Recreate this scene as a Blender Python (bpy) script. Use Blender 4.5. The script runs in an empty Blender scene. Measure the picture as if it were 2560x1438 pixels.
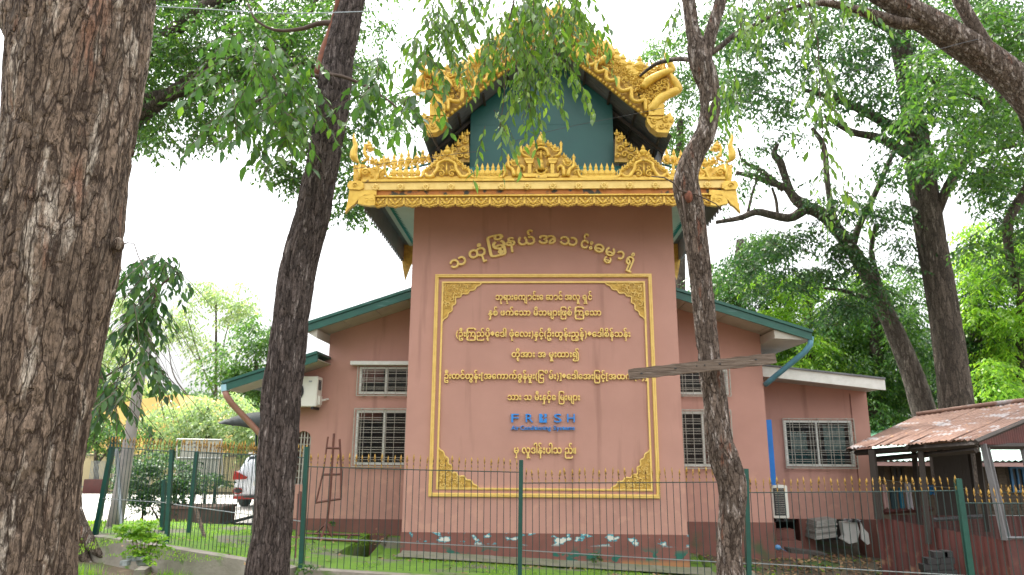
import bpy, bmesh, math, random
import numpy as np
from mathutils import Vector, Matrix
from mathutils.geometry import tessellate_polygon
random.seed(7); RNG = np.random.default_rng(11)
R = math.radians; PI = math.pi
S = bpy.context.scene; COL = S.collection

# ------------------------------------------------------------------ camera
CAMH, PITCH, YAW, ROLL, FPX = 1.9, 12.8, 2.0, 0.35, 1707.0
cam_d = bpy.data.cameras.new('camera'); cam = bpy.data.objects.new('camera', cam_d); COL.objects.link(cam)
cam_d.sensor_width = 36; cam_d.lens = 24.0; cam_d.clip_start = 0.05; cam_d.clip_end = 600
CM = Matrix.Translation((0, 0, CAMH)) @ Matrix.Rotation(R(YAW), 4, 'Z') @ Matrix.Rotation(R(90 + PITCH), 4, 'X') @ Matrix.Rotation(R(ROLL), 4, 'Z')
cam.matrix_world = CM; S.camera = cam
cam_d.dof.use_dof = True; cam_d.dof.focus_distance = 3.0; cam_d.dof.aperture_fstop = 7.0
# ------------------------------------------------------------------ sky, sun, exposure
W = bpy.data.worlds.new('World'); S.world = W; W.use_nodes = True
wn, wl = W.node_tree.nodes, W.node_tree.links; wn.clear()
SUN_EL, SUN_AZ = 62.0, -28.0          # azimuth clockwise from +Y
sky = wn.new('ShaderNodeTexSky'); sky.sky_type = 'NISHITA'; sky.sun_disc = False
sky.sun_elevation = R(SUN_EL); sky.sun_rotation = R(SUN_AZ); sky.dust_density = 5.0; sky.air_density = 1.2; sky.ozone_density = .6
hs = wn.new('ShaderNodeHueSaturation'); hs.inputs['Saturation'].default_value = .22; hs.inputs['Value'].default_value = 1.0
tcw = wn.new('ShaderNodeTexCoord'); nzw = wn.new('ShaderNodeTexNoise'); nzw.inputs['Scale'].default_value = 1.6; nzw.inputs['Detail'].default_value = 4
crw = wn.new('ShaderNodeValToRGB'); crw.color_ramp.elements[0].position = .35; crw.color_ramp.elements[1].position = .6
mxw = wn.new('ShaderNodeMix'); mxw.data_type = 'RGBA'; mxw.inputs[7].default_value = (8.6, 8.8, 9.0, 1)
bg = wn.new('ShaderNodeBackground'); bg.inputs['Strength'].default_value = .15
wo = wn.new('ShaderNodeOutputWorld')
wl.new(sky.outputs[0], hs.inputs['Color']); wl.new(tcw.outputs['Generated'], nzw.inputs['Vector']); wl.new(nzw.outputs[0], crw.inputs[0])
wl.new(crw.outputs[0], mxw.inputs[0]); wl.new(hs.outputs[0], mxw.inputs[6]); 
spw = wn.new('ShaderNodeSeparateXYZ'); wl.new(tcw.outputs['Generated'], spw.inputs[0])      # overcast: the zenith is brighter than the horizon
mrw = wn.new('ShaderNodeMapRange'); mrw.inputs[1].default_value = 0; mrw.inputs[2].default_value = 1; mrw.inputs[3].default_value = .43; mrw.inputs[4].default_value = 2.15; wl.new(spw.outputs[2], mrw.inputs[0])
scw = wn.new('ShaderNodeVectorMath'); scw.operation = 'SCALE'; wl.new(mxw.outputs[2], scw.inputs[0]); wl.new(mrw.outputs[0], scw.inputs['Scale']); wl.new(scw.outputs[0], bg.inputs[0]); wl.new(bg.outputs[0], wo.inputs[0])
sun_d = bpy.data.lights.new('sun', 'SUN'); sun = bpy.data.objects.new('sun', sun_d); COL.objects.link(sun)
sun_d.energy = 2.6; sun_d.angle = R(1.5); sun_d.color = (1, .94, .84)
sd = Vector((math.sin(R(SUN_AZ)) * math.cos(R(SUN_EL)), math.cos(R(SUN_AZ)) * math.cos(R(SUN_EL)), math.sin(R(SUN_EL))))
sun.rotation_euler = sd.to_track_quat('Z', 'Y').to_euler(); sun.location = (0, 0, 40)
S.view_settings.view_transform = 'Standard'; S.view_settings.look = 'None'; S.view_settings.gamma = 1; S.view_settings.use_curve_mapping = False
S.view_settings.exposure = 1.05
S.render.engine = 'CYCLES'; S.cycles.max_bounces = 6; S.cycles.transparent_max_bounces = 8; S.cycles.use_denoising = True

# ------------------------------------------------------------------ photo pixel -> place (at a known distance or height)
R3 = CM.to_3x3(); CO = CM.translation
def ray(px, py):
    return R3 @ Vector(((px - 1280) / FPX, (719 - py) / FPX, -1.0))
def P(px, py, Y):
    d = ray(px, py); return CO + d * (Y / d.y)
def PZ(px, py, z):
    d = ray(px, py); return CO + d * ((z - CO.z) / d.z)
def ppm(Y, z=2.0):                     # pixels per metre at a place
    return FPX / (Y * math.cos(R(PITCH)) + (z - CAMH) * math.sin(R(PITCH)))
def gz(x, y):                          # the yard slopes gently down to the right
    a = .12 - .045 * max(-6.5, min(7.5, x)); b = .05
    a -= .15 * max(0, 1 - abs(y - 11.8) / 1.3) * max(0, min(1, (x + 3.2) / .9)) * (0 if y > 13.05 else 1)
    t = max(0, min(1, (y - 13.5) / 3.0)); t = t * t * (3 - 2 * t)
    return a * (1 - t) + b * t

# ------------------------------------------------------------------ materials
MATS = {}
def _mat(name):
    m = bpy.data.materials.new(name); m.use_nodes = True; n = m.node_tree.nodes
    return m, n, m.node_tree.links, n['Principled BSDF']
def c4(c): return (c[0], c[1], c[2], 1)
def mat(name, col, rough=.6, metal=0, col2=None, scale=4, stretch=(1, 1, 1), bump=.1, bscale=30, lo=.35, hi=.7, spec=.5, detail=5):
    if name in MATS: return MATS[name]
    m, n, l, b = _mat(name); tc = n.new('ShaderNodeTexCoord'); mp = n.new('ShaderNodeMapping'); mp.inputs['Scale'].default_value = stretch
    l.new(tc.outputs['Object'], mp.inputs[0])
    nz = n.new('ShaderNodeTexNoise'); nz.inputs['Scale'].default_value = scale; nz.inputs['Detail'].default_value = detail; nz.inputs['Roughness'].default_value = .6
    l.new(mp.outputs[0], nz.inputs['Vector']); cr = n.new('ShaderNodeValToRGB')
    cr.color_ramp.elements[0].position = lo; cr.color_ramp.elements[1].position = hi
    c2 = col2 or tuple(x * .82 for x in col)
    cr.color_ramp.elements[0].color = c4(col); cr.color_ramp.elements[1].color = c4(c2)
    l.new(nz.outputs[0], cr.inputs[0]); l.new(cr.outputs[0], b.inputs['Base Color'])
    b.inputs['Roughness'].default_value = rough; b.inputs['Metallic'].default_value = metal; b.inputs['Specular IOR Level'].default_value = spec
    if bump:
        n2 = n.new('ShaderNodeTexNoise'); n2.inputs['Scale'].default_value = bscale; n2.inputs['Detail'].default_value = 4; l.new(mp.outputs[0], n2.inputs['Vector'])
        bp = n.new('ShaderNodeBump'); bp.inputs['Strength'].default_value = bump; bp.inputs['Distance'].default_value = .02
        l.new(n2.outputs[0], bp.inputs['Height']); l.new(bp.outputs[0], b.inputs['Normal'])
    MATS[name] = m; return m
def layer(m, col, scale, lo, hi, stretch=(1, 1, 1), zlo=None, zhi=None, zsoft=.15, seed=0.0, rough=None):
    """another coat of paint / stain laid over the base colour where a noise (and a height band of the thing itself) says so"""
    n, l = m.node_tree.nodes, m.node_tree.links; b = n['Principled BSDF']; src = b.inputs['Base Color'].links[0].from_socket
    tc = n.new('ShaderNodeTexCoord'); mp = n.new('ShaderNodeMapping'); mp.inputs['Scale'].default_value = stretch; mp.inputs['Location'].default_value = (seed, seed * .7, seed * .3)
    l.new(tc.outputs['Object'], mp.inputs[0]); nz = n.new('ShaderNodeTexNoise'); nz.inputs['Scale'].default_value = scale; nz.inputs['Detail'].default_value = 6; l.new(mp.outputs[0], nz.inputs['Vector'])
    mr = n.new('ShaderNodeMapRange'); mr.inputs[1].default_value = lo; mr.inputs[2].default_value = hi; l.new(nz.outputs[0], mr.inputs[0]); f = mr.outputs[0]
    if zlo is not None:
        sp = n.new('ShaderNodeSeparateXYZ'); l.new(tc.outputs['Object'], sp.inputs[0])
        for a, bb in ((zlo - zsoft, zlo), (zhi + zsoft, zhi)):
            q = n.new('ShaderNodeMapRange'); q.inputs[1].default_value = a; q.inputs[2].default_value = bb; l.new(sp.outputs[2], q.inputs[0])
            mu = n.new('ShaderNodeMath'); mu.operation = 'MULTIPLY'; l.new(f, mu.inputs[0]); l.new(q.outputs[0], mu.inputs[1]); f = mu.outputs[0]
    mx = n.new('ShaderNodeMix'); mx.data_type = 'RGBA'; mx.inputs[7].default_value = c4(col); l.new(f, mx.inputs[0]); l.new(src, mx.inputs[6]); l.new(mx.outputs[2], b.inputs['Base Color'])
    return m
def leafmat(name, a, b_, trans=.45, rough=.4):
    m, n, l, b = _mat(name); g = n.new('ShaderNodeNewGeometry'); cr = n.new('ShaderNodeValToRGB')
    cr.color_ramp.elements[0].color = c4(a); cr.color_ramp.elements[1].color = c4(b_); cr.color_ramp.elements[1].position = .8
    e = cr.color_ramp.elements.new(.97); e.color = c4((b_[0] * 1.5, b_[1] * 1.25, b_[2])); l.new(g.outputs['Random Per Island'], cr.inputs[0])
    l.new(cr.outputs[0], b.inputs['Base Color']); b.inputs['Roughness'].default_value = rough; b.inputs['Specular IOR Level'].default_value = .5
    t = n.new('ShaderNodeBsdfTranslucent'); mx = n.new('ShaderNodeMixShader'); mx.inputs[0].default_value = trans
    gm = n.new('ShaderNodeMix'); gm.data_type = 'RGBA'; gm.blend_type = 'MULTIPLY'; gm.inputs[0].default_value = 1; gm.inputs[7].default_value = (1.4, 1.6, .8, 1); l.new(cr.outputs[0], gm.inputs[6]); l.new(gm.outputs[2], t.inputs[0])
    l.new(b.outputs[0], mx.inputs[1]); l.new(t.outputs[0], mx.inputs[2]); l.new(mx.outputs[0], n['Material Output'].inputs[0])
    MATS[name] = m; return m
def barkmat(name, dark, mid, light, red=None, k=1.0, lightcov=.62, st=.25, crack=17, fine=1.0):
    """plates parted by dark cracks; each plate has its own tone, grain and flakes"""
    m, n, l, b = _mat(name); tc = n.new('ShaderNodeTexCoord')
    def mp_(sc, loc=(0, 0, 0)):
        q = n.new('ShaderNodeMapping'); q.inputs['Scale'].default_value = sc; q.inputs['Location'].default_value = loc; l.new(tc.outputs['Object'], q.inputs[0]); return q.outputs[0]
    def noise(v, s_, d=6, r=.6):
        q = n.new('ShaderNodeTexNoise'); q.inputs['Scale'].default_value = s_; q.inputs['Detail'].default_value = d; q.inputs['Roughness'].default_value = r; l.new(v, q.inputs['Vector']); return q
    def rng(v, a, b_, c=0, d=1):
        q = n.new('ShaderNodeMapRange'); q.inputs[1].default_value = a; q.inputs[2].default_value = b_; q.inputs[3].default_value = c; q.inputs[4].default_value = d; l.new(v, q.inputs[0]); return q.outputs[0]
    def mix(f, a, b_):
        q = n.new('ShaderNodeMix'); q.data_type = 'RGBA'; l.new(f, q.inputs[0])
        for s_, v in ((6, a), (7, b_)):
            if isinstance(v, tuple): q.inputs[s_].default_value = c4(v)
            else: l.new(v, q.inputs[s_])
        return q.outputs[2]
    base = mp_((k, k, k * st)); nd = noise(base, 11, 5)
    ad = n.new('ShaderNodeVectorMath'); ad.operation = 'MULTIPLY_ADD'; ad.inputs[1].default_value = (.11, .11, .11); l.new(nd.outputs['Color'], ad.inputs[0]); l.new(base, ad.inputs[2])
    v1 = n.new('ShaderNodeTexVoronoi'); v1.feature = 'DISTANCE_TO_EDGE'; v1.inputs['Scale'].default_value = crack; l.new(ad.outputs[0], v1.inputs['Vector'])
    vc = n.new('ShaderNodeTexVoronoi'); vc.inputs['Scale'].default_value = crack; l.new(ad.outputs[0], vc.inputs['Vector'])
    v2 = n.new('ShaderNodeTexVoronoi'); v2.feature = 'DISTANCE_TO_EDGE'; v2.inputs['Scale'].default_value = crack * 3.1; l.new(ad.outputs[0], v2.inputs['Vector'])
    sp = n.new('ShaderNodeSeparateColor'); l.new(vc.outputs['Color'], sp.inputs[0])
    grain = noise(mp_((k, k, k * .45)), 70, 9, .7); n1 = noise(base, 13, 9, .66)
    col = mix(rng(sp.outputs[0], 0, 1), mid, tuple(x * .55 for x in mid)); col = mix(rng(n1.outputs[0], lightcov - .07, lightcov + .03), col, light)
    if red: col = mix(rng(noise(mp_((k, k, k * .2), (3, 1, 2)), 9, 8).outputs[0], .60, .68, 0, .75), col, red)
    g = n.new('ShaderNodeVectorMath'); g.operation = 'SCALE'; l.new(col, g.inputs[0]); l.new(rng(grain.outputs[0], .36, .64, .5, 1.35), g.inputs['Scale'])
    cr = rng(v1.outputs['Distance'], 0, .085, .0, 1); cr2 = rng(v2.outputs['Distance'], 0, .06, .55, 1)
    mu = n.new('ShaderNodeMath'); mu.operation = 'MULTIPLY'; l.new(cr, mu.inputs[0]); l.new(cr2, mu.inputs[1])
    out = mix(mu.outputs[0], dark, g.outputs[0]); l.new(out, b.inputs['Base Color']); b.inputs['Roughness'].default_value = .9; b.inputs['Specular IOR Level'].default_value = .25
    h1 = n.new('ShaderNodeMath'); h1.operation = 'MULTIPLY_ADD'; h1.inputs[1].default_value = 1.0; l.new(mu.outputs[0], h1.inputs[0]); l.new(n1.outputs[0], h1.inputs[2])
    h2 = n.new('ShaderNodeMath'); h2.operation = 'MULTIPLY_ADD'; h2.inputs[1].default_value = .8 * fine; l.new(grain.outputs[0], h2.inputs[0]); l.new(h1.outputs[0], h2.inputs[2])
    bp = n.new('ShaderNodeBump'); bp.inputs['Strength'].default_value = 1.0; bp.inputs['Distance'].default_value = .012 / k; l.new(h2.outputs[0], bp.inputs['Height']); l.new(bp.outputs[0], b.inputs['Normal'])
    MATS[name] = m; return m

PINK = mat('pink_wall_paint', (.475, .252, .200), .75, col2=(.425, .222, .175), scale=1.3, bump=.12, bscale=60)
layer(PINK, (.50, .27, .205), 5, .52, .62, zlo=-.2, zhi=.75, zsoft=.12)
layer(PINK, (.30, .15, .115), 3, .60, .8, stretch=(1.5, 1.5, .12), seed=4)
PLINTH = mat('oxblood_plinth_paint', (.22, .083, .062), .7, col2=(.17, .066, .05), scale=4, bump=.2, bscale=50)
layer(PLINTH, (.015, .12, .085), 3.6, .51, .54, stretch=(1, 1, 1.5), zlo=-.9, zhi=-.20, zsoft=.12, seed=2.2)
layer(PLINTH, (.05, .30, .36), 4.6, .56, .575, stretch=(1, 1, 1.6), zlo=-.05, zhi=.5, zsoft=.05, seed=9)
layer(PLINTH, (.62, .60, .52), 4.6, .595, .61, stretch=(1, 1, 1.6), zlo=-.05, zhi=.5, zsoft=.05, seed=9)
layer(PLINTH, (.36, .17, .07), 2.0, .52, .6, zlo=-.9, zhi=-.34, zsoft=.06, seed=5.5)
PLINTH2 = mat('brown_plinth_paint', (.20, .078, .058), .7, col2=(.15, .06, .046), scale=3, bump=.2, bscale=40)
layer(PLINTH2, (.46, .22, .14), 3.0, .66, .68, seed=7)
layer(PLINTH2, (.07, .09, .04), 3.0, .5, .7, zlo=-.9, zhi=-.2, seed=3)
GOLD = mat('gold_leaf_paint', (.76, .50, .085), .34, metal=.25, col2=(.60, .36, .045), scale=9, bump=.25, bscale=45)
layer(GOLD, (.16, .09, .03), 7, .66, .74, seed=1.3)
GOLD_SHADE = mat('shaded_gold_ground', (.62, .39, .07), .5, metal=.1, col2=(.38, .21, .04), scale=12, bump=.3, bscale=50)  # grimy gold, also darkened to paint recess shade onto the backing plates
GOLDF = mat('gold_frame_paint', (.86, .62, .20), .4, metal=.05, col2=(.76, .52, .14), scale=9, bump=.1, bscale=45)
ORANGE = mat('ochre_weathered_band', (.50, .19, .035), .6, col2=(.40, .14, .03), scale=6, bump=.3, bscale=40, metal=.1)
layer(ORANGE, (.045, .04, .03), 5.5, .56, .62, seed=2)
BLUEL = mat('blue_letter_plastic', (.03, .26, .70), .35, col2=(.03, .22, .62), bump=0)
TEAL = mat('teal_sheet_paint', (.014, .100, .088), .42, col2=(.012, .082, .076), scale=1.2, bump=.08, bscale=3)
layer(TEAL, (.035, .125, .13), 1.3, .56, .75, stretch=(1, 1, .8), seed=3)
TEALR = mat('teal_roof_sheet', (.03, .22, .20), .4, col2=(.02, .16, .15), scale=6, metal=.1)
GREEN = mat('green_fascia_paint', (.015, .10, .072), .4, col2=(.012, .08, .06), scale=5)
layer(GREEN, (.12, .22, .22), 3, .60, .8, stretch=(.4, 1, 3), seed=2)
SOFF = mat('soffit_white_board', (.46, .43, .37), .6, col2=(.36, .335, .29), scale=2)
SOFFG = mat('soffit_pale_strips', (.62, .65, .60), .5, col2=(.54, .57, .52), scale=2)
DARKM = mat('dark_corrugated_steel', (.17, .175, .19), .5, metal=.2, col2=(.11, .112, .12), scale=3)
WHITE = mat('white_painted_metal', (.70, .70, .66), .45, col2=(.60, .60, .55), scale=8)
ACW = mat('air_conditioner_casing', (.74, .73, .66), .4, col2=(.68, .66, .58), scale=2, bump=.02)
BLACK = mat('black_plastic', (.02, .02, .022), .5, bump=.05)
IRON = mat('grille_iron', (.44, .42, .36), .5, metal=.1, col2=(.32, .29, .24), scale=20)
POSTG = mat('green_fence_post_paint', (.010, .075, .055), .38, col2=(.008, .055, .042), scale=8, bump=.05)
WIREG = mat('green_fence_wire', (.012, .045, .042), .5, col2=(.018, .042, .040), scale=12, bump=0)
WIREL = mat('galvanised_wire', (.30, .33, .34), .4, metal=.6, bump=0)
SPEAR = mat('gold_spear_paint', (.50, .30, .06), .35, metal=.25, col2=(.30, .16, .03), scale=40, bump=.1)
layer(SPEAR, (.05, .03, .02), 26, .52, .58, seed=1)
GLASS, _n, _l, _b = _mat('window_glass'); _b.inputs['Base Color'].default_value = (.02, .03, .035, 1); _b.inputs['Roughness'].default_value = .06; _b.inputs['Alpha'].default_value = .22; MATS['window_glass'] = GLASS
ROOM = mat('dim_interior_plaster', (.10, .10, .09), .8); CURT = mat('pale_green_curtain', (.38, .50, .46), .8, col2=(.26, .38, .36), scale=6, stretch=(3, 1, .3))
CURT2 = mat('dark_green_curtain', (.03, .12, .12), .8, col2=(.02, .08, .08), scale=6, stretch=(3, 1, .3))
PLANK = mat('weathered_plank_wood', (.17, .125, .095), .85, col2=(.085, .058, .042), scale=7, stretch=(.5, 4, 9), bump=.7, bscale=16, lo=.35, hi=.65)
layer(PLANK, (.28, .23, .19), 9, .58, .7, stretch=(.5, 4, 12), seed=3)
RUSTW = mat('red_brown_stand_paint', (.16, .058, .04), .6, col2=(.11, .045, .035), scale=10)
CONC = mat('rough_concrete', (.30, .265, .225), .9, col2=(.20, .175, .14), scale=3, bump=.5, bscale=25)
layer(CONC, (.10, .17, .035), 4, .56, .68, seed=2)
POLE = mat('grey_pole_concrete', (.34, .31, .29), .9, col2=(.24, .22, .21), scale=4, bump=.4, bscale=30)
MOSS = mat('mossy_paving', (.10, .20, .016), .95, col2=(.135, .265, .02), scale=2.2, bump=.8, bscale=60)
layer(MOSS, (.15, .145, .10), 1.7, .50, .60, seed=6)
layer(MOSS, (.05, .10, .015), 5, .58, .7, seed=1)
SOIL = mat('leaf_strewn_soil', (.13, .095, .06), .95, col2=(.085, .065, .04), scale=3, bump=.8, bscale=30)
layer(SOIL, (.07, .11, .025), 1.2, .52, .62, seed=3)
layer(SOIL, (.24, .17, .11), 2.2, .60, .72, seed=8)
ROAD = mat('pale_concrete_road', (.62, .59, .54), .85, col2=(.52, .49, .43), scale=.8, bump=.2, bscale=20)
RUSTR = mat('rusted_roof_iron', (.215, .125, .092), .75, col2=(.16, .085, .062), scale=4, metal=.1, bump=.3, bscale=30)
layer(RUSTR, (.29, .255, .25), 2.6, .555, .62, stretch=(1.6, .8, .8), seed=4)
layer(RUSTR, (.36, .19, .10), 9, .62, .74, seed=2)
REDC = mat('red_painted_corrugated', (.115, .032, .027), .6, col2=(.075, .027, .023), scale=5)
layer(REDC, (.26, .15, .09), 4, .52, .66, zlo=-2, zhi=-.55, zsoft=.35, seed=2)
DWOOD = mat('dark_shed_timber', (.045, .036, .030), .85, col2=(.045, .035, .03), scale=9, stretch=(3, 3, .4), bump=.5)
GWOOD = mat('grey_shed_timber', (.19, .185, .19), .85, col2=(.12, .115, .12), scale=9, stretch=(3, 3, .4), bump=.5)
BRICKW = mat('old_brown_brick', (.10, .075, .052), .9, col2=(.065, .048, .035), scale=14, bump=.6, bscale=25)
OCHRE = mat('yellow_house_paint', (.80, .58, .20), .7, col2=(.74, .50, .16), scale=1)
CREAM = mat('cream_wall_paint', (.66, .56, .34), .8, col2=(.55, .45, .27), scale=1)
CARW = mat('white_car_paint', (.60, .63, .68), .18, col2=(.58, .61, .66), bump=0)
REDL = mat('red_lamp_plastic', (.34, .022, .018), .2, col2=(.26, .015, .012), bump=0)
TYRE = mat('black_tyre_rubber', (.015, .015, .015), .8)
BARK1 = barkmat('near_trunk_bark', (.045, .028, .020), (.240, .172, .126), (.47, .40, .33), (.22, .11, .07), 1.0, .60, .17, 24)
BARK2 = barkmat('furrowed_dark_bark', (.020, .014, .012), (.125, .096, .086), (.32, .27, .25), None, 1.5, .64, .16, 16)
BARK3 = barkmat('mottled_crooked_bark', (.035, .022, .016), (.195, .145, .115), (.48, .41, .37), (.20, .075, .045), 1.3, .60, .25, 16)
BARK4 = barkmat('smooth_far_bark', (.045, .036, .030), (.140, .110, .088), (.26, .215, .18), None, .8, .64, .2, 14)
BARK5 = barkmat('pale_limb_bark', (.07, .055, .045), (.19, .155, .13), (.32, .27, .23), None, .8, .62, .2, 14)
LF_D = leafmat('dark_leaves', (.024, .068, .034), (.058, .130, .038), .40)
LF_M = leafmat('mid_green_leaves', (.038, .095, .034), (.095, .190, .040), .46)
LF_L = leafmat('bright_lime_leaves', (.13, .27, .035), (.26, .42, .05), .50)
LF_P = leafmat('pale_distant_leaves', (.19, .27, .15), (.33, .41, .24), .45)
LF_H = leafmat('hanging_spray_leaves', (.055, .120, .030), (.15, .26, .045), .5, .3)
LF_DRY = mat('fallen_dry_leaves', (.22, .10, .05), .8, col2=(.34, .24, .12), scale=3, bump=0)

# ------------------------------------------------------------------ mesh builder
WLOC = {}
def wl_of(o): return WLOC.get(o.name, Vector((0, 0, 0)))
class MB:
    def __init__(s): s.v = []; s.f = []; s.n = 0
    def add(s, v, f, M=None):
        v = [Vector(p) for p in v]
        if M is not None: v = [M @ p for p in v]
        s.v += [tuple(p) for p in v]; s.f += [tuple(i + s.n for i in q) for q in f]; s.n += len(v); return s
    def box(s, c, d, M=None):
        x, y, z = (a / 2 for a in d); cx, cy, cz = c
        v = [(cx + i * x, cy + j * y, cz + k * z) for i in (-1, 1) for j in (-1, 1) for k in (-1, 1)]
        return s.add(v, [(0, 1, 3, 2), (4, 6, 7, 5), (0, 4, 5, 1), (2, 3, 7, 6), (0, 2, 6, 4), (1, 5, 7, 3)], M)
    def bbox(s, a, b): return s.box([(a[i] + b[i]) / 2 for i in range(3)], [abs(b[i] - a[i]) for i in range(3)])
    def prism(s, poly, d0, d1, M=None, ax='y'):
        """poly of (x,z) extruded along y from d0 to d1"""
        n = len(poly); v = [(p[0], d0, p[1]) for p in poly] + [(p[0], d1, p[1]) for p in poly]
        tri = tessellate_polygon([[Vector((p[0], p[1], 0)) for p in poly]])
        f = [tuple(t) for t in tri] + [tuple(i + n for i in reversed(t)) for t in tri] + [(i, (i + 1) % n, n + (i + 1) % n, n + i) for i in range(n)]
        return s.add(v, f, M)
    def tube(s, pts, r, n=6, cap=True, flat=1.0, M=None):
        pts = [Vector(p) for p in pts]; k = len(pts)
        if k < 2: return s
        rs = [r] * k if isinstance(r, (int, float)) else list(r)
        t0 = (pts[1] - pts[0]).normalized(); a = Vector((0, 1, 0)) if abs(t0.y) < .9 else Vector((1, 0, 0))
        u = (a - t0 * a.dot(t0)).normalized(); v = []; 
        for i, p in enumerate(pts):
            t = (pts[min(i + 1, k - 1)] - pts[max(i - 1, 0)])
            if t.length < 1e-9: t = t0
            t.normalize(); u = u - t * u.dot(t)
            if u.length < 1e-6: u = t.orthogonal()
            u.normalize(); w = t.cross(u)
            for j in range(n):
                an = 2 * PI * j / n; v.append(p + (u * math.cos(an) * flat + w * math.sin(an)) * rs[i])
        f = [(i * n + j, i * n + (j + 1) % n, (i + 1) * n + (j + 1) % n, (i + 1) * n + j) for i in range(k - 1) for j in range(n)]
        if cap: f += [tuple(range(n - 1, -1, -1)), tuple((k - 1) * n + j for j in range(n))]
        return s.add(v, f, M)
    def lathe(s, prof, n=8, c=(0, 0, 0), sy=1.0, M=None):
        """prof of (r,z) about z"""
        k = len(prof); v = [(c[0] + r * math.cos(2 * PI * j / n), c[1] + sy * r * math.sin(2 * PI * j / n), c[2] + z) for r, z in prof for j in range(n)]
        f = [(i * n + j, i * n + (j + 1) % n, (i + 1) * n + (j + 1) % n, (i + 1) * n + j) for i in range(k - 1) for j in range(n)]
        f += [tuple(range(n - 1, -1, -1)), tuple((k - 1) * n + j for j in range(n))]
        return s.add(v, f, M)
    def blob(s, c, r, n=8, M=None):
        pr = [(max(.001, math.sin(PI * i / n)), -math.cos(PI * i / n)) for i in range(n + 1)]
        k = len(pr); v = [(c[0] + r[0] * a * math.cos(2 * PI * j / n), c[1] + r[1] * a * math.sin(2 * PI * j / n), c[2] + r[2] * b) for a, b in pr for j in range(n)]
        f = [(i * n + j, i * n + (j + 1) % n, (i + 1) * n + (j + 1) % n, (i + 1) * n + j) for i in range(k - 1) for j in range(n)]
        return s.add(v, f, M)
    def mesh(s, name, m, smooth=False, off=(0, 0, 0)):
        me = bpy.data.meshes.new(name); ox, oy, oz = off
        me.from_pydata([(x - ox, y - oy, z - oz) for x, y, z in s.v], [], s.f); me.update()
        me.materials.append(m)
        if smooth: me.shade_smooth()
        return me
    def build(s, name, m, parent=None, smooth=False, at=None, label=None):
        loc = Vector(at) if at is not None else (wl_of(parent).copy() if parent else Vector((0, 0, 0)))
        o = bpy.data.objects.new(name, s.mesh(name, m, smooth, loc)); link(o, parent, loc)
        if label: o['label'] = label
        return o
def link(o, parent, loc, rot=None, sc=None):
    COL.objects.link(o); WLOC[o.name] = Vector(loc)
    if parent: o.parent = parent; o.location = Vector(loc) - wl_of(parent)
    else: o.location = loc
    if rot is not None: o.rotation_euler = rot
    if sc is not None: o.scale = sc
    return o
def inst(me, name, parent, loc, rot=None, sc=None): return link(bpy.data.objects.new(name, me), parent, loc, rot, sc)
def E(name, label, cat, loc, group=None):
    o = bpy.data.objects.new(name, None); o.empty_display_size = .2; link(o, None, loc); o['label'] = label; o['category'] = cat
    if group: o['group'] = group
    return o
def tag(o, label, cat, group=None, kind=None):
    if label: o['label'] = label
    if cat: o['category'] = cat
    if group: o['group'] = group
    if kind: o['kind'] = kind
    return o
def npmesh(name, V, F, m, parent=None, at=None, smooth=False):
    """V (n,3) float, F (m,k) int"""
    loc = Vector(at) if at is not None else (wl_of(parent).copy() if parent else Vector((0, 0, 0)))
    me = bpy.data.meshes.new(name); V = np.asarray(V, dtype=np.float32) - np.array(loc, dtype=np.float32)
    k = F.shape[1]; me.vertices.add(len(V)); me.vertices.foreach_set('co', V.ravel()); me.loops.add(F.size); me.loops.foreach_set('vertex_index', F.ravel().astype(np.int32))
    me.polygons.add(len(F)); me.polygons.foreach_set('loop_start', np.arange(0, F.size, k, dtype=np.int32)); me.update(calc_edges=True); me.validate()
    if smooth: me.shade_smooth()
    me.materials.append(m); o = bpy.data.objects.new(name, me); return link(o, parent, loc)
def spline(pts, n):
    """Catmull-Rom through rows of numbers"""
    pts = np.array(pts, float); k = len(pts); ext = np.vstack([2 * pts[0] - pts[1], pts, 2 * pts[-1] - pts[-2]]); out = []
    ts = np.linspace(0, k - 1 - 1e-9, n)
    for t in ts:
        i = int(t); f = t - i; a, b, c, d = ext[i:i + 4]
        out.append(.5 * ((2 * b) + (-a + c) * f + (2 * a - 5 * b + 4 * c - d) * f * f + (-a + 3 * b - 3 * c + d) * f ** 3))
    return np.array(out)
def hsh(i, j, k):
    h = (i.astype(np.int64) * 374761393 + j.astype(np.int64) * 668265263 + k.astype(np.int64) * 2147483647) & 0xffffffff
    h = ((h ^ (h >> 13)) * 1274126177) & 0xffffffff; return ((h ^ (h >> 16)) & 0xffff) / 65535.0
def vnoise(p):
    i = np.floor(p).astype(np.int64); f = p - i; f = f * f * (3 - 2 * f); r = 0
    for dx in (0, 1):
        for dy in (0, 1):
            for dz in (0, 1):
                w = (f[..., 0] if dx else 1 - f[..., 0]) * (f[..., 1] if dy else 1 - f[..., 1]) * (f[..., 2] if dz else 1 - f[..., 2])
                r = r + w * hsh(i[..., 0] + dx, i[..., 1] + dy, i[..., 2] + dz)
    return r
def fbm(p, o=4):
    a, s, r = .5, 1.0, 0
    for _ in range(o): r = r + a * vnoise(p * s + _ * 17.3); a *= .5; s *= 2.03
    return r
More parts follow.
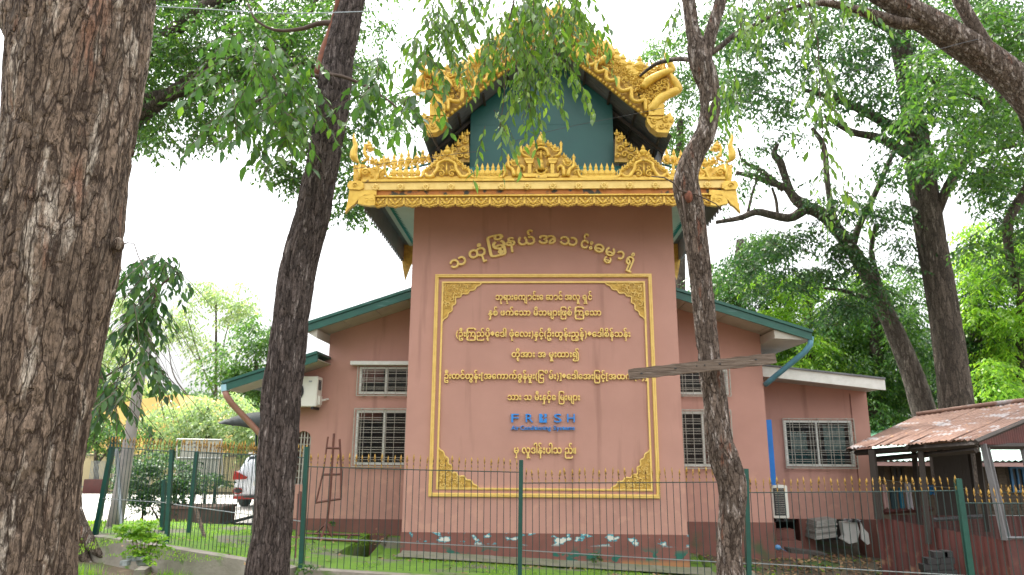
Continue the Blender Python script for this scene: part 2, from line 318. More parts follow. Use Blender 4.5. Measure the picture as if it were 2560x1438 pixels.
def trunk(name, rows, m, parent, nv=200, nu=90, amp=.02, k=9.0, st=.2, lump=.04, smooth=True, seed=0, slim=.90):
    """rows of (x,y,z,r) along the axis; bark ridges are real relief"""
    c = spline(rows, nv); pts = c[:, :3]; rad = c[:, 3] * slim; T = np.gradient(pts, axis=0); T /= np.linalg.norm(T, axis=1)[:, None]
    u = np.array([1.0, 0, 0]); U = []
    for t in T:
        u = u - t * u.dot(t); u /= np.linalg.norm(u); U.append(u.copy())
    U = np.array(U); Wd = np.cross(T, U); th = np.linspace(0, 2 * PI, nu, endpoint=False)
    D = U[:, None, :] * np.cos(th)[None, :, None] + Wd[:, None, :] * np.sin(th)[None, :, None]
    s = np.concatenate([[0], np.cumsum(np.linalg.norm(np.diff(pts, axis=0), axis=1))])
    Q = np.empty(D.shape); Rr = rad[:, None]
    Q[..., 0] = np.cos(th)[None] * Rr * k; Q[..., 1] = np.sin(th)[None] * Rr * k; Q[..., 2] = s[:, None] * k * st; Q += seed * 13.7
    wob = fbm(Q * .5 + 5, 3)[..., None] * 1.2; q2 = Q + wob
    rg = 1 - np.abs(2 * vnoise(q2) - 1) * 1.0; rg2 = 1 - np.abs(2 * vnoise(q2 * np.array([2.1, 2.1, 3.5]) + 9) - 1)
    h = -(np.clip(rg - .72, 0, 1) / .28) ** 1.2 * amp - (np.clip(rg2 - .78, 0, 1) / .22) * amp * .55 + (fbm(q2 * 3.1, 3) - .45) * amp * .9
    lum = (fbm(Q * .12 + 3, 2) - .4) * lump * Rr / .25
    rr = Rr + h + lum
    V = pts[:, None, :] + D * rr[..., None]
    I = np.arange(nv * nu).reshape(nv, nu); a = I[:-1]; b = I[1:]
    F = np.stack([a, np.roll(a, -1, 1), np.roll(b, -1, 1), b], -1).reshape(-1, 4)
    return npmesh(name, V.reshape(-1, 3), F, m, parent, smooth=smooth)
def limb(mb, rows, n=8, seg=10):
    c = spline(rows, seg); mb.tube([Vector(r[:3]) for r in c], [max(.004, r[3]) for r in c], n)
    return mb
def pxrow(px, py, Y, wpx):              # a point of a trunk axis seen at px,py with a width in photo pixels
    p = P(px, py, Y); return (p.x, p.y, p.z, wpx / 2 / ppm(Y, p.z))
# ================================================================== GROUND
def ground_sheet(name, x0, x1, y0, y1, nx, ny, zf, m):
    X, Y = np.meshgrid(np.linspace(x0, x1, nx), np.linspace(y0, y1, ny)); V = np.stack([X.ravel(), Y.ravel(), np.array([zf(a, b) for a, b in zip(X.ravel(), Y.ravel())])], 1)
    I = np.arange(nx * ny).reshape(ny, nx); F = np.stack([I[:-1, :-1], I[:-1, 1:], I[1:, 1:], I[1:, :-1]], -1).reshape(-1, 4)
    o = npmesh(name, V, F, m, smooth=True); o['kind'] = 'structure'; return o
FY = 9.4                                  # the front fence line
fA = P(752, 1421, FY)                     # corner post, foot
CORN = Vector((fA.x, FY, 0)); LEND = PZ(236, 1342, .42)
def fline_y(x):                           # y of the fence line at x
    if x >= CORN.x: return FY
    return FY + (LEND.y - FY) * (CORN.x - x) / (CORN.x - LEND.x)
tr = [PZ(838, 1388, gz(-2.6, 10.6)), PZ(920, 1392, gz(-2.3, 10.6)), PZ(975, 1346, gz(-2.2, 12.4)), PZ(930, 1346, gz(-2.4, 12.4))]
hole = [(p.x, p.y) for p in tr]
HCX, HCY = sum(p[0] for p in hole) / 4, sum(p[1] for p in hole) / 4
hole_big = [(HCX + (p[0] - HCX) * 1.25 + math.copysign(.2, p[0] - HCX), HCY + (p[1] - HCY) * 1.0 + math.copysign(.25, p[1] - HCY)) for p in hole]
def inpoly(x, y, poly):
    c = False; k = len(poly)
    for i in range(k):
        x1, y1 = poly[i][:2]; x2, y2 = poly[(i + 1) % k][:2]
        if (y1 > y) != (y2 > y) and x < (x2 - x1) * (y - y1) / (y2 - y1) + x1: c = not c
    return c
def ground_z(x, y):
    d = y - fline_y(max(x, LEND.x - 4))
    lo = .12 - .045 * max(-6.5, min(7.5, x)) - .34
    if d < .09: return lo + .02 * math.sin(x * 3 + y)
    if inpoly(x, y, hole_big): return -1.1
    if x > 2.5 and y < 16: 
        return gz(x, y) - .03 + .03 * math.sin(x * 2.1) * math.sin(y * 1.7)
    return gz(x, y) - .10
ground_sheet('ground', -160, 160, -20, 240, 60, 60, lambda x, y: -.45 if y < 30 and abs(x) < 30 else -.12, SOIL)
ground_sheet('yard_soil', -22, 22, -3, 33, 230, 240, ground_z, SOIL)
# mossy paving with a trench cut into it
mb = MB()
from mathutils.geometry import delaunay_2d_cdt
def slab(mb, outer, hole, t=.16, h0=0.0, step=.22):
    V0 = [Vector(p[:2]) for p in outer] + [Vector(p[:2]) for p in hole]; no, nh = len(outer), len(hole)
    Eg = [(i, (i + 1) % no) for i in range(no)] + [(no + i, no + (i + 1) % nh) for i in range(nh)]
    xs = [p[0] for p in outer]; ys = [p[1] for p in outer]; x = min(xs)
    while x < max(xs):
        y = min(ys)
        while y < max(ys):
            if inpoly(x, y, outer) and not inpoly(x, y, hole): V0.append(Vector((x, y)))
            y += step
        x += step
    V, Ed, F, a_, b_, c_ = delaunay_2d_cdt(V0, Eg, [], 0, 1e-5, False)
    F = [f for f in F if (lambda cx, cy: inpoly(cx, cy, outer) and not inpoly(cx, cy, hole))(sum(V[i].x for i in f) / len(f), sum(V[i].y for i in f) / len(f))]
    cnt = {}
    for f in F:
        for a, b in zip(f, f[1:] + f[:1]): cnt.setdefault((min(a, b), max(a, b)), []).append((a, b))
    n = len(V); v = [(p.x, p.y, gz(p.x, p.y) + h0) for p in V] + [(p.x, p.y, gz(p.x, p.y) + h0 - t) for p in V]
    mb.add(v, [tuple(f) for f in F] + [(b, a, a + n, b + n) for e in cnt.values() if len(e) == 1 for a, b in e])
fx = lambda x: fline_y(x)
outer = [(CORN.x, FY + .03), (2.9, FY + .03), (2.9, 13.3), (-4.6, 13.3), (-8, 13.3), (LEND.x, LEND.y + .03)]
slab(mb, outer, hole, .9)
o = mb.build('mossy_pavement', MOSS); o['kind'] = 'structure'
_p = [(-2.15, 11.25), (3.35, 11.25), (3.35, 12.4), (-2.15, 12.4)]
mb = MB(); v = []; n = 18
for i in range(n + 1):
    x = -2.2 + 5.7 * i / n
    for j in range(5): y = 11.15 + .2 * j + .03 * math.sin(i * 2.1 + j); v.append((x, y, gz(x, y) + .03 + .012 * j))
mb.add(v, [(i * 5 + j, (i + 1) * 5 + j, (i + 1) * 5 + j + 1, i * 5 + j + 1) for i in range(n) for j in range(4)]); o = mb.build('concrete_apron', mat('stained_apron', (.21, .20, .155), .9, col2=(.12, .145, .06), scale=2.5, bump=.6, bscale=30)); o['kind'] = 'structure'
mb = MB(); cx = sum(p[0] for p in hole) / 4; cy = sum(p[1] for p in hole) / 4
mb.bbox((cx - 1.6, cy - 1.6, -.72), (cx + 1.6, cy + 1.6, -.66)); o = mb.build('trench_floor', mat('wet_black_mud', (.018, .015, .012), .9)); o['kind'] = 'structure'
mb = MB(); mb.add([PZ(900, 1404, 0), PZ(1270, 1400, 0)], [])   # crack line placeholder verts (no faces)
mb = MB()
rd = [(-60, 15.6), (-3.2, 15.6), (-3.2, 25), (-60, 25)]
nx_ = 24; v = []; f = []
for i in range(nx_ + 1):
    x = -60 + i * (56.8 / nx_)
    for y in (16.2, 19, 24.5): v.append((x, y, gz(x, y) + .012))
for i in range(nx_):
    for j in range(2): a = i * 3 + j; f.append((a, a + 3, a + 4, a + 1))
mb.add(v, f); o = mb.build('road', ROAD); o['kind'] = 'structure'
# concrete curb wall carrying the fence
def curb(name, a, b, w=.16, label=None):
    mb = MB(); d = (b - a); L = d.length; d.normalize(); nrm = Vector((-d.y, d.x, 0)); n = 12; v = []
    for i in range(n + 1):
        p = a + d * (L * i / n); z = gz(p.x, p.y) + .03
        for s_, zz in ((-w / 2, z), (w / 2, z), (w / 2, z - .6), (-w / 2, z - .6)): q = p + nrm * s_; v.append((q.x, q.y, zz))
    f = [(i * 4 + j, i * 4 + (j + 1) % 4, i * 4 + 4 + (j + 1) % 4, i * 4 + 4 + j) for i in range(n) for j in range(4)] + [(3, 2, 1, 0), (n * 4, n * 4 + 1, n * 4 + 2, n * 4 + 3)]
    mb.add(v, f); o = mb.build(name, CONC, at=(a.x, a.y, gz(a.x, a.y) - .3)); tag(o, label, 'curb wall'); return o
curb('curb_wall', Vector((CORN.x, FY, 0)), Vector((9.5, FY, 0)), label='low mossy concrete curb wall under the long front fence')
curb('curb_wall', Vector((LEND.x, LEND.y, 0)), Vector((CORN.x - .09, FY + .03, 0)), label='low concrete curb wall under the leaning fence on the left')
mb = MB(); a, b = PZ(345, 1450, -.02), PZ(408, 1412, -.02); d = (b - a).normalized(); nn = Vector((-d.y, d.x, 0)) * .07
mb.add([a - nn, a + nn, b + nn, b - nn] + [p + Vector((0, 0, .13)) for p in (a - nn, a + nn, b + nn, b - nn)], [(0, 1, 2, 3), (4, 7, 6, 5), (0, 4, 5, 1), (1, 5, 6, 2), (2, 6, 7, 3), (3, 7, 4, 0)])
tag(mb.build('kerb_stone', CONC, at=a), 'short grey kerb stone in the bottom left foreground', 'kerb stone')

# ================================================================== THE HALL
TY = 11.9; WY = 13.1; LY = 14.1; CY = 10.9
tx0 = (P(1003, 1330, TY).x + P(1037, 515, TY).x) / 2; tx1 = (P(1718, 1338, TY).x + P(1680, 510, TY).x) / 2
TCX = (tx0 + tx1) / 2; tz_pl = P(1360, 1334, TY).z; 
HALL = E('dhamma_hall', 'pink community hall with gilded tiered roof tower and lettered front wall', 'building', (TCX, TY, 0))
mb = MB(); mb.bbox((tx0, TY, -.1), (tx1, TY + 1.7, P(1360, 470, TY).z)); mb.build('tower_wall', PINK, HALL, at=(TCX, TY, tz_pl))
mb = MB(); mb.bbox((tx0 - .012, TY - .015, -.5), (tx1 + .012, TY + 1.5, tz_pl)); mb.build('tower_plinth', PLINTH, HALL, at=(TCX, TY, tz_pl - .1))

# wing walls with real openings
def wall_holes(mb, xs, topf, z0, y0, y1, holes):
    """xs sorted x breakpoints; holes (x0,x1,z0,z1)"""
    br = sorted(set(list(xs) + [h[0] for h in holes] + [h[1] for h in holes]))
    for a, b in zip(br[:-1], br[1:]):
        if b - a < 1e-4: continue
        hs_ = sorted([(h[2], h[3]) for h in holes if h[0] <= a + 1e-5 and h[1] >= b - 1e-5]); z = z0
        for h0, h1 in hs_:
            mb.bbox((a, y0, z), (b, y1, h0)); z = h1
        mb.prism([(a, z), (b, z), (b, topf(b - 1e-4)), (a, topf(a + 1e-4))], y0, y1)
def rect(pxa, pya, pxb, pyb, Y):
    a = P(pxa, pya, Y); b = P(pxb, pyb, Y); return (min(a.x, b.x), max(a.x, b.x), min(a.z, b.z), max(a.z, b.z))
def wx(px, py, Y): return P(px, py, Y).x
# left wing
lx_c = wx(824, 860, WY); lx0 = wx(700, 1100, WY)
zl_hi = P(1020, 760, WY).z + .1; zl_lo = P(825, 828, WY).z + .1
xr_t = tx0 + .3
def ltop(x):
    if x >= lx_c: t = (x - lx_c) / (tx0 - lx_c); return zl_lo + t * (zl_hi - zl_lo)
    t = (x - lx0) / (lx_c - lx0); return P(700, 955, WY).z + .12 + t * (P(815, 905, WY).z - P(700, 955, WY).z)
hLU = rect(901, 918, 1030, 986, WY); hLL = rect(893, 1026, 1026, 1163, WY)
hAR = (wx(735, 1150, WY), wx(774, 1150, WY), P(760, 1212, WY).z, P(760, 1078, WY).z)
mb = MB(); wall_holes(mb, [lx0, lx_c, xr_t], ltop, -.2, WY, WY + .22, [hLU, hLL, hAR]); mb.build('wing_wall', PINK, HALL, at=(lx_c, WY, P(900, 1300, WY).z))
rx_c = wx(1908, 950, WY); zr_hi = P(1692, 757, WY).z + .1; zr_lo = P(1897, 828, WY).z + .1
def rtop(x): t = (x - tx1) / (rx_c - tx1); return zr_hi + t * (zr_lo - zr_hi)
hRU = rect(1690, 924, 1821, 987, WY); hRL = rect(1690, 1029, 1829, 1167, WY)
mb = MB(); wall_holes(mb, [tx1 - .3, rx_c], rtop, -.3, WY, WY + .22, [hRU, hRL]); mb.build('wing_wall', PINK, HALL, at=(rx_c, WY, P(1800, 1300, WY).z))
# side walls of the wings (returns)
mb = MB(); mb.bbox((lx0, WY + .22, -.2), (lx0 + .2, WY + 8, P(700, 955, WY).z)); mb.bbox((lx_c, WY + .222, 2.4), (lx_c + .2, WY + 8, zl_lo - .01)); mb.build('side_wall', PINK, HALL)
mb = MB(); mb.bbox((rx_c - .22, WY + .22, -.3), (rx_c, WY + 8, zr_lo - .02)); mb.build('side_wall', PINK, HALL)
# plinth bands of the wings
zpl = P(950, 1298, WY).z
mb = MB(); mb.bbox((lx0 - .01, WY - .02, -.3), (tx0 - .02, WY - .001, zpl)); mb.build('wing_plinth', PLINTH2, HALL, at=(lx_c, WY, zpl - .1))
zpr = P(1880, 1306, WY).z
mb = MB(); mb.bbox((tx1 + .02, WY - .02, -.4), (rx_c + .01, WY - .001, zpr)); mb.bbox((rx_c + .001, WY - .02, -.4), (rx_c + .02, WY + .9, zpr)); mb.build('wing_plinth', PLINTH2, HALL, at=(rx_c, WY, zpr - .1))
# dim rooms behind the windows
for a, b, y0, y1 in ((lx0 + .25, tx0 + .28, WY + .25, WY + 4), (tx1 - .28, rx_c - .25, WY + .25, WY + 4)):
    mb = MB(); mb.bbox((a, y1, 0), (b, y1 + .05, 3.9)); mb.bbox((a, y0, -.05), (b, y1, 0)); mb.bbox((a, y0, 3.0), (b, y1, 3.04)); mb.build('inner_room_wall', ROOM, HALL)
# windows
def window(h, Y, nv_, nh, mull=(.5,), hood=False, curtains=(), name='window'):
    x0, x1, z0, z1 = h; fw = .038; root = MB()
    for a in ((x0, Y - .03, z0, x0 + fw, Y + .06, z1), (x1 - fw, Y - .03, z0, x1, Y + .06, z1), (x0 + fw, Y - .03, z0, x1 - fw, Y + .06, z0 + fw), (x0 + fw, Y - .03, z1 - fw, x1 - fw, Y + .06, z1)):
        root.bbox(a[:3], a[3:])
    for q in mull:
        xm = x0 + (x1 - x0) * q; root.bbox((xm - fw * .45, Y - .02, z0 + fw), (xm + fw * .45, Y + .05, z1 - fw))
    w = root.build(name, WHITE, HALL, at=(x0, Y, z0))
    xsp = [x0 + fw] + [x0 + (x1 - x0) * q for q in mull] + [x1 - fw]
    for a, b in zip(xsp[:-1], xsp[1:]):
        g = MB(); g.bbox((a + .02, Y + .02, z0 + fw), (b - .02, Y + .026, z1 - fw)); g.build('pane', GLASS, w)
    # iron grille stands in front of the frame: pairs of horizontal rods and upright rods
    yy = Y - .07; nb = 0
    bar = MB(); bar.bbox((x0 - .03, yy - .004, -.004), (x1 + .03, yy + .004, .004)); me = bar.mesh('grille_rod', IRON, off=(0, yy, 0))
    for i in range(nh):
        z = z0 + (z1 - z0) * (i + .5) / nh
        for dz in ((0, .05) if i % 2 == 0 else (0,)): inst(me, 'grille_rod', w, (0, yy, z + dz))
    barv = MB(); barv.bbox((-.004, yy - .014, z0 - .03), (.004, yy - .006, z1 + .03)); mv = barv.mesh('grille_rod', IRON, off=(0, yy, 0))
    for i in range(nv_):
        x = x0 + (x1 - x0) * (i + .5) / nv_
        for dx in ((0, .055) if i % 2 == 0 else (0,)): inst(mv, 'grille_rod', w, (x + dx, yy, 0))
    br = MB()
    for z in (z0 - .03, z1 + .03): br.bbox((x0 - .035, yy - .01, z - .008), (x1 + .035, yy + .01, z + .008))
    for x in (x0 - .03, x1 + .03): br.bbox((x - .008, yy - .01, z0 - .02), (x + .008, yy + .01, z1 + .02))
    for x in (x0 + .1, (x0 + x1) / 2, x1 - .1):
        for z in (z0 - .03, z1 + .03): br.bbox((x - .012, yy, z - .014), (x + .012, Y, z + .014))
    br.build('grille_frame', IRON, w)
    for (a, b, c, d, m) in curtains:
        g = MB(); n = 14; v = []; xa, xb = x0 + (x1 - x0) * a, x0 + (x1 - x0) * b; za, zb = z0 + (z1 - z0) * c, z0 + (z1 - z0) * d
        for i in range(n * 3 + 1):
            x = xa + (xb - xa) * i / (n * 3); y = Y + .13 + .02 * math.sin(i * 1.9)
            v += [(x, y, za), (x, y, zb + .02 * math.sin(i * .6))]
        g.add(v, [(2 * i, 2 * i + 2, 2 * i + 3, 2 * i + 1) for i in range(n * 3)]); g.build('curtain', m, w, smooth=True)
    if hood:
        g = MB(); g.bbox((x0 - .16, Y - .16, z1 + .03), (x1, Y, z1 + .10)); g.build('rain_hood', WHITE, w)
    return w
window(hLU, WY, 5, 6, (.5,), hood=True); window(hLL, WY, 5, 11, (.5,)); window(hRU, WY, 5, 6, (.5,)); window(hRL, WY, 5, 11, (.5,))
# arched opening at the left, white louvre grille
ax0, ax1, az0, az1 = hAR
mb = MB(); r_ = (ax1 - ax0) / 2
w = mb
for i in range(5): x = ax0 + (ax1 - ax0) * (i + .5) / 5; mb.bbox((x - .012, WY + .06, az0), (x + .012, WY + .08, az1))
for i in range(9): z = az0 + (az1 - az0) * i / 8; mb.bbox((ax0, WY + .081, z - .01), (ax1, WY + .10, z + .01))
w = mb.build('arched_window', IRON, HALL, at=(ax0, WY, az0))
mb = MB(); q = []
for sx in (0, 1):
    cxm = ax0 if sx == 0 else ax1; sg = 1 if sx == 0 else -1
    poly = [(cxm, az1)] + [(cxm + sg * r_ * (1 - math.cos(t)), az1 - r_ * (1 - math.sin(t))) for t in [i * PI / 2 / 6 for i in range(7)]]
    mb.prism(poly, WY + .001, WY + .2)
mb.build('arch_corner', PINK, w)
mb = MB(); mb.bbox((ax0, WY + .2, az0), (ax1, WY + .21, az1)); mb.build('pane', GLASS, w)

# the two pitched wing roofs: fascia, soffit boards, sheet
RY0 = 12.25
def roof_slope(pa, pb, name, side, yback=21.2, soff=True, wallz=None):
    """pa upper end, pb lower end (world points of fascia top at the front); slope continues back along y"""
    d = (pb - pa); L = d.length; ex = d.normalized(); up = Vector((-ex.z, 0, ex.x)); up = up if up.z > 0 else -up
    mb = MB(); v = [pa, pb]; th = .05
    v = [pa, pb, pb + up * th, pa + up * th]; y1 = Vector((0, yback - pa.y, 0)); q = [p + Vector((0, -.03, 0)) for p in v] + [p + y1 for p in v]
    mb.add(q, [(0, 1, 2, 3), (7, 6, 5, 4), (0, 4, 5, 1), (1, 5, 6, 2), (2, 6, 7, 3), (3, 7, 4, 0)]); mb.build(name, GREEN, HALL)
    mb = MB(); dn = Vector((0, 0, -.135)); a, b = pa - up * .005, pb - up * .005
    mb.add([a, b, b + dn, a + dn] + [p + Vector((0, .04, 0)) for p in (a, b, b + dn, a + dn)], [(0, 1, 2, 3), (7, 6, 5, 4), (0, 4, 5, 1), (1, 5, 6, 2), (2, 6, 7, 3), (3, 7, 4, 0)]); mb.build('fascia_board', GREEN, HALL)
    n = max(2, int(L / .62))                                   # soffit boards one by one
    for i in range(n):
        mb = MB(); p = a + d * (i / n) + dn + Vector((0, .045, .03)); q_ = a + d * ((i + 1) / n) + dn + Vector((0, .045, .03)) - ex * .012
        yb = Vector((0, WY - pa.y - .05, 0)); t = Vector((0, 0, .015))
        mb.add([p, q_, q_ + yb, p + yb, p + t, q_ + t, q_ + yb + t, p + yb + t], [(0, 1, 2, 3), (7, 6, 5, 4), (0, 4, 5, 1), (1, 5, 6, 2), (2, 6, 7, 3), (3, 7, 4, 0)]); mb.build('soffit_board', SOFF, HALL)
    return a, b
a0, b0 = P(1100, 703, RY0), P(766, 812, RY0); roof_slope(a0, b0, 'wing_roof_sheet', -1)
a1, b1 = P(1620, 705, RY0), P(2030, 832, RY0); roof_slope(a1, b1, 'wing_roof_sheet', 1)
# boxed eave ends (triangular returns)
for (lowp, cx_, zc_, m_) in ((b1, rx_c, zr_lo - .12, SOFF), (b0, lx_c, zl_lo - .12, SOFF)):
    mb = MB(); d0 = lowp + Vector((0, .05, -.13)); inner = Vector((cx_, RY0 + .05, zc_ - .24)); it = Vector((cx_, RY0 + .05, d0.z + abs(cx_ - d0.x) * .30))
    yb = Vector((0, 7.5, 0)); V_ = [d0, inner, it]; V2 = [p + yb for p in V_]
    mb.add(V_ + V2, [(0, 1, 2), (5, 4, 3), (0, 3, 4, 1), (1, 4, 5, 2), (2, 5, 3, 0)]); mb.build('eave_box', m_, HALL)
# lower left roof
a2, b2 = P(794, 884, RY0), P(556, 960, RY0); roof_slope(a2, b2, 'lower_roof_sheet', -1)
mb = MB(); n = 12; v = []
for i in range(n + 1):
    x = a2.x + (wx(821, 890, WY) - a2.x) * i / n; z = a2.z + .03 + .02 * math.sin(i * 1.9); v += [(x, RY0 + .3, z - .02), (x, WY + 2, z + .02)]
mb.add(v, [(2 * i, 2 * i + 2, 2 * i + 3, 2 * i + 1) for i in range(n)]); mb.build('roof_end_flashing', DARKM, HALL)
# downpipes
def pipe(pts, r, m, name='downpipe', lab=None):
    mb = MB(); mb.tube(pts, r, 10); return mb.build(name, m, HALL, smooth=True, label=lab)
BROWNP = mat('terracotta_pipe', (.40, .20, .15), .5); BLUEP = mat('blue_grey_pipe', (.10, .27, .36), .45)
pipe([P(562, 975, 12.3), P(566, 990, 12.3), P(580, 1010, 12.4), P(650, 1085, 12.9), P(700, 1150, 13.0)], .055, BROWNP, lab='pinkish brown slanting downpipe')
mb = MB(); mb.tube([P(562, 962, 12.3), P(563, 978, 12.3)], .07, 10); mb.build('pipe_collar', mat('pale_blue_collar', (.35, .58, .68), .4), HALL)
pipe([P(2027, 842, 12.3), P(2026, 862, 12.3), P(2012, 880, 12.35), P(1925, 952, 13.0), P(1913, 962, 13.1)], .05, BLUEP, lab='blue slanting downpipe')
# lean-to on the right
ex0, ex1 = wx(1900, 1100, LY), (wx(2165, 975, LY) + wx(2200, 1300, LY)) / 2
lz_b = P(2080, 1298, LY).z
def etop(x): return P(1915, 935, LY).z + (x - ex0) / (ex1 - ex0) * (P(2165, 972, LY).z - P(1915, 935, LY).z)
hE = rect(1958, 1051, 2138, 1167, LY)
mb = MB(); wall_holes(mb, [ex0, ex1], etop, lz_b, LY, LY + .2, [hE]); mb.bbox((ex1 - .2, LY + .2, lz_b), (ex1, LY + 4, etop(ex1) - .01)); mb.build('lean_to_wall', PINK, HALL, at=(ex0, LY, lz_b))
mb = MB(); mb.bbox((ex1 - .34, LY - .012, lz_b), (ex1 - .325, LY - .001, etop(ex1) - .1)); mb.build('wall_conduit', PLINTH2, HALL)
mb = MB(); mb.bbox((ex0, LY + 3, lz_b), (ex1 - .2, LY + 3.05, etop(ex0))); mb.bbox((ex0, LY + .2, lz_b - .08), (ex1, LY + 3, lz_b - .002)); mb.build('inner_room_wall', ROOM, HALL)
window(hE, LY, 7, 10, (.48,), curtains=((.12, .36, .36, .74, CURT), (.62, .93, .34, .9, CURT), (.05, .46, .05, .34, CURT2), (.64, .9, .05, .34, CURT2)))
for (xa, xb) in ((1999, 2038), (2160, 2192)):
    mb = MB(); mb.bbox((wx(xa, 1320, LY), LY - .01, -.5), (wx(xb, 1320, LY), LY + .3, lz_b)); mb.build('pier', PLINTH2, HALL)
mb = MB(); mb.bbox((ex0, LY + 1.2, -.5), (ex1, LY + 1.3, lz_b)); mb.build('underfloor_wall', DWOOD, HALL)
for i in range(3):
    mb = MB(); mb.bbox((rx_c + .03, LY - .28 * (3 - i), -.4), (rx_c + .62, LY - .02, -.02 + .17 * i + .0)); mb.build('step', PLINTH2, HALL, at=(rx_c, LY - .5, .1 * i))
# lean-to roof
ra, rb = P(1880, 912, 13.3), P(2212, 949, 13.3); mb = MB(); dn = Vector((0, 0, -.2)); yb = Vector((0, .06, 0))
mb.add([ra, rb, rb + dn, ra + dn, ra + yb, rb + yb, rb + dn + yb, ra + dn + yb], [(0, 1, 2, 3), (7, 6, 5, 4), (0, 4, 5, 1), (1, 5, 6, 2), (2, 6, 7, 3), (3, 7, 4, 0)]); mb.build('lean_to_fascia', WHITE, HALL)
mb = MB(); yb = Vector((0, 5, 0)); t = Vector((0, 0, .03)); s0 = Vector((0, -.04, .003))
mb.add([ra + s0, rb + s0, rb + yb, ra + yb, ra + s0 + t, rb + s0 + t, rb + yb + t, ra + yb + t], [(0, 1, 2, 3), (7, 6, 5, 4), (0, 4, 5, 1), (1, 5, 6, 2), (2, 6, 7, 3), (3, 7, 4, 0)]); mb.build('lean_to_roof_sheet', DARKM, HALL)
mb = MB(); rb2 = rb + dn * .9 + Vector((0, .06, 0)); q0 = ra + dn * .9 + Vector((0, .06, 0)); yb = Vector((0, .75, 0)); t = Vector((0, 0, .015))
mb.add([q0, rb2, rb2 + yb, q0 + yb, q0 + t, rb2 + t, rb2 + yb + t, q0 + yb + t], [(0, 1, 2, 3), (7, 6, 5, 4), (0, 4, 5, 1), (1, 5, 6, 2), (2, 6, 7, 3), (3, 7, 4, 0)]); mb.build('soffit_board', SOFF, HALL)
mb = MB(); mb.bbox((rx_c + .02, LY - .9, P(1930, 1212, 13.3).z), (rx_c + .13, LY - .02, P(1930, 1050, 13.3).z)); mb.build('door', mat('bright_blue_door', (.005, .15, .50), .4), HALL, label='bright blue door standing open, seen edge on')

# ------------------------------------------------------------------ lettered panel on the tower front
ix = lambda px, py, Y=TY - .0: P(px, py, Y)
def frame_rect(pxy, w, steps, name):
    (xa, ya), (xb, yb_), (xc, yc), (xd, yd) = pxy
    x0 = (P(xa, ya, TY).x + P(xd, yd, TY).x) / 2; x1 = (P(xb, yb_, TY).x + P(xc, yc, TY).x) / 2; z1 = (P(xa, ya, TY).z + P(xb, yb_, TY).z) / 2; z0 = (P(xc, yc, TY).z + P(xd, yd, TY).z) / 2
    for k in range(4):
        mb = MB()
        for (o0, o1, dep) in steps:
            a, b = o0 * w, o1 * w; A = [(x0 + a, z0 + a), (x1 - a, z0 + a), (x1 - a, z1 - a), (x0 + a, z1 - a)]; B = [(x0 + b, z0 + b), (x1 - b, z0 + b), (x1 - b, z1 - b), (x0 + b, z1 - b)]
            i, j = k, (k + 1) % 4; mb.prism([A[i], A[j], B[j], B[i]], TY - dep, TY - .001)
        mb.build(name, GOLDF, HALL)
    return x0 + w, x1 - w, z0 + w, z1 - w
frame_rect(((1090, 688), (1630, 684), (1649, 1245), (1070, 1243)), .062, ((0, .22, .028), (.22, .42, .05), (.42, .62, .036), (.62, .9, .05), (.9, 1, .02)), 'outer_frame_bar')
fx0, fx1, fz0, fz1 = frame_rect(((1106, 705), (1613, 703), (1631, 1227), (1089, 1225)), .032, ((0, .5, .02), (.5, 1, .034)), 'inner_frame_bar')
def spiral(c, r, t0, turns, sg=1, n=14, y=0):
    out = []
    for i in range(n + 1):
        t = i / n; a = t0 + sg * turns * 2 * PI * t; rr = r * (1 - t) ** .8 + r * .06; out.append(Vector((c[0] + rr * math.cos(a), y, c[1] + rr * math.sin(a))))
    return out
def filigree(W_, H_, seed):
    """carved corner: legs W_ along x and H_ down z from the corner (0,0), plate plus raised scrolls"""
    rs = random.Random(seed); mb = MB(); ed = []
    n = 40
    for i in range(n + 1):
        t = i / n; x = W_ * (1 - t) ; z = -H_ * t; bul = 1 - 1.0 * math.sin(PI * t) * .30; s_ = .012 * math.sin(t * PI * 14) * (.3 + math.sin(PI * t))
        k_ = math.sin(PI * t) * .13 - .06 * abs(math.sin(2 * PI * t)); ed.append((x * (1 - .0) - k_ * W_ + s_, z + k_ * H_ - s_))
    mb.prism([(0, 0)] + ed, -.012, 0); mb.nplate = len(mb.f)
    def inside(x, z, mrg): return x > mrg and z < -mrg and (x + mrg) / (W_ * .93) - (z - mrg) / (H_ * .93) < .86
    pts = []
    for _ in range(2600):
        x, z = rs.uniform(0, W_), -rs.uniform(0, H_); r = rs.choice((.046, .036, .026))
        if inside(x, z, r * .7) and all((x - a) ** 2 + (z - b) ** 2 > ((r + q) * .82) ** 2 for a, b, q in pts): pts.append((x, z, r))
    for x, z, r in pts:
        sp = spiral((x, z), r, rs.uniform(0, 6.28), rs.choice((1.1, 1.4, .9)), rs.choice((-1, 1)), 9, -.024); k = len(sp)
        mb.tube(sp, [r * .25 * (1 - .6 * i / k) for i in range(k)], 5, flat=1.4)
        mb.blob((x, -.03, z), (r * .24, .022, r * .24), 5)
    mb.tube([Vector((p[0] * .985, -.022, p[1] * .985)) for p in ed], .012, 5)
    return mb
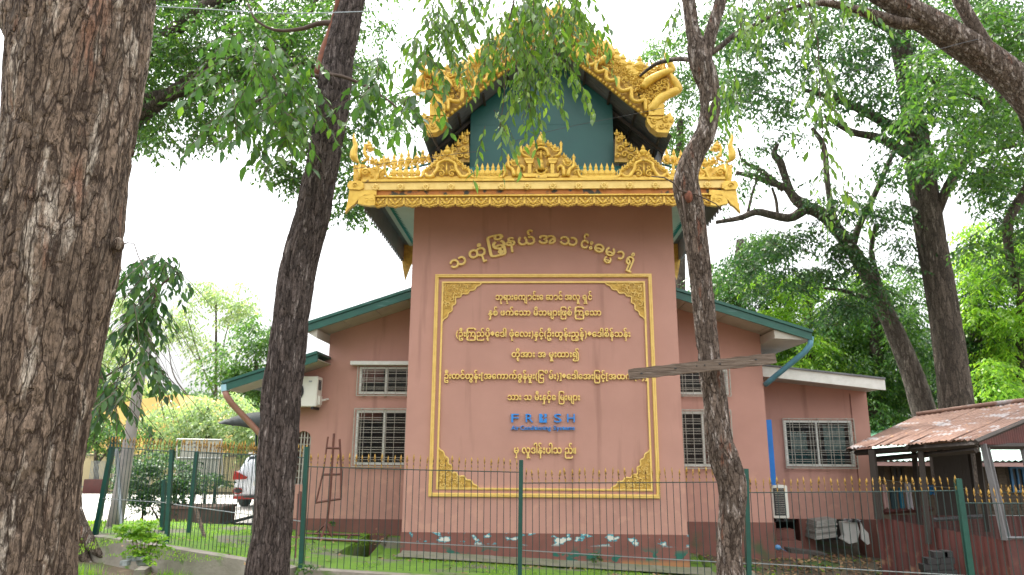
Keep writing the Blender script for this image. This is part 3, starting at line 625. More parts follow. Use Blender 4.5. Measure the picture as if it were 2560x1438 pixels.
for (cx_, cz_, sx, sz, W_, H_, sd_) in ((fx0, fz1, 1, 1, P(1205, 712, TY).x - fx0, fz1 - P(1110, 805, TY).z, 1), (fx1, fz1, -1, 1, fx1 - P(1512, 712, TY).x, fz1 - P(1110, 800, TY).z, 2),
                                    (fx0, fz0, 1, -1, P(1198, 1220, TY).x - fx0, P(1110, 1118, TY).z - fz0, 3), (fx1, fz0, -1, -1, fx1 - P(1526, 1220, TY).x, P(1110, 1120, TY).z - fz0, 4)):
    m_ = filigree(W_, H_, sd_); m2 = MB(); fl = sx * sz < 0
    m2.add([(cx_ + sx * v[0], TY - .001 + v[1], cz_ + sz * v[2]) for v in m_.v], [tuple(reversed(f_)) if fl else f_ for f_ in m_.f]); o = m2.build('corner_filigree', GOLDF, HALL, smooth=False); o.data.materials.append(GOLD_SHADE)
    for q_ in range(m_.nplate): o.data.polygons[q_].material_index = 1

# lettering: every syllable is its own raised piece, in visual order
from mathutils.geometry import delaunay_2d_cdt
GCACHE = {}
def glyph(body, bold=.02, ext=.03, bev=0, res=3):
    """one syllable: fill, merge whatever overlaps, fatten the outline, give it depth"""
    key = (body, bold, ext)
    if key in GCACHE: return GCACHE[key].copy()
    c = bpy.data.curves.new('letter', 'FONT'); c.body = body; c.dimensions = '2D'; c.fill_mode = 'FRONT'; c.resolution_u = res
    o = bpy.data.objects.new('letter', c); COL.objects.link(o); bpy.context.view_layer.update()
    dg = bpy.context.evaluated_depsgraph_get(); src = bpy.data.meshes.new_from_object(o.evaluated_get(dg)); bpy.data.objects.remove(o); bpy.data.curves.remove(c)
    v2 = [Vector((v.co.x, v.co.y)) for v in src.vertices]; fs = [tuple(p.vertices) for p in src.polygons]; bpy.data.meshes.remove(src)
    V, Ed, F, ov, oe, of = delaunay_2d_cdt(v2, [], fs, 2, 1e-5, True)
    F = [f for f, src_f in zip(F, of) if len(src_f)]
    cnt = {}
    for f in F:
        for a, b in zip(f, f[1:] + f[:1]): cnt.setdefault((min(a, b), max(a, b)), []).append((a, b))
    area = sum((V[f[i]].x * V[f[(i + 1) % len(f)]].y - V[f[(i + 1) % len(f)]].x * V[f[i]].y) for f in F for i in range(len(f)))
    bd = [e[0] for e in cnt.values() if len(e) == 1]; nv = [Vector((0, 0)) for _ in V]
    for a, b in bd:
        d = (V[b] - V[a]); 
        if d.length > 1e-9: d.normalize(); n = Vector((d.y, -d.x)) * (1 if area > 0 else -1); nv[a] += n; nv[b] += n
    P2 = [v + (n.normalized() * bold if n.length > 1e-6 else Vector((0, 0))) for v, n in zip(V, nv)]
    k = len(P2); vv = [(p.x, p.y, ext) for p in P2] + [(p.x, p.y, -ext) for p in P2]
    ff = [tuple(f) for f in F] + [(b, a, a + k, b + k) for a, b in bd]
    me = bpy.data.meshes.new('letter'); me.from_pydata(vv, [], ff); me.update(); GCACHE[key] = me.copy(); return me
def put(me, name, parent, M, m):
    me.transform(M); xs = [v.co for v in me.vertices]
    if not xs: return
    loc = Vector((sum(p.x for p in xs) / len(xs), TY, sum(p.z for p in xs) / len(xs))); me.transform(Matrix.Translation(-loc)); me.materials.clear(); me.materials.append(m)
    link(bpy.data.objects.new(name, me), parent, loc)
def bounds(me):
    xs = [v.co.x for v in me.vertices]; return min(xs), max(xs)
STAND = Matrix.Rotation(PI / 2, 4, 'X')
def line(clusters, px0, px1, pyb, hpx, m=GOLDF, lab=None, bold=.022):
    """clusters laid out left to right between photo columns px0..px1 on the wall, baseline at row pyb, round letters hpx tall"""
    pl = P(px0, pyb, TY - .02); pr = P(px1, pyb, TY - .02); sc = hpx / ppm(TY, pl.z) / .556
    root = bpy.data.objects.new('inscription_line', None); link(root, HALL, pl); root['label'] = lab
    if lab is None: del root['label']
    ms = []; pen = 0
    for cl in clusters:
        gap = 0
        if cl[0] == '_': gap = .3; cl = cl[1:]
        me = stack(cl, bold); a, b = bounds(me); pen += gap; ms.append((me, pen - a)); pen += (b - a) + .085
    tot = pen - .085; kx = (pr.x - pl.x) / tot
    for me, off in ms:
        M = Matrix.Translation(pl) @ Matrix.Diagonal((kx, 1, sc, 1)) @ STAND @ Matrix.Translation((off, 0, 0)) @ Matrix.Diagonal((1, 1, .75, 1)); put(me, 'letter', root, M, m)
def stack(cl, bold=.03):
    """cl may be 'a|b': b is set half-size below a ; '<x' widens a leading frame sign over a wide letter"""
    if '|' in cl:
        a, b = cl.split('|'); me = glyph(a, bold); m2 = glyph(b, bold * .9); m2.transform(Matrix.Translation((.06, -.52, 0)) @ Matrix.Diagonal((.8, .75, 1, 1))); return join([me, m2])
    if cl[0] == '<':
        me = glyph('\u103c', bold); a, b = bounds(me); me.transform(Matrix.Diagonal((1.62, 1, 1, 1))); m2 = glyph(cl[1:], bold); m2.transform(Matrix.Translation((.19, 0, 0))); return join([me, m2])
    return glyph(cl, bold)
def join(ms):
    bm = bmesh.new()
    for m_ in ms: bm.from_mesh(m_)
    me = bpy.data.meshes.new('letter'); bm.to_mesh(me); bm.free(); return me
title = [('သ', 388, 258, 112), ('ထုံ', 515, 196, 118), ('\u103cမို့', 645, 148, 122), ('န', 735, 122, 66), ('ယ်', 842, 116, 118), ('အ', 980, 108, 118), ('သ', 1123, 118, 118), ('င်း', 1243, 142, 82), ('ဓ', 1325, 166, 70), ('မ|မ', 1398, 190, 66), ('ာ', 1466, 212, 52), ('ရုံ', 1534, 250, 64)]
root = bpy.data.objects.new('inscription_line', None); link(root, HALL, P(1358, 620, TY)); root['label'] = 'arched title line of large gold letters'
for s_, cx_, cy_, wpx_ in title:
    px_, py_ = 1000 + cx_ / 2.6625, 560 + cy_ / 2.6625; dx = px_ - 1358; ang = -math.asin(max(-.9, min(.9, dx / 448.0))) * .82
    me = stack(s_, .022); base = s_[0] if s_[0] != '\u103c' else s_; a, b = bounds(me)
    k = wpx_ / 2.6625 / ppm(TY, 4.5) / (b - a); kk = 21 / ppm(TY, 4.5) / .556
    c = P(px_, py_, TY - .03)
    M = Matrix.Translation(c) @ Matrix.Rotation(-ang, 4, 'Y') @ Matrix.Diagonal((k, 1, kk, 1)) @ STAND @ Matrix.Translation((-(a + b) / 2, -.24, 0)); put(me, 'letter', root, M, GOLDF)
line(['ဘု', 'ရာ', 'း', 'ေ', 'က\u103b', 'ာင်', 'း', 'ေ', '_ဆ', 'ာင်', '_အ', 'လှ\u1030', '_ရှ', 'င်'], 1239, 1480, 750, 12)
line(['နှ', 'စ်', '_ဖ', 'က်', 'ေ', 'သာ', '_မိ', 'ဘ', 'မ\u103bာ', 'း', '\u103cဖ', 'စ်', '_<က', 'ေ', 'သာ'], 1221, 1503, 789, 12)
line(['(', 'ဦ', 'း', '<က', 'ည်', 'ပို့', '+', 'ေ', 'ဒါ်', '_ဖုံ', 'ေ', 'လ', 'း', ')', 'နှ', 'င့်', '(', 'ဦ', 'း', 'ထွ', 'န်', 'း', 'ညွ', 'န့်', ')', '+', 'ေ', 'ဒါ်', 'စိ', 'န်', 'သ', 'န်', 'း'], 1140, 1576, 842, 12)
line(['တို့', 'အာ', 'း', '_အ', '_မှူ', 'း', 'ထာ', 'း', '၍'], 1279, 1447, 893, 12)
line(['ဦ', 'း', 'တ', 'င်', 'ထွ', 'န်', 'း', '[', 'အ', 'ေ', 'ကာ', 'က်', 'ခွ', 'န်', 'မှူ', 'း', '(', '\u103cင', 'ိမ်', 'း', ')', ']', '+', 'ေ', 'ဒါ်', 'ေ', 'အ', 'း', '\u103cမ', 'င့်', '[', 'အ', 'ထ', 'က', '(', '၁', ')', ']'], 1111, 1617, 947, 12)
line(['သာ', 'း', '_သ', '_မီ', 'း', 'နှ', 'င့်', 'ေ', '_\u103cမ', 'း', 'မ\u103bာ', 'း'], 1269, 1450, 1000, 12)
line(['_မှ', '_လှူ', 'ဒါ', 'န်', 'း', 'ပါ', 'သ', '_ည်', '။'], 1279, 1440, 1133, 14)
# blue maker's line: F R [square emblem] S H over a smaller line
root = bpy.data.objects.new('inscription_line', None); link(root, HALL, P(1358, 1050, TY)); root['label'] = 'blue two-line lettering near the foot of the panel'
def latin(ch, px, pyb, hpx, wpx=None, bold=.004):
    me = glyph(ch, bold, .03, .004); xs = [v.co for v in me.vertices]; a, b = bounds(me); c = P(px, pyb, TY - .02); k = hpx / ppm(TY, c.z) / .73; kx = k if wpx is None else wpx / ppm(TY, c.z) / (b - a)
    M = Matrix.Translation(c) @ Matrix.Diagonal((kx, 1, k, 1)) @ STAND @ Matrix.Translation((-a, 0, 0)) @ Matrix.Diagonal((1, 1, .6, 1)); put(me, 'letter', root, M, BLUEL)
for ch, px in (('F', 1278), ('R', 1314), ('S', 1385), ('H', 1418)): latin(ch, px, 1056, 22, 19, .002)
a = P(1348, 1035, TY); b = P(1367, 1057, TY); mb = MB(); X = lambda u: a.x + (b.x - a.x) * u; Z = lambda v: b.z + (a.z - b.z) * v
mb.prism([(X(0), Z(0)), (X(1), Z(0)), (X(1), Z(.55)), (X(.72), Z(.42)), (X(.45), Z(.12)), (X(.5), Z(.45)), (X(.22), Z(.62)), (X(.5), Z(.72)), (X(.34), Z(1)), (X(0), Z(1))], TY - .035, TY - .001)
mb.prism([(X(.62), Z(1)), (X(1), Z(1)), (X(1), Z(.66)), (X(.74), Z(.56)), (X(.62), Z(.66)), (X(.75), Z(.78))], TY - .035, TY - .001); mb.build('square_emblem', BLUEL, root)
cx0 = 1278.0
for wd, x0_, x1_ in (('Air', 1278, 1299), ('Conditioning', 1301, 1378), ('Systems', 1384, 1438)):
    ws = []; pen = 0
    for ch in wd: me = glyph(ch, .012, .03, .004); a_, b_ = bounds(me); ws.append((me, pen, a_)); pen += b_ - a_ + .07
    kx = (x1_ - x0_) / pen
    for me, pn, a_ in ws:
        c = P(x0_ + pn * kx, 1075, TY - .02); k = 11 / ppm(TY, c.z) / .73
        M = Matrix.Translation(c) @ Matrix.Diagonal((kx / ppm(TY, c.z), 1, k, 1)) @ STAND @ Matrix.Translation((-a_, 0, 0)) @ Matrix.Diagonal((1, 1, .6, 1)); put(me, 'letter', root, M, BLUEL)
# ================================================================== TOWER ROOFS AND GILDED WORK
def flame_mesh(name='flame_finial', h=1.0, w=.42, m=GOLD):
    mb = MB(); mb.lathe([(w * .32, 0), (w * .42, h * .05), (w * .26, h * .12), (w * .5, h * .24), (w * .62, h * .34), (w * .5, h * .5), (w * .24, h * .6), (w * .34, h * .68), (w * .22, h * .8), (w * .08, h * .92), (.004, h)], 7, sy=.55)
    for sg in (-1, 1):
        mb.tube([Vector((sg * w * .35, 0, h * .1)), Vector((sg * w * .85, 0, h * .2)), Vector((sg * w * .75, 0, h * .42)), Vector((sg * w * .98, 0, h * .56))], [w * .14, w * .2, w * .12, w * .03], 5)
    return mb.mesh(name, m, smooth=False)
FLM = flame_mesh()
def flame(x, y, z, h, w=1.0, ang=0, parent=None, name='flame_finial'):
    h = h * 1.26; w = w * 1.15
    return inst(FLM, name, parent or HALL, Vector((x, y, z)), (0, ang, 0), (h * w, h * w, h))
cxl, cxr = P(873, 487, CY).x, P(1840, 487, CY).x; CCX = (cxl + cxr) / 2
Zc = lambda py, Y=CY: P(1357, py, Y).z
bx0, bx1 = P(905, 487, CY).x, P(1812, 487, CY).x
def bar(name, y0, y1, za, zb, m, x0=bx0, x1=bx1, parent=HALL):
    mb = MB(); mb.bbox((x0, y0, min(za, zb)), (x1, y1, max(za, zb))); return mb.build(name, m, parent, at=(x0, CY, za))
bar('cornice_ledge', CY - .09, CY + .2, Zc(450), Zc(456), GOLD)
bar('cornice_upper_band', CY - .06, CY + .2, Zc(457.2), Zc(475), GOLDF)
bar('cornice_lower_band', CY - .02, CY + .2, Zc(475.3), Zc(488), ORANGE)
bar('cornice_bead', CY - .05, CY + .18, Zc(488.3), Zc(491.5), GOLD)
bar('cresting_base', CY - .03, CY + .1, Zc(441), Zc(449.8), GOLD)
# rosettes
mb = MB(); 
for k in range(8): a = k * PI / 4; mb.blob((.040 * math.cos(a), -.010, .040 * math.sin(a)), (.026, .018, .026), 5)
mb.blob((0, -.016, 0), (.018, .018, .018), 6); ros = mb.mesh('rosette', GOLDF, smooth=True)
x = P(1003, 468, CY).x; dx_ = (P(1318, 468, CY).x - x) / 5
xx = x - dx_
while xx < bx1 - .1:
    if xx > bx0 + .1: inst(ros, 'rosette', HALL, Vector((xx, CY - .062, Zc(469))))
    xx += dx_
# carved fringe: one plate after another
uw = (P(1318, 500, CY).x - P(1003, 500, CY).x) / 315 * 43; uh = Zc(491.6) - Zc(517)
mb = MB(); pl = [(-uw / 2 + .002, 0), (uw / 2 - .002, 0), (uw / 2 - .002, -uh * .78)]
for i in range(1, 12): t = i / 12; pl.append((uw / 2 - uw * t, -uh * (.80 + .14 * abs(math.sin(t * PI * 1.0)) + (.10 if i == 6 else 0) + .05 * (i % 2))))
pl.append((-uw / 2 + .002, -uh * .78)); mb.prism(pl, -.006, .03); npl = len(mb.f)
for sg in (-1, 1):
    mb.tube([Vector((sg * uw * .36, -.012, -uh * .12)), Vector((sg * uw * .24, -.016, -uh * .30)), Vector((sg * uw * .08, -.016, -uh * .62)), Vector((0, -.014, -uh * .76))], [.014, .024, .020, .008], 5)
    sp = spiral((sg * uw * .26, -uh * .55), uw * .10, 0, 1.0, sg, 8, -.014); mb.tube(sp, .011, 5)
    mb.tube([Vector((sg * uw * .48, -.014, -uh * .05)), Vector((sg * uw * .47, -.014, -uh * .72))], .014, 5)
    mb.tube([Vector((sg * uw * .46, -.012, -uh * .75)), Vector((sg * uw * .22, -.014, -uh * .80)), Vector((0, -.014, -uh * .93))], .009, 5)
mb.blob((0, -.012, -uh * .22), (uw * .1, .016, uh * .16), 6); fr = mb.mesh('fringe_plate', GOLD); fr.materials.append(GOLD_SHADE)
for q_ in range(npl): fr.polygons[q_].material_index = 1
n = int((bx1 - bx0 - .1) / uw); s0 = (bx0 + bx1) / 2 - n * uw / 2
for i in range(n): inst(fr, 'fringe_plate', HALL, Vector((s0 + (i + .5) * uw, CY + .0, Zc(491.7))))
# ---- shapes traced on the plane of the cornice, in photo crop coordinates
class Tr:
    def __init__(s, ox, oy, k, Y, mir=None): s.ox, s.oy, s.k, s.Y, s.mir = ox, oy, k, Y, mir
    def q(s, c, dy=0):
        px = s.ox + c[0] / s.k; 
        if s.mir is not None: px = 2 * s.mir - px
        p = P(px, s.oy + c[1] / s.k, s.Y); p.y += dy; return p
    def w(s, v): return v / s.k / ppm(s.Y, 5.5)
    def plate(s, mb, pts, d0, d1):
        a = [s.q(c) for c in pts]; mb.prism([(p.x, p.z) for p in a], s.Y + d0, s.Y + d1)
    def tube(s, mb, pts, r, dy=-.02, n=7, seg=None):
        if seg: pts = [tuple(c) for c in spline(pts, seg)]
        rr = [s.w(x) for x in r] if isinstance(r, (list, tuple)) else s.w(r)
        if isinstance(rr, list) and len(rr) != len(pts): rr = list(np.interp(np.linspace(0, 1, len(pts)), np.linspace(0, 1, len(rr)), rr))
        mb.tube([s.q(c, dy) for c in pts], rr, n)
    def spi(s, mb, c, r, t0=0, turns=1.2, sg=1, th=.26, dy=-.02):
        cc = s.q(c); sp = spiral((cc.x, cc.z), s.w(r), t0, turns, sg, 12, s.Y + dy); k = len(sp); mb.tube(sp, [s.w(r) * th * (1 - .6 * i / k) for i in range(k)], 6); mb.blob((cc.x, s.Y + dy, cc.z), (s.w(r) * .3,) * 3, 5)
    def cone(s, mb, c, h, w, dy=0):       # lotus bud spire
        p = s.q(c, dy); h = s.w(h) * 1.09; w = s.w(w); mb.lathe([(w * .5, 0), (w * .62, h * .06), (w * .42, h * .14), (w * .56, h * .26), (w * .62, h * .36), (w * .46, h * .52), (w * .22, h * .76), (.003, h)], 8, c=tuple(p), sy=.6)
# central pediment
T1 = Tr(1240, 320, 6.54, CY - .03); C0 = 735
def sym(f):
    for sg in (-1, 1): f(sg, lambda c: (C0 + sg * (c[0] - C0), c[1]))
mb = MB()
out_ = [(735, 300), (830, 300), (860, 215), (960, 330), (1060, 400), (1085, 470), (1120, 430), (1230, 600), (1290, 620), (1340, 700), (1370, 815)]
pl = out_ + [(2 * C0 - c[0], c[1]) for c in reversed(out_)]; T1.plate(mb, pl, .02, .07); PED = mb.build('central_pediment', GOLD_SHADE, HALL)
mb = MB(); T1.cone(mb, (735, 300), 240, 130, -.01); mb.build('spire', GOLD, PED, smooth=False)
mb = MB(); arc = [(735 + 115 * math.cos(t), 460 - 130 * math.sin(t)) for t in np.linspace(-.15, PI + .15, 16)]; T1.tube(mb, arc, 21, -.03); arc = [(735 + 145 * math.cos(t), 470 - 168 * math.sin(t)) for t in np.linspace(0, PI, 16)]; T1.tube(mb, arc, 12, -.01); mb.build('arch_ring', GOLD, PED, smooth=True)
def col_(sg, M_):
    mb = MB(); T1.plate(mb, [M_(c) for c in ((690 + 200, 760), (890 + 60, 760), (950, 600), (890, 600))], -.055, .03); T1.plate(mb, [M_(c) for c in ((870, 600), (970, 600), (1000, 550), (850, 550))], -.07, .03); T1.plate(mb, [M_(c) for c in ((850, 550), (1005, 550), (1005, 520), (850, 520))], -.08, .03)
    mb.build('pilaster', GOLD, PED)
    mb = MB(); T1.tube(mb, [M_(c) for c in ((1062, 240), (1062, 330), (1060, 400), (1020, 450), (900, 500))], [14, 22, 26, 24, 12], -.02); T1.cone(mb, M_((1062, 300)), 90, 50, -.02); mb.build('bracket_horn', GOLD, PED, smooth=True)
    mb = MB(); T1.tube(mb, [M_(c) for c in ((1270, 460), (1268, 560), (1260, 640), (1200, 690), (1170, 800))], [14, 24, 30, 34, 40], -.02, seg=12); T1.cone(mb, M_((1270, 520)), 90, 54, -.02); mb.build('bracket_horn', GOLD, PED, smooth=True)
    mb = MB(); T1.tube(mb, [M_(c) for c in ((1110, 800), (1100, 680), (1060, 630), (1010, 660), (1020, 720))], [38, 34, 30, 24, 12], -.02, seg=14); mb.build('volute', GOLD, PED, smooth=True)
    mb = MB(); T1.tube(mb, [M_(c) for c in ((900, 330), (960, 390), (1040, 380))], 16, -.03, seg=10); mb.build('garland', GOLD, PED, smooth=True)
    mb = MB(); T1.tube(mb, [M_(c) for c in ((1090, 540), (1130, 620), (1200, 620), (1240, 560))], 14, -.03, seg=12); mb.build('garland', GOLD, PED, smooth=True)
    for c, h in (((850, 290), 95), ((900, 320), 90), ((965, 360), 100), ((1015, 380), 80), ((1110, 480), 80), ((1140, 540), 80), ((1175, 590), 110), ((1215, 590), 90), ((1300, 650), 90), ((1345, 740), 110), ((1330, 800), 90)):
        p = T1.q(M_(c)); flame(p.x, p.y + .02, p.z, T1.w(h), 1.1, 0, PED)
    mb = MB()
    for c, r in (((820, 470), 30), ((850, 600), 32), ((830, 690), 34), ((850, 740), 24), ((1150, 720), 30), ((1290, 740), 34), ((700 + 90, 420), 22), ((1000, 770), 20)): T1.spi(mb, M_(c), r, sg * 1.0, 1.2, sg)
    mb.build('scroll_carving', GOLD, PED, smooth=True)
sym(col_)
mb = MB(); T1.tube(mb, [(735, 540), (735, 620), (735, 700)], [32, 42, 66], -.04, 8); T1.tube(mb, [(735, 380), (735, 530)], [10, 26], -.03); T1.spi(mb, (690, 430), 34, 0, 1.3, 1); T1.spi(mb, (780, 430), 34, PI, 1.3, -1); T1.tube(mb, [(660, 700), (680, 750), (735, 770), (790, 750), (830, 700)], 20, -.04, seg=10); mb.build('urn_carving', GOLD, PED, smooth=True)
mb = MB(); T1.plate(mb, [(430, 760), (1050, 760), (1010, 815), (460, 815)], -.05, .03); T1.plate(mb, [(650, 800), (830, 800), (830, 840), (650, 840)], -.07, .02); mb.build('pediment_sill', GOLD, PED)
# arched side pediments
def arch(pxc, k=1.0, Y=CY - .02):
    T = Tr(pxc - 740 / 2.876, 60, 2.876, Y); mb = MB()
    o_ = [(740, 900), (790, 930), (830, 1000), (900, 1040), (905, 1110)]; T.plate(mb, o_ + [(1480 - c[0], c[1]) for c in reversed(o_)], .03, .08); A = mb.build('arched_pediment', GOLD_SHADE, HALL)
    mb = MB()
    for sg in (-1, 1):
        f = lambda c: (740 + sg * (c[0] - 740), c[1]); T.tube(mb, [f(c) for c in ((740, 985), (765, 990), (800, 1010), (808, 1050), (825, 1075), (848, 1105), (880, 1100), (895, 1080))], [12, 12, 12, 13, 14, 17, 14, 6], -.03, 8, 22)
        T.tube(mb, [f(c) for c in ((880, 1110), (905, 1075), (900, 1045))], [10, 9, 3], -.02, seg=8)
    mb.build('serpent_arch', GOLD, A, smooth=True)
    mb = MB()
    for sg in (-1, 1):
        T.spi(mb, (740 + sg * 38, 1080), 26, PI / 2 - sg, 1.4, sg, .3, -.03); T.spi(mb, (740 + sg * 38, 1035), 20, 0, 1.2, -sg, .3, -.02); T.spi(mb, (740 + sg * 90, 1010), 16, 0, 1.2, sg, .3, -.01); T.spi(mb, (740 + sg * 120, 1035), 15, 0, 1.2, -sg, .3, -.01); T.spi(mb, (740 + sg * 45, 965), 16, 0, 1.2, -sg, .3, -.01)
    T.tube(mb, [(740, 1010), (740, 1090)], [5, 10], -.03); mb.build('scroll_carving', GOLD, A, smooth=True)
    for c, h in (((740, 945), 72), ((712, 955), 34), ((768, 955), 34), ((690, 975), 34), ((790, 975), 34), ((668, 995), 36), ((812, 995), 36), ((648, 1010), 34), ((832, 1010), 34), ((628, 1030), 36), ((852, 1030), 36), ((608, 1045), 34), ((872, 1045), 34), ((590, 1060), 40), ((892, 1060), 40), ((725, 985), 26), ((755, 985), 26), ((575, 1085), 34), ((905, 1085), 34)):
        p = T.q(c); flame(p.x, p.y + .03, p.z, T.w(h), 1.15, 0, A)
arch(1117); arch(1609)
# rope boats with little flames
def boat(pa, pb):
    T = Tr(0, 0, 1, CY - .02); m_ = (pa + pb) / 2; mb = MB(); T.tube(mb, [(pa - 2, 426), (pa + 2, 440), (pa + 12, 446), (m_, 447), (pb - 12, 446), (pb - 2, 440), (pb + 2, 426)], [2, 3.2, 3.6, 3.6, 3.6, 3.2, 2], -.03, 7, 22)
    B = mb.build('rope_rail', GOLD, HALL, smooth=True); n = int((pb - pa - 10) / 14.5)
    for i in range(n):
        p = T.q((pa + 10 + (i + .5) * (pb - pa - 20) / n, 446)); flame(p.x, p.y + .03, p.z, T.w(35), .66, 0, B)
    mb = MB()
    for i in range(int((pb - pa - 14) / 7)): T.spi(mb, (pa + 10 + i * 7, 439), 3.6, 0, 1.1, (-1) ** i, .3, 0)
    mb.build('scroll_carving', GOLD, B, smooth=True)
boat(966, 1060); boat(1175, 1262); boat(1446, 1550); boat(1668, 1762)
# back row of finials on a sloping rail, both sides
for sg in (-1, 1):
    mir = lambda px: px if sg < 0 else 2 * 1362 - px
    pts = [P(mir(982), 428, 11.35), P(mir(1030), 420, 11.7), P(mir(1082), 408, 12.1)]; mb = MB(); mb.tube(pts, .022, 6); rl = mb.build('cresting_rail', TEALR, HALL)
    for i in range(6):
        a = P(mir(984 + i * 18), 424 - i * 3.2, 11.35 + i * .14); flame(a.x, a.y, a.z, .27, .62, 0, rl)
# corner acroteria
def corner(mir=None):
    T = Tr(860, 330, 6.846, CY - .04, mir); mb = MB(); T.plate(mb, [(240, 870), (600, 870), (600, 780), (700, 700), (700, 440), (680, 440), (660, 640), (560, 560), (470, 600), (310, 530), (250, 560), (150, 540), (150, 800), (240, 870)], .04, .09); A = mb.build('corner_acroterion', GOLD, HALL)
    mb = MB(); T.tube(mb, [(265, 870), (270, 560)], [30, 26], -.02, 8); T.tube(mb, [(180, 30), (170, 110), (200, 240), (170, 360), (180, 450), (260, 540)], [4, 26, 44, 66, 70, 12], -.02, 8, 18); mb.build('corner_horn', GOLD, A, smooth=True)
    mb = MB(); T.tube(mb, [(380, 190), (350, 300), (370, 400), (420, 450), (300, 520)], [6, 26, 34, 30, 12], -.01, 8, 14); T.tube(mb, [(690, 470), (690, 640), (620, 690), (590, 760), (560, 840)], [10, 18, 22, 24, 22], -.03, 8, 14); mb.build('bracket_horn', GOLD, A, smooth=True)
    mb = MB(); T.spi(mb, (370, 700), 70, 0, 1.5, 1, .3, -.03); T.spi(mb, (660, 780), 34); T.spi(mb, (520, 620), 40, 1, 1.3, -1); T.spi(mb, (190, 620), 26); T.spi(mb, (190, 760), 26); T.spi(mb, (430, 560), 26); T.spi(mb, (470, 760), 34, 2, 1.2, -1); mb.build('scroll_carving', GOLD, A, smooth=True)
    for c, h in (((430, 320), 120), ((400, 260), 100), ((470, 530), 100), ((540, 560), 100), ((610, 580), 110), ((670, 500), 90), ((740, 560), 110), ((740, 480), 70)): p = T.q(c); flame(p.x, p.y + .05, p.z, T.w(h) * 1.25, 1.1, 0, A)
    mb = MB(); T.plate(mb, [(80, 900), (110, 860), (300, 860), (350, 900), (345, 980), (290, 1010), (100, 1000), (70, 950)], -.06, .08); T.spi(mb, (200, 935), 50, 0, 1.3, 1, .2, -.07); mb.build('corner_block', GOLD, A)
    mb = MB(); T.plate(mb, [(100, 1005), (340, 1010), (560, 1000), (560, 1085), (350, 1085), (250, 1160), (190, 1240), (120, 1290), (70, 1340), (22, 1392), (70, 1200)], -.03, .05); mb.build('hanging_dagger', GOLD, A)
    mb = MB(); T.plate(mb, [(245, 1240), (260, 1170), (330, 1110), (520, 1090), (540, 1120), (540, 1270), (450, 1280), (330, 1262)], -.05, .03); T.spi(mb, (400, 1190), 50, 0, 1.3, 1, .2, -.05); T.spi(mb, (490, 1180), 34, 2, 1.2, -1, .25, -.05); mb.build('leaf_bracket', GOLD, A)
corner(); corner(1357)
# lower tier: soffit strips, side fascias, rear end
sx0, sx1 = P(925, 520, CY).x, P(1790, 520, CY).x; sz = P(1360, 513, TY).z; yb_ = 14.55
for (a, b) in ((sx0, tx0 - .01), (tx1 + .01, sx1)):
    nst = 22
    for i in range(nst):
        y0 = CY + .12 + (yb_ - CY - .12) * i / nst; y1 = y0 + (yb_ - CY) / nst - .012; mb = MB(); mb.bbox((a, y0, sz), (b, y1, sz + .02)); mb.build('soffit_strip', SOFFG, HALL)
mb = MB(); mb.bbox((tx0, CY + .12, sz), (tx1, TY - .002, sz + .02)); mb.build('front_soffit', PLINTH2, HALL)
for a, sg in ((sx0 - .13, -1), (sx1 + .13, 1)):
    mb = MB(); mb.bbox((a - .012, CY + .1, sz - .34), (a + .012, yb_, sz + .12))
    for i in range(20): y = CY + .2 + i * (yb_ - CY - .25) / 20; mb.box((a, y, sz - .37), (.02, .07, .06))
    mb.build('side_fringe_board', DARKM, HALL)
    mb = MB(); mb.bbox((min(a, a - sg * .14), CY + .1, sz + .03), (max(a, a - sg * .14), yb_, sz + .05)); mb.build('eave_gutter', DARKM, HALL)
    # rear corner ornament seen from below
    T = lambda u, v: (a - sg * u, sz + v); mb = MB(); mb.prism([T(-.05, .2), T(.75, .2), T(.75, -.22), T(.55, -.20), T(.32, -.30), T(.18, -.42), T(.06, -.78), T(0, -.5), T(-.05, -.2)], yb_ - .02, yb_ + .04)
    mb.build('corner_dagger', GOLD_SHADE, HALL)  # darker copy of the gold puts eave shade into the dagger's colour
# hipped lower roof up to the green gable storey
gx0, gx1 = P(1175, 380, 11.4).x, P(1534, 380, 11.4).x; GY = 11.4; gzb = P(1360, 420, GY).z; ez = Zc(452)
mb = MB(); A_ = [(bx0 + .25, CY + .12, ez - .1), (bx1 - .25, CY + .12, ez - .1), (bx1 - .25, yb_, ez - .1), (bx0 + .25, yb_, ez - .1)]; B_ = [(gx0 - .25, GY - .05, gzb), (gx1 + .25, GY - .05, gzb), (gx1 + .25, GY + 1.3, gzb), (gx0 - .25, GY + 1.3, gzb)]
def corr(mb, p0, p1, p2, p3, pitch=.09, amp=.016, rows=3):
    """corrugated sheet p0-p1 along the eave, p3-p2 along the top"""
    p0, p1, p2, p3 = map(Vector, (p0, p1, p2, p3)); n = max(4, int((p1 - p0).length / pitch * 4)); nn = (p1 - p0).cross(p3 - p0).normalized(); v = []
    for i in range(n + 1):
        u = i / n; o_ = nn * amp * math.sin(i * PI / 2)
        for j in range(rows + 1): t = j / rows; v.append(p0.lerp(p1, u).lerp(p3.lerp(p2, u), t) + o_)
    k = rows + 1; mb.add(v, [(i * k + j, (i + 1) * k + j, (i + 1) * k + j + 1, i * k + j + 1) for i in range(n) for j in range(rows)]); return mb
corr(mb, A_[0], A_[1], B_[1], B_[0]); corr(mb, A_[1], A_[2], B_[2], B_[1]); corr(mb, A_[3], A_[0], B_[0], B_[3]); mb.build('lower_tier_roof_sheet', TEALR, HALL, smooth=True)
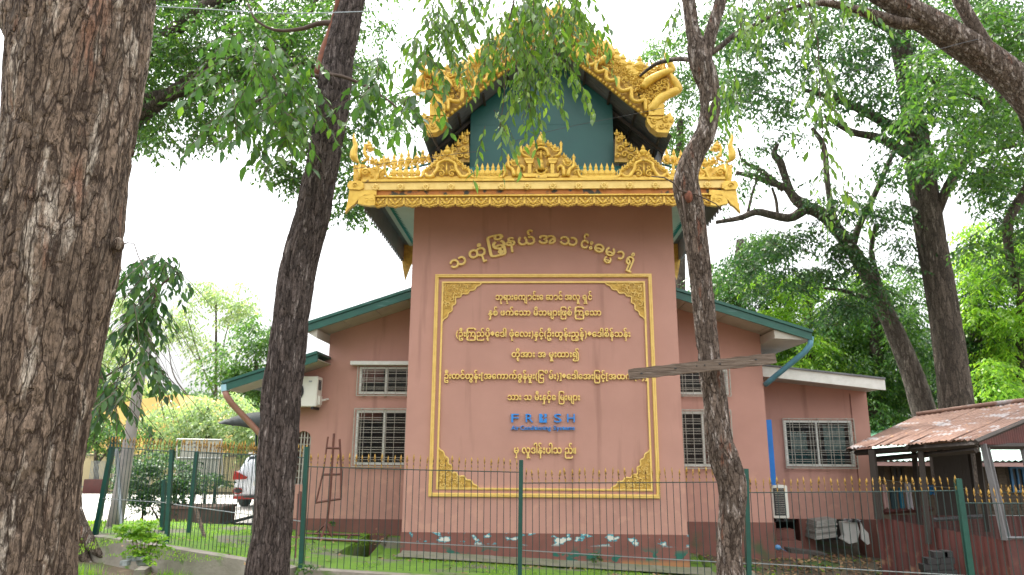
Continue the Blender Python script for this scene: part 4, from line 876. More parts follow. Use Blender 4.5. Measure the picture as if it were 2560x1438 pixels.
# green gable wall (three joined sheets) under the steep roof
APX = P(1367, 88, CY); EL = P(1118, 290, CY); ER = P(1618, 288, CY)
rise = (APX.z - (EL.z + ER.z) / 2); half = (ER.x - EL.x) / 2; AX = (ER.x + EL.x) / 2; slope = rise / half
roofz = lambda x: APX.z - abs(x - AX) * slope
mb = MB(); mb.prism([(gx0, gzb - .25), (gx1, gzb - .25), (gx1, roofz(gx1) - .03), (AX, APX.z - .03), (gx0, roofz(gx0) - .03)], GY, GY + 1.2); mb.build('gable_wall', TEAL, HALL, at=(AX, GY, gzb))
for z in (gzb + (APX.z - gzb) * .36,): mb = MB(); mb.bbox((gx0, GY - .004, z), (gx1, GY - .001, z + .01)); mb.build('sheet_joint', TEAL, HALL)
hx = half + .42
for sg in (-1, 1):
    for i in range(5):
        y0 = CY + .05 + i * .72; y1 = y0 + .735; mb = MB(); b0 = Vector((AX + sg * hx, y0, APX.z - hx * slope)); b1 = Vector((AX + sg * hx, y1, b0.z)); t1 = Vector((AX, y1, APX.z)); t0 = Vector((AX, y0, APX.z))
        corr(mb, b0, b1, t1, t0, .1, .014, 2); mb.build('steep_roof_sheet', DARKM, HALL, smooth=True)
    for k in range(5):
        u = (k + .6) / 5; x = AX + sg * hx * u; z = roofz(x) - .05; mb = MB(); mb.bbox((x - .02, CY + .1, z - .05), (x + .02, 14.4, z)); mb.build('purlin', DWOOD, HALL)
    for k in range(2):
        y = CY + .55 + k * .8; mb = MB(); mb.prism([(AX, APX.z - .1), (AX, APX.z - .17), (AX + sg * hx * .97, roofz(AX + sg * hx * .97) - .17), (AX + sg * hx * .97, roofz(AX + sg * hx * .97) - .1)], y, y + .04); mb.build('rafter', DWOOD, HALL)
    # side wall below the steep eave, behind
    x = AX + sg * (hx - .12); mb = MB(); mb.bbox((x - .02, CY + .6, gzb - .2), (x + .02, 14.3, roofz(x) - .12)); mb.build('eave_side_panel', DARKM, HALL)
# bargeboard, traced on the right and mirrored to the left
def barge(mir=None):
    T = Tr(1500, 60, 4.795, CY - .03, mir); bot = [(-625, 145), (-400, 350), (-200, 518), (0, 665), (250, 870), (545, 1100)]
    mb = MB(); bt = [tuple(c) for c in spline(bot, 34)]; tp = [(c[0] + 95, c[1] - 165 + 30 * math.sin(i * .5)) for i, c in enumerate(bt)]; tp[0] = (-625, -10)
    T.plate(mb, bt + tp[::-1], .02, .08); Bd = mb.build('bargeboard', GOLD_SHADE, HALL)
    sp = []
    for i in range(90): u = i / 89 * 5; c = np.array(spline(bot, 90)[i]); sp.append((c[0] + 42 + 30 * math.sin(i * .62), c[1] - 66 + 40 * math.cos(i * .62 + .9)))
    mb = MB(); T.tube(mb, sp, 27, -.07, 8); mb.build('serpent_moulding', GOLD, Bd, smooth=True)
    mb = MB()
    for i in range(0, 34): c = bt[i]; cc = T.q((c[0] - 4 + 8 * (i % 2), c[1] + 6), -.02); mb.blob(tuple(cc), (T.w(24), .03, T.w(24)), 6)
    mb.build('petal_edge', GOLD, Bd, smooth=True)
    mb = MB(); rs = random.Random(5)
    for i in range(1, 33):
        for o_ in (115, 170, 225, 275):
            c = bt[i]; T.spi(mb, (c[0] + 55 + o_ * .22 + rs.uniform(-10, 10), c[1] - o_ + rs.uniform(-10, 10)), rs.choice((22, 28, 24)), rs.uniform(0, 6), 1.2, rs.choice((-1, 1)), .32, -.02 + rs.uniform(-.02, .01))
    mb.build('scroll_carving', GOLD, Bd, smooth=True)
    mb = MB(); pl = [(c[0] + 60, c[1] - 150) for c in bt] + [(c[0] + 108, c[1] - 288 + 26 * math.sin(i * 1.3)) for i, c in reversed(list(enumerate(bt)))]; T.plate(mb, pl, .03, .06); mb.build('carved_backing', GOLD_SHADE, Bd)
    for i in range(0, 33, 1):
        c = bt[i]; h = (215, 150)[i % 2] + (60 if i % 8 == 3 else 0); p = T.q((c[0] + 100, c[1] - 235)); flame(p.x, p.y + .04, p.z, T.w(h), 1.15, (-.15 if mir else .15) * 1, Bd)
    # big upturned horns
    def horn(pa, ra, pb, rb, pc):
        mb = MB(); T.tube(mb, pa, ra, -.07, 10, 16); T.tube(mb, pb, rb, -.07, 10, 14)
        if pc: T.tube(mb, pc, [6, 20, 22, 12], -.02, 7, 12)
        mb.build('upturned_horn', GOLD, Bd, smooth=True)
    horn([(605, 1075), (650, 1000), (720, 920), (810, 870), (900, 830), (930, 815)], [52, 66, 66, 56, 56, 40], [(905, 850), (935, 810), (890, 720), (850, 650), (825, 600)], [20, 50, 48, 30, 14], [(770, 670), (820, 740), (800, 820), (720, 870)])
    horn([(500, 790), (560, 720), (650, 665), (740, 620), (830, 590), (858, 575)], [40, 58, 52, 44, 44, 34], [(840, 605), (862, 570), (820, 480), (785, 410), (760, 350)], [16, 40, 38, 22, 4], [(725, 420), (765, 490), (750, 550), (700, 590)])
    horn([(-30, 500), (20, 460), (70, 425), (120, 400), (135, 390)], [36, 40, 34, 34, 24], [(120, 410), (138, 385), (110, 310), (90, 260), (75, 215)], [14, 30, 28, 14, 4], None)
    horn([(-330, 250), (-280, 210), (-230, 175), (-185, 155), (-170, 145)], [36, 40, 34, 34, 24], [(-185, 160), (-170, 140), (-195, 60), (-215, 10), (-230, -35)], [14, 30, 28, 14, 4], None)
    mb = MB(); T.plate(mb, [(545, 1020), (430, 800), (470, 600), (520, 470), (600, 520), (720, 470), (745, 430), (800, 520), (840, 640), (880, 760), (800, 860), (640, 1000)], .02, .07); mb.build('carved_backing', GOLD_SHADE, Bd)
    mb = MB(); rs = random.Random(9)
    for c in ((650, 560), (700, 530), (600, 600), (720, 480), (560, 640), (640, 620), (700, 720), (760, 700), (650, 780), (600, 830), (720, 790), (770, 770), (640, 880), (560, 880), (540, 780), (500, 880), (480, 700), (520, 620), (790, 700), (690, 860), (580, 940), (470, 620), (450, 780)): T.spi(mb, c, rs.choice((34, 28, 40)), rs.uniform(0, 6), 1.3, rs.choice((-1, 1)), .34, -.03)
    mb.build('scroll_carving', GOLD, Bd, smooth=True)
    mb = MB(); T.plate(mb, [(565, 1010), (620, 960), (760, 1000), (755, 1130), (575, 1130)], -.12, .08)
    T.plate(mb, [(550, 1140), (760, 1140), (830, 1090), (880, 1190), (830, 1270), (810, 1335), (680, 1330), (600, 1270), (555, 1200)], -.10, .08); mb.build('bracket_block', GOLD, Bd)
    mb = MB()
    for c, r, s_ in (((640, 1200), 44, 1), ((720, 1260), 40, -1), ((780, 1180), 44, 1), ((640, 1270), 26, -1), ((800, 1270), 26, 1), ((840, 1190), 26, -1)): T.spi(mb, c, r, 1, 1.3, s_, .3, -.11)
    T.tube(mb, [(570, 1150), (660, 1180), (760, 1150)], 12, -.11, seg=8); mb.build('scroll_carving', GOLD, Bd, smooth=True)
    T_ = T
    for c, h in (((480, 560), 190), ((335, 660), 120), ((640, 560), 110), ((600, 600), 90), ((690, 540), 90)):
        p = T.q(c); flame(p.x, p.y + .03, p.z, T.w(h), 1.0, 0, Bd)
barge(); barge(1367)
mb = MB(); T0 = Tr(0, 0, 1, CY - .05); T0.plate(mb, [(1330, 70), (1404, 70), (1394, 44), (1380, 26), (1367, 14), (1354, 26), (1340, 44)], 0, .08); T0.spi(mb, (1352, 50), 12, 0, 1.3, 1, .3, -.01); T0.spi(mb, (1382, 50), 12, PI, 1.3, -1, .3, -.01); mb.build('apex_ornament', GOLD, HALL)
# gilded panels at the foot of the green gable
for sg in (-1, 1):
    mir = None if sg < 0 else 1355
    T = Tr(860, 60, 2.876, GY - .25, mir); mb = MB(); T.plate(mb, [(895, 780), (850, 800), (830, 870), (790, 900), (740, 930), (700, 990), (900, 990)], .02, .07); A = mb.build('gable_foot_ornament', GOLD_SHADE, HALL)
    mb = MB()
    for c, r in (((870, 840), 22), ((860, 900), 26), ((830, 940), 24), ((880, 950), 20), ((790, 960), 22), ((750, 975), 18)): T.spi(mb, c, r, 0, 1.3, sg, .32, -.01)
    mb.build('scroll_carving', GOLD, A, smooth=True)
    for c, h in (((885, 800), 40), ((850, 830), 50), ((820, 880), 50), ((780, 915), 50), ((740, 940), 50), ((700, 960), 50), ((660, 970), 50)): p = T.q(c); flame(p.x, p.y, p.z, T.w(h), .9, 0, A)
# roof over the tower back so that nothing gapes
mb = MB(); mb.bbox((gx0 + .01, GY + 1.2, gzb - .3), (gx1 - .01, GY + 1.25, gzb + .5)); mb.build('gable_back', TEAL, HALL)

# ================================================================== FENCE
def spear_mesh():
    mb = MB(); mb.lathe([(.006, 0), (.007, .03), (.011, .045), (.006, .06), (.006, .11), (.012, .13), (.0145, .145), (.008, .17), (.002, .19)], 6, sy=.6)
    for sg in (-1, 1): mb.tube([Vector((0, 0, .09)), Vector((sg * .013, 0, .105)), Vector((sg * .020, 0, .125))], [.005, .004, .002], 4)
    return mb.mesh('gold_spear', SPEAR)
SPR = spear_mesh()
def picket_mesh(h, r=.0047): mb = MB(); mb.lathe([(r, 0), (r, h)], 5); return mb.mesh('picket', WIREG)
def fence(label, panels, group=None, spacing=.0865, rails=(0.30,), first=True):
    """panels: (foot a, top-z a, foot b, top-z b); pickets, rails and posts are parts"""
    root = E('mesh_fence', label, 'fence', panels[0][0], group)
    for (a, za, b, zb, pa, pb) in panels:
        d = b - a; L = Vector((d.x, d.y, 0)).length; n = max(2, int(L / spacing))
        for rr_ in (0,) + tuple(rails):
            mb = MB(); f = lambda t: Vector((a.x + d.x * t, a.y + d.y * t, (za + (zb - za) * t) if rr_ == 0 else (a.z + (b.z - a.z) * t + rr_ * (za - a.z))))
            mb.tube([f(0), f(.5) + Vector((0, 0, -.004)), f(1)], .0065, 5); mb.build('rail_wire', WIREL if rr_ else WIREG, root)
        ph = min(za - a.z, zb - b.z) - .01; me = picket_mesh(ph)
        for i in range(n):
            t = (i + .5) / n; p = a + d * t; zt = za + (zb - za) * t
            lean = Vector((0, 0, 0)); pk = inst(me, 'picket', root, Vector((p.x, p.y, zt - ph)))
            inst(SPR, 'gold_spear', root, Vector((p.x, p.y, zt)), (random.uniform(-.08, .08), random.uniform(-.12, .12), random.uniform(-1.2, 1.2)), (1, 1, random.uniform(.88, 1.08)))
        for post in (pa, pb):
            if post:
                foot, top, rr = post; mb = MB(); dv = (top - foot).normalized(); X_ = Vector((1, 0, 0)); X_ = (X_ - dv * X_.dot(dv)).normalized(); Y_ = dv.cross(X_); w_ = rr
                v = [q + X_ * i * w_ + Y_ * j * w_ for q in (foot, top) for i, j in ((-1, -1), (1, -1), (1, 1), (-1, 1))]; mb.add(v, [(0, 3, 2, 1), (4, 5, 6, 7), (0, 1, 5, 4), (1, 2, 6, 5), (2, 3, 7, 6), (3, 0, 4, 7)]); mb.build('post', POSTG, root)
    return root
def fp(px, dz=0): x = P(px, 1300, FY).x; return Vector((x, FY, gz(x, FY) + .05 + dz))
def post_at(px_top, py_top, px_foot, w_=.028, Y=FY, zfoot=None):
    t = P(px_top, py_top, Y); x = P(px_foot, 1438, Y).x; f = Vector((x, Y, (gz(x, Y) - .05) if zfoot is None else zfoot)); return (f, t, w_)
pA = (P(752, 1421, FY), P(768, 1117, FY), .028); pB = post_at(1303, 1150, 1299); pC = post_at(1865, 1172, 1870); pD = post_at(2394, 1197, 2428, .034); 
zt = lambda px, py: P(px, py, FY).z
pan = [(pA[0], zt(770, 1167), fp(1300), zt(1300, 1181), pA, None), (fp(1306), zt(1306, 1208), fp(1866), zt(1862, 1205), pB, None), (fp(1872), zt(1872, 1232), fp(2410), zt(2398, 1227), pC, None), (fp(2418), zt(2412, 1258), fp(2900), zt(2850, 1258), pD, None)]
fence('long green wire fence with gold spear tops crossing in front of the hall', pan, 'green wire fences', rails=(.30,))
def fl(px, py_t, py_f, Yt):
    f = P(px, py_f, Yt); return f
Y1, Y2 = fline_y(P(420, 1360, 10.6).x), LEND.y
f428 = P(416, 1361, 10.75); t428 = P(430, 1124, 10.75); f288 = Vector(LEND); f288.y = 11.3; f288 = P(237, 1342, 11.5); t288 = P(286, 1091, 11.5)
# align the left run with its curb
pan = [(f288, P(292, 1117, 11.5).z, f428, P(428, 1130, 10.75).z, (f288, t288, .035), (f428, t428, .028)), (f428 + Vector((.04, 0, 0)), P(432, 1127, 10.75).z, pA[0], P(760, 1145, FY).z, None, None)]
fence('leaning green wire fence left of the dark furrowed trunk', pan, 'green wire fences', rails=(.42,))
b0_ = P(470, 1345, 12.0); bt = P(492, 1128, 12.0); e0 = P(735, 1290, 19.0)
pan = [(b0_, P(492, 1133, 12.0).z, e0, P(735, 1138, 19.0).z, (b0_, bt, .03), (P(405, 1335, 12.0), P(410, 1200, 12.0), .03))]
fence('green wire fence running back beside the driveway behind the leaning one', pan, 'green wire fences', rails=(.45,), spacing=.10)
pan = [(Vector((P(2180, 1, 17).x, 17, -.1)), P(2200, 1228, 17).z, Vector((P(2640, 1, 17).x, 17, -.1)), P(2600, 1232, 17).z, None, None)]
fence('gold tipped fence far behind the rusty roofed shed', pan, 'green wire fences', rails=(.45,), spacing=.10)
# ================================================================== TREES
R3n = np.array(R3); COn = np.array(CO)
def unp(px, py, Y):
    d = np.stack([(px - 1280) / FPX, (719 - py) / FPX, -np.ones_like(px)], -1) @ R3n.T
    return COn + d * (Y / d[:, 1])[:, None]
def leafcloud(name, blobs, L, m, parent=None, droop=.5, asp=.42, per=9, near=False, cov=1.3, clump=.38, cs=55., at=None, twl=4.5):
    """leaves hang on short twigs scattered through each clump of the crown; blobs: (px,py,rx,ry,Y,dY[,cover])"""
    ST = []
    for b in blobs:
        px, py, rx, ry, Y, dY = b[:6]; cv = (b[6] if len(b) > 6 else 1) * cov * (1.9 if near else 2.3); lp = L * ppm(Y, 5); n = int(cv * PI * rx * ry / (lp * lp * asp * .5 * per)) + 1
        n0 = int(n * 1.9) + 6; r = np.sqrt(RNG.random(n0)); t = RNG.random(n0) * 2 * PI; x = px + rx * r * np.cos(t); y = py + ry * r * np.sin(t)
        k = vnoise(np.stack([x / cs, y / cs, np.full(n0, Y * .7)], -1)) + .25 * (vnoise(np.stack([x / cs * 2.7, y / cs * 2.7, np.full(n0, Y)], -1)) - .5)
        o = np.argsort(-k + RNG.random(n0) * .18)[:n]; x, y = x[o], y[o]
        ST.append(unp(x, y, Y + (RNG.random(len(x)) - .5) * dY))
    s = np.concatenate(ST); n = len(s); a = RNG.random(n) * 2 * PI; hk = 1 if droop < .8 else max(.3, 1 - .9 * (droop - .6)); dr = np.stack([np.cos(a) * hk, np.sin(a) * hk, -droop * .6 + (RNG.random(n) - .5) * .5], -1); dr /= np.linalg.norm(dr, axis=1)[:, None]
    k = np.arange(per); tt = (k + .5) / per * L * twl; side = np.where(k % 2 == 0, 1.0, -1.0)
    base = s[:, None, :] + dr[:, None, :] * tt[None, :, None]; base[..., 2] -= (droop * .22 * tt ** 2 / (L * twl) * 1.6)[None, :]
    hz = np.cross(dr, [0, 0, 1.0]); hz /= np.linalg.norm(hz, axis=1)[:, None] + 1e-9
    ld = dr[:, None, :] * .55 + hz[:, None, :] * side[None, :, None] * .8; ld = ld + RNG.normal(0, .28, ld.shape); ld[..., 2] -= droop * (.5 + RNG.random(ld.shape[:2]) * .9); ld /= np.linalg.norm(ld, axis=2)[..., None]
    base = base.reshape(-1, 3); ld = ld.reshape(-1, 3); N = len(base); up = np.tile([0, 0, 1.0], (N, 1)) + RNG.normal(0, .45, (N, 3))
    wd = np.cross(ld, up); wd /= np.linalg.norm(wd, axis=1)[:, None] + 1e-9; nn = np.cross(wd, ld); ll = (L * (.65 + .6 * RNG.random(N)))[:, None]; ww = ll * asp * .5
    if not near:
        V = np.stack([base, base + ld * ll * .42 + wd * ww + nn * ww * .25, base + ld * ll - nn * ll * .12, base + ld * ll * .42 - wd * ww + nn * ww * .25], 1).reshape(-1, 3); F = np.arange(N * 4).reshape(N, 4)
    else:
        rows = []; prof = [(0, .02), (.15, .62), (.38, 1.0), (.65, .78), (.86, .34), (1.0, .02)]; cv_ = (.05 + .25 * RNG.random(N))[:, None]
        for t, w in prof:
            c = base + ld * ll * t - nn * ll * cv_ * t * t
            rows += [c + wd * ww * w + nn * ww * .3 * w, c, c - wd * ww * w + nn * ww * .3 * w]
        V = np.stack(rows, 1).reshape(-1, 3); q = [(i * 3 + j, i * 3 + j + 1, (i + 1) * 3 + j + 1, (i + 1) * 3 + j) for i in range(5) for j in (0, 1)]
        F = (np.array(q)[None] + (np.arange(N) * 18)[:, None, None]).reshape(-1, 4)
    o = npmesh(name, V, F, m, parent, at=at); o['kind'] = 'stuff'
    # thin twigs that carry them
    return o, s, dr
def twigs(name, s, dr, L, parent, m, r=.004, every=1, droop=.5, twl=4.5):
    mb = MB()
    for p, d in zip(s[::every], dr[::every]):
        pts = []
        for t in (0, .35, .7, 1): q = p + d * L * twl * t; q = q.copy(); q[2] -= droop * .22 * (t * L * twl) ** 2 / (L * twl) * 1.6; pts.append(Vector(q))
        mb.tube(pts, [r * 1.3, r, r * .8, r * .4], 3, cap=False)
    o = mb.build(name, m, parent); o['kind'] = 'stuff'; return o
TWIG = mat('twig_bark', (.09, .06, .045), .9)
def branch(parent, rows, name='branch', m=None, n=9, seg=14): 
    mb = MB(); limb(mb, [pxrow(*r) for r in rows], n, seg); return mb.build(name, m or BARK4, parent, smooth=True)

# ---- the near trunk on the left
NY = 2.62
edges = [(1900, -330, 180), (1600, -250, 182), (1438, -190, 184), (1300, -150, 190), (1150, -118, 203), (1000, -92, 229), (850, -64, 255), (700, -34, 285), (600, -14, 299), (450, 4, 312), (330, 18, 331), (200, 28, 352), (80, 40, 370), (-60, 60, 386), (-300, 100, 410), (-700, 170, 440)]
rows = [((a + b) / 2, y, NY, (b - a) * .955) for y, a, b in edges]
T = E('rough_barked_tree', 'huge rough brown tree trunk filling the left edge in the foreground', 'tree', P(0, 1900, NY))
rr = [pxrow(*r) for r in rows]
trunk('trunk', rr, BARK1, T, slim=.985, nv=620, nu=330, amp=.011, k=17, st=.26, lump=.03, seed=1)
rows = [(165, 330, NY + .02, 60), (125, 200, NY - .02, 140), (75, 80, NY - .04, 130), (30, -10, NY - .04, 122), (-50, -200, NY, 112), (-150, -600, NY, 100)]
trunk('side_stem', [pxrow(*r) for r in rows], BARK1, T, nv=200, nu=160, amp=.011, k=17, st=.26, lump=.02, seed=3)
mb = MB(); c = P(62, 487, NY - .235)
mb.blob(tuple(c + Vector((0, .02, 0))), (.036, .022, .030), 12)
for k in range(3): 
    r_ = .040 + k * .010; mb.tube([c + Vector((r_ * math.cos(a), .012 + .004 * k, r_ * .72 * math.sin(a))) for a in np.linspace(0, 2 * PI, 22)], .0045, 6, cap=False)
mb.build('bark_knot', BARK1, T, smooth=True)
mb = MB(); c = P(296, 612, NY); mb.blob(tuple(c), (.018, .03, .032), 8); mb.build('bark_burl', BARK1, T, smooth=True)
mb = MB(); mb.tube([P(x, y, NY) for x, y in ((298, 615), (318, 607), (335, 609), (345, 640), (362, 675), (375, 705), (392, 722))], [.003, .0025, .002, .002, .002, .0015, .001], 5); mb.build('dead_twig', TWIG, T)
# its low branch carrying the spray at the left
o, s, dr = leafcloud('leaf_spray', [(335, 660, 45, 38, 4.6, 0.6), (410, 670, 62, 38, 4.6, 0.6), (350, 740, 50, 60, 4.6, 0.5), (370, 800, 40, 45, 4.6, 0.5, 0.6), (330, 900, 62, 42, 4.4, 0.5), (300, 980, 48, 46, 4.4, 0.5), (270, 920, 40, 50, 4.5, 0.5, 0.8), (400, 750, 34, 40, 4.6, 0.5, 0.6)], .075, LF_D, T, droop=.95, asp=.42, near=True, cov=1.3, cs=30, twl=3.2)
twigs('twig', s, dr, .10, T, TWIG, .0025, 1, .95)
mb = MB()
for pth in (((250, 950), (290, 925), (330, 900), (345, 880)), ((392, 722), (380, 760), (352, 820), (330, 860), (300, 930), (285, 980)), ((392, 722), (430, 690), (455, 680))): mb.tube([P(x, y, 4.5) for x, y in pth], [.008, .006, .004, .003, .003, .002][:len(pth)], 5)
mb.build('low_branch', TWIG, T)

# ---- second tree with the furrowed dark trunk
SY = 7.4
T2 = E('furrowed_tree', 'leaning dark tree trunk with furrowed bark left of the hall front', 'tree', P(668, 1520, SY))
rows = [(652, 1560, SY, 190), (664, 1470, SY, 142), (672, 1400, SY, 130), (683, 1300, SY, 120), (690, 1200, SY, 118), (697, 1100, SY, 120), (703, 1000, SY, 118), (716, 900, SY, 117), (727, 800, SY, 112), (741, 700, SY, 112), (759, 620, SY, 108), (783, 540, SY, 105), (793, 480, SY, 102), (806, 420, SY, 100), (820, 340, SY, 98), (833, 270, SY, 98), (838, 210, SY, 102), (846, 150, SY, 92), (862, 80, SY, 86), (878, 0, SY, 82), (900, -120, SY, 76), (940, -400, SY, 70), (960, -800, SY, 50)]
trunk('trunk', [pxrow(*r) for r in rows], BARK2, T2, slim=.81, nv=760, nu=150, amp=.022, k=15, st=.12, lump=.03, seed=2)
branch(T2, [(800, 190, SY, 34), (812, 130, SY, 26), (834, 60, SY, 20), (848, 0, SY - .1, 18), (860, -80, SY - .1, 14)], m=mat('red_peeling_bark', (.22, .08, .045), .9, col2=(.12, .05, .035), scale=14), name='peeling_scar')
branch(T2, [(842, 60, SY, 20), (800, 58, SY, 13), (755, 72, SY, 10), (690, 76, SY, 8), (640, 50, SY, 6), (620, 10, SY, 5)], m=TWIG)
branch(T2, [(815, 185, SY - .25, 9), (850, 190, SY - .3, 9), (890, 204, SY - .3, 8), (930, 225, SY - .3, 7), (985, 262, SY - .4, 5), (1040, 320, SY - .5, 4)], m=TWIG)
branch(T2, [(815, 200, SY, 16), (770, 190, SY - .2, 8), (720, 235, SY - .3, 7), (660, 245, SY - .5, 6), (610, 270, SY - .6, 4)], m=TWIG)
B_near = [(620, 150, 50, 40, 6.4, 1), (680, 190, 70, 50, 6.4, 1), (740, 220, 60, 50, 6.6, 1), (600, 235, 50, 55, 6.2, 1), (650, 285, 65, 50, 6.4, 1), (725, 290, 65, 45, 6.6, 1), (760, 330, 40, 30, 6.6, .8), (570, 290, 36, 50, 6.2, .8, .8), (690, 335, 50, 30, 6.4, .8, .7), (635, 330, 14, 40, 6.2, .5, .8), (725, 370, 24, 30, 6.4, .5, .6)]
B_nr = [(925, 195, 40, 30, 6.7, .8, .7), (960, 235, 45, 40, 6.6, .8), (990, 290, 45, 36, 6.6, .8), (1050, 200, 26, 24, 6.2, .5, .8), (1075, 285, 38, 18, 6.2, .5, .9), (930, 310, 28, 40, 6.5, .5, .8)]
o, s, dr = leafcloud('leaf_spray', [(b[0], b[1] - 48) + tuple(b[2:]) for b in B_near + B_nr], .145, LF_M, T2, droop=.9, asp=.44, near=True, cov=1.3, cs=40, twl=3.2)
twigs('twig', s, dr, .155, T2, TWIG, .004, 1, .9)
mb_ = None
# ---- crooked tree at the right with the nailed plank
KY = 7.3
T3 = E('crooked_tree', 'crooked forked tree trunk standing in front of the right wing', 'tree', P(1830, 1540, KY))
rows = [(1832, 1560, KY, 120), (1827, 1470, KY, 84), (1827, 1438, KY, 78), (1822, 1370, KY, 68), (1828, 1300, KY, 74), (1832, 1250, KY, 76), (1827, 1200, KY, 80), (1808, 1140, KY, 82), (1795, 1080, KY, 72), (1788, 1000, KY, 66), (1776, 920, KY, 62), (1764, 820, KY, 62), (1757, 740, KY, 62), (1748, 660, KY, 64), (1738, 580, KY, 66), (1728, 520, KY, 74), (1716, 470, KY, 76), (1718, 430, KY, 66), (1738, 380, KY, 62), (1765, 330, KY, 58), (1776, 270, KY, 56), (1772, 220, KY, 60), (1757, 170, KY, 68), (1745, 130, KY, 60), (1732, 80, KY, 42), (1724, 20, KY, 38), (1718, -60, KY, 36), (1730, -300, KY, 30), (1760, -700, KY, 22)]
trunk('trunk', [pxrow(*r) for r in rows], BARK3, T3, nv=620, nu=110, amp=.014, k=17, st=.16, lump=.05, seed=5)
rows = [(1756, 185, KY, 44), (1765, 130, KY, 40), (1778, 80, KY, 36), (1794, 30, KY, 34), (1806, -20, KY, 34), (1840, -180, KY, 30), (1900, -500, KY, 20)]
trunk('fork_stem', [pxrow(*r) for r in rows], BARK3, T3, nv=200, nu=70, amp=.010, k=17, st=.16, lump=.03, seed=6)
branch(T3, [(1752, 150, KY, 14), (1800, 118, KY, 14), (1835, 88, KY, 13), (1870, 72, KY, 11), (1930, 40, KY, 9), (2010, 10, KY, 8)], m=BARK4)
branch(T3, [(1730, 150, KY, 12), (1690, 148, KY + .3, 12), (1640, 160, KY + .7, 10), (1600, 190, KY + 1, 6)], m=BARK4)
mb = MB(); mb.tube([P(x, y, KY - .19) for x, y in ((1628, 441), (1660, 444), (1685, 458), (1698, 476), (1712, 480))], [.006, .008, .009, .010, .010], 6); mb.tube([P(x, y, KY - .17) for x, y in ((1712, 480), (1740, 486), (1790, 510), (1830, 548), (1870, 553))], [.012, .008, .006, .005, .003], 6)
mb.tube([P(x, y, KY - .19) for x, y in ((1706, 490), (1713, 540), (1718, 600), (1722, 650), (1738, 680), (1760, 700), (1785, 735), (1800, 745))], [.007, .007, .006, .006, .005, .004, .003, .002], 6); mb.build('vine_stem', TWIG, T3, smooth=True)
mb = MB(); c = P(1722, 492, KY - .15); mb.blob(tuple(c), (.045, .05, .07), 8); mb.build('broken_stub', mat('torn_red_wood', (.22, .075, .04), .9, col2=(.10, .04, .03), scale=30), T3, smooth=False)
# plank nailed across it
a, b = P(1572, 937, KY - .26), P(1938, 896, KY - .26); mb = MB(); d = b - a; n = 26; hh = 27 / 2 / ppm(KY - .26, 2.2); upv = Vector((-d.z, 0, d.x)).normalized(); v = []
for i in range(n + 1):
    t = i / n; c = a + d * t; e = hh * (1 + .05 * math.sin(i * 1.7) + .03 * math.sin(i * 4.1)) * (.90 if i in (0, n) else 1); v += [c - upv * e + Vector((0, -.028, 0)), c + upv * e + Vector((0, -.028, 0)), c + upv * e + Vector((0, .028, 0)), c - upv * e + Vector((0, .028, 0))]
f = [(i * 4 + j, i * 4 + (j + 1) % 4, i * 4 + 4 + (j + 1) % 4, i * 4 + 4 + j) for i in range(n) for j in range(4)] + [(3, 2, 1, 0), (n * 4, n * 4 + 1, n * 4 + 2, n * 4 + 3)]
mb.add(v, f); PLK = mb.build('wooden_plank', PLANK, at=(a + b) / 2); tag(PLK, 'weathered grey brown plank nailed slanting across the crooked trunk', 'plank')
for (px, py) in ((1604, 934), (1689, 921), (1742, 915), (1762, 913), (1800, 910), (1890, 899)):
    mb = MB(); c = P(px, py, KY - .292); mb.blob(tuple(c), (.014 if px not in (1742, 1762) else .007, .006, .007), 6); mb.build('nail_hole', BLACK, PLK)

# ---- overhanging sprays top centre: from a bough above the picture
T4 = E('overhanging_tree', 'bright leafy sprays hanging over the tower roof from above', 'tree', P(1300, -900, 6.0))
HB = [(1055, 110, 42, 70, 6.2, 1), (1100, 60, 50, 50, 6.2, 1), (1080, 180, 30, 40, 6.2, .8, .7), (1150, 70, 60, 60, 6, 1), (1140, 150, 32, 50, 6, .8, .9), (1210, 50, 55, 50, 6, 1), (1205, 130, 40, 45, 6, .8, .9), (1270, 60, 55, 60, 5.8, 1), (1330, 70, 55, 70, 5.8, 1), (1390, 60, 50, 60, 5.8, 1), (1350, 150, 70, 50, 5.8, .8, 1.1), (1300, 150, 40, 50, 5.8, .8), (1318, 210, 28, 60, 5.7, .6), (1310, 280, 16, 40, 5.7, .5, .9), (1375, 195, 42, 55, 5.7, .6, .9), (1330, 310, 14, 22, 5.7, .4, .7), (1440, 70, 40, 60, 5.9, .8), (1430, 195, 14, 45, 5.7, .4), (1480, 100, 30, 40, 5.9, .6, .8), (1248, 318, 34, 16, 5.6, .5, .8), (1255, 360, 10, 36, 5.6, .4, .7), (1218, 360, 14, 18, 5.6, .4, .7), (1170, -30, 80, 30, 6, 1), (1290, -40, 80, 30, 5.8, 1), (1400, -40, 60, 30, 5.8, 1), (1350, 10, 60, 36, 5.8, 1), (1430, 30, 40, 40, 5.8, .8), (1300, 20, 50, 34, 5.8, .8),
      (1850, 90, 34, 60, 6.4, .6, .8), (1720, 40, 24, 30, 6.4, .5, .7), (1985, 20, 50, 26, 6.2, .6, .9), (2060, 30, 50, 26, 6.2, .6, .8), (2130, 35, 50, 22, 6.2, .6, .9), (1870, 20, 60, 24, 6.4, .6, .8), (2045, 150, 18, 110, 6.2, .6, .8), (2030, 290, 26, 36, 6.2, .5, .8), (2075, 235, 22, 80, 6.3, .5, .8), (1960, 60, 24, 50, 6.2, .5, .7), (2060, 430, 30, 34, 6.3, .5, .7), (2110, 470, 24, 50, 6.3, .5, .7), (1830, 260, 34, 60, 6.6, .5, .6)]
HB = [(b[0], b[1] - 32) + tuple(b[2:]) for b in HB]
o, s, dr = leafcloud('leaf_spray', HB, .105, LF_H, T4, droop=1.15, asp=.36, near=True, cov=.95, cs=34, twl=3.6)
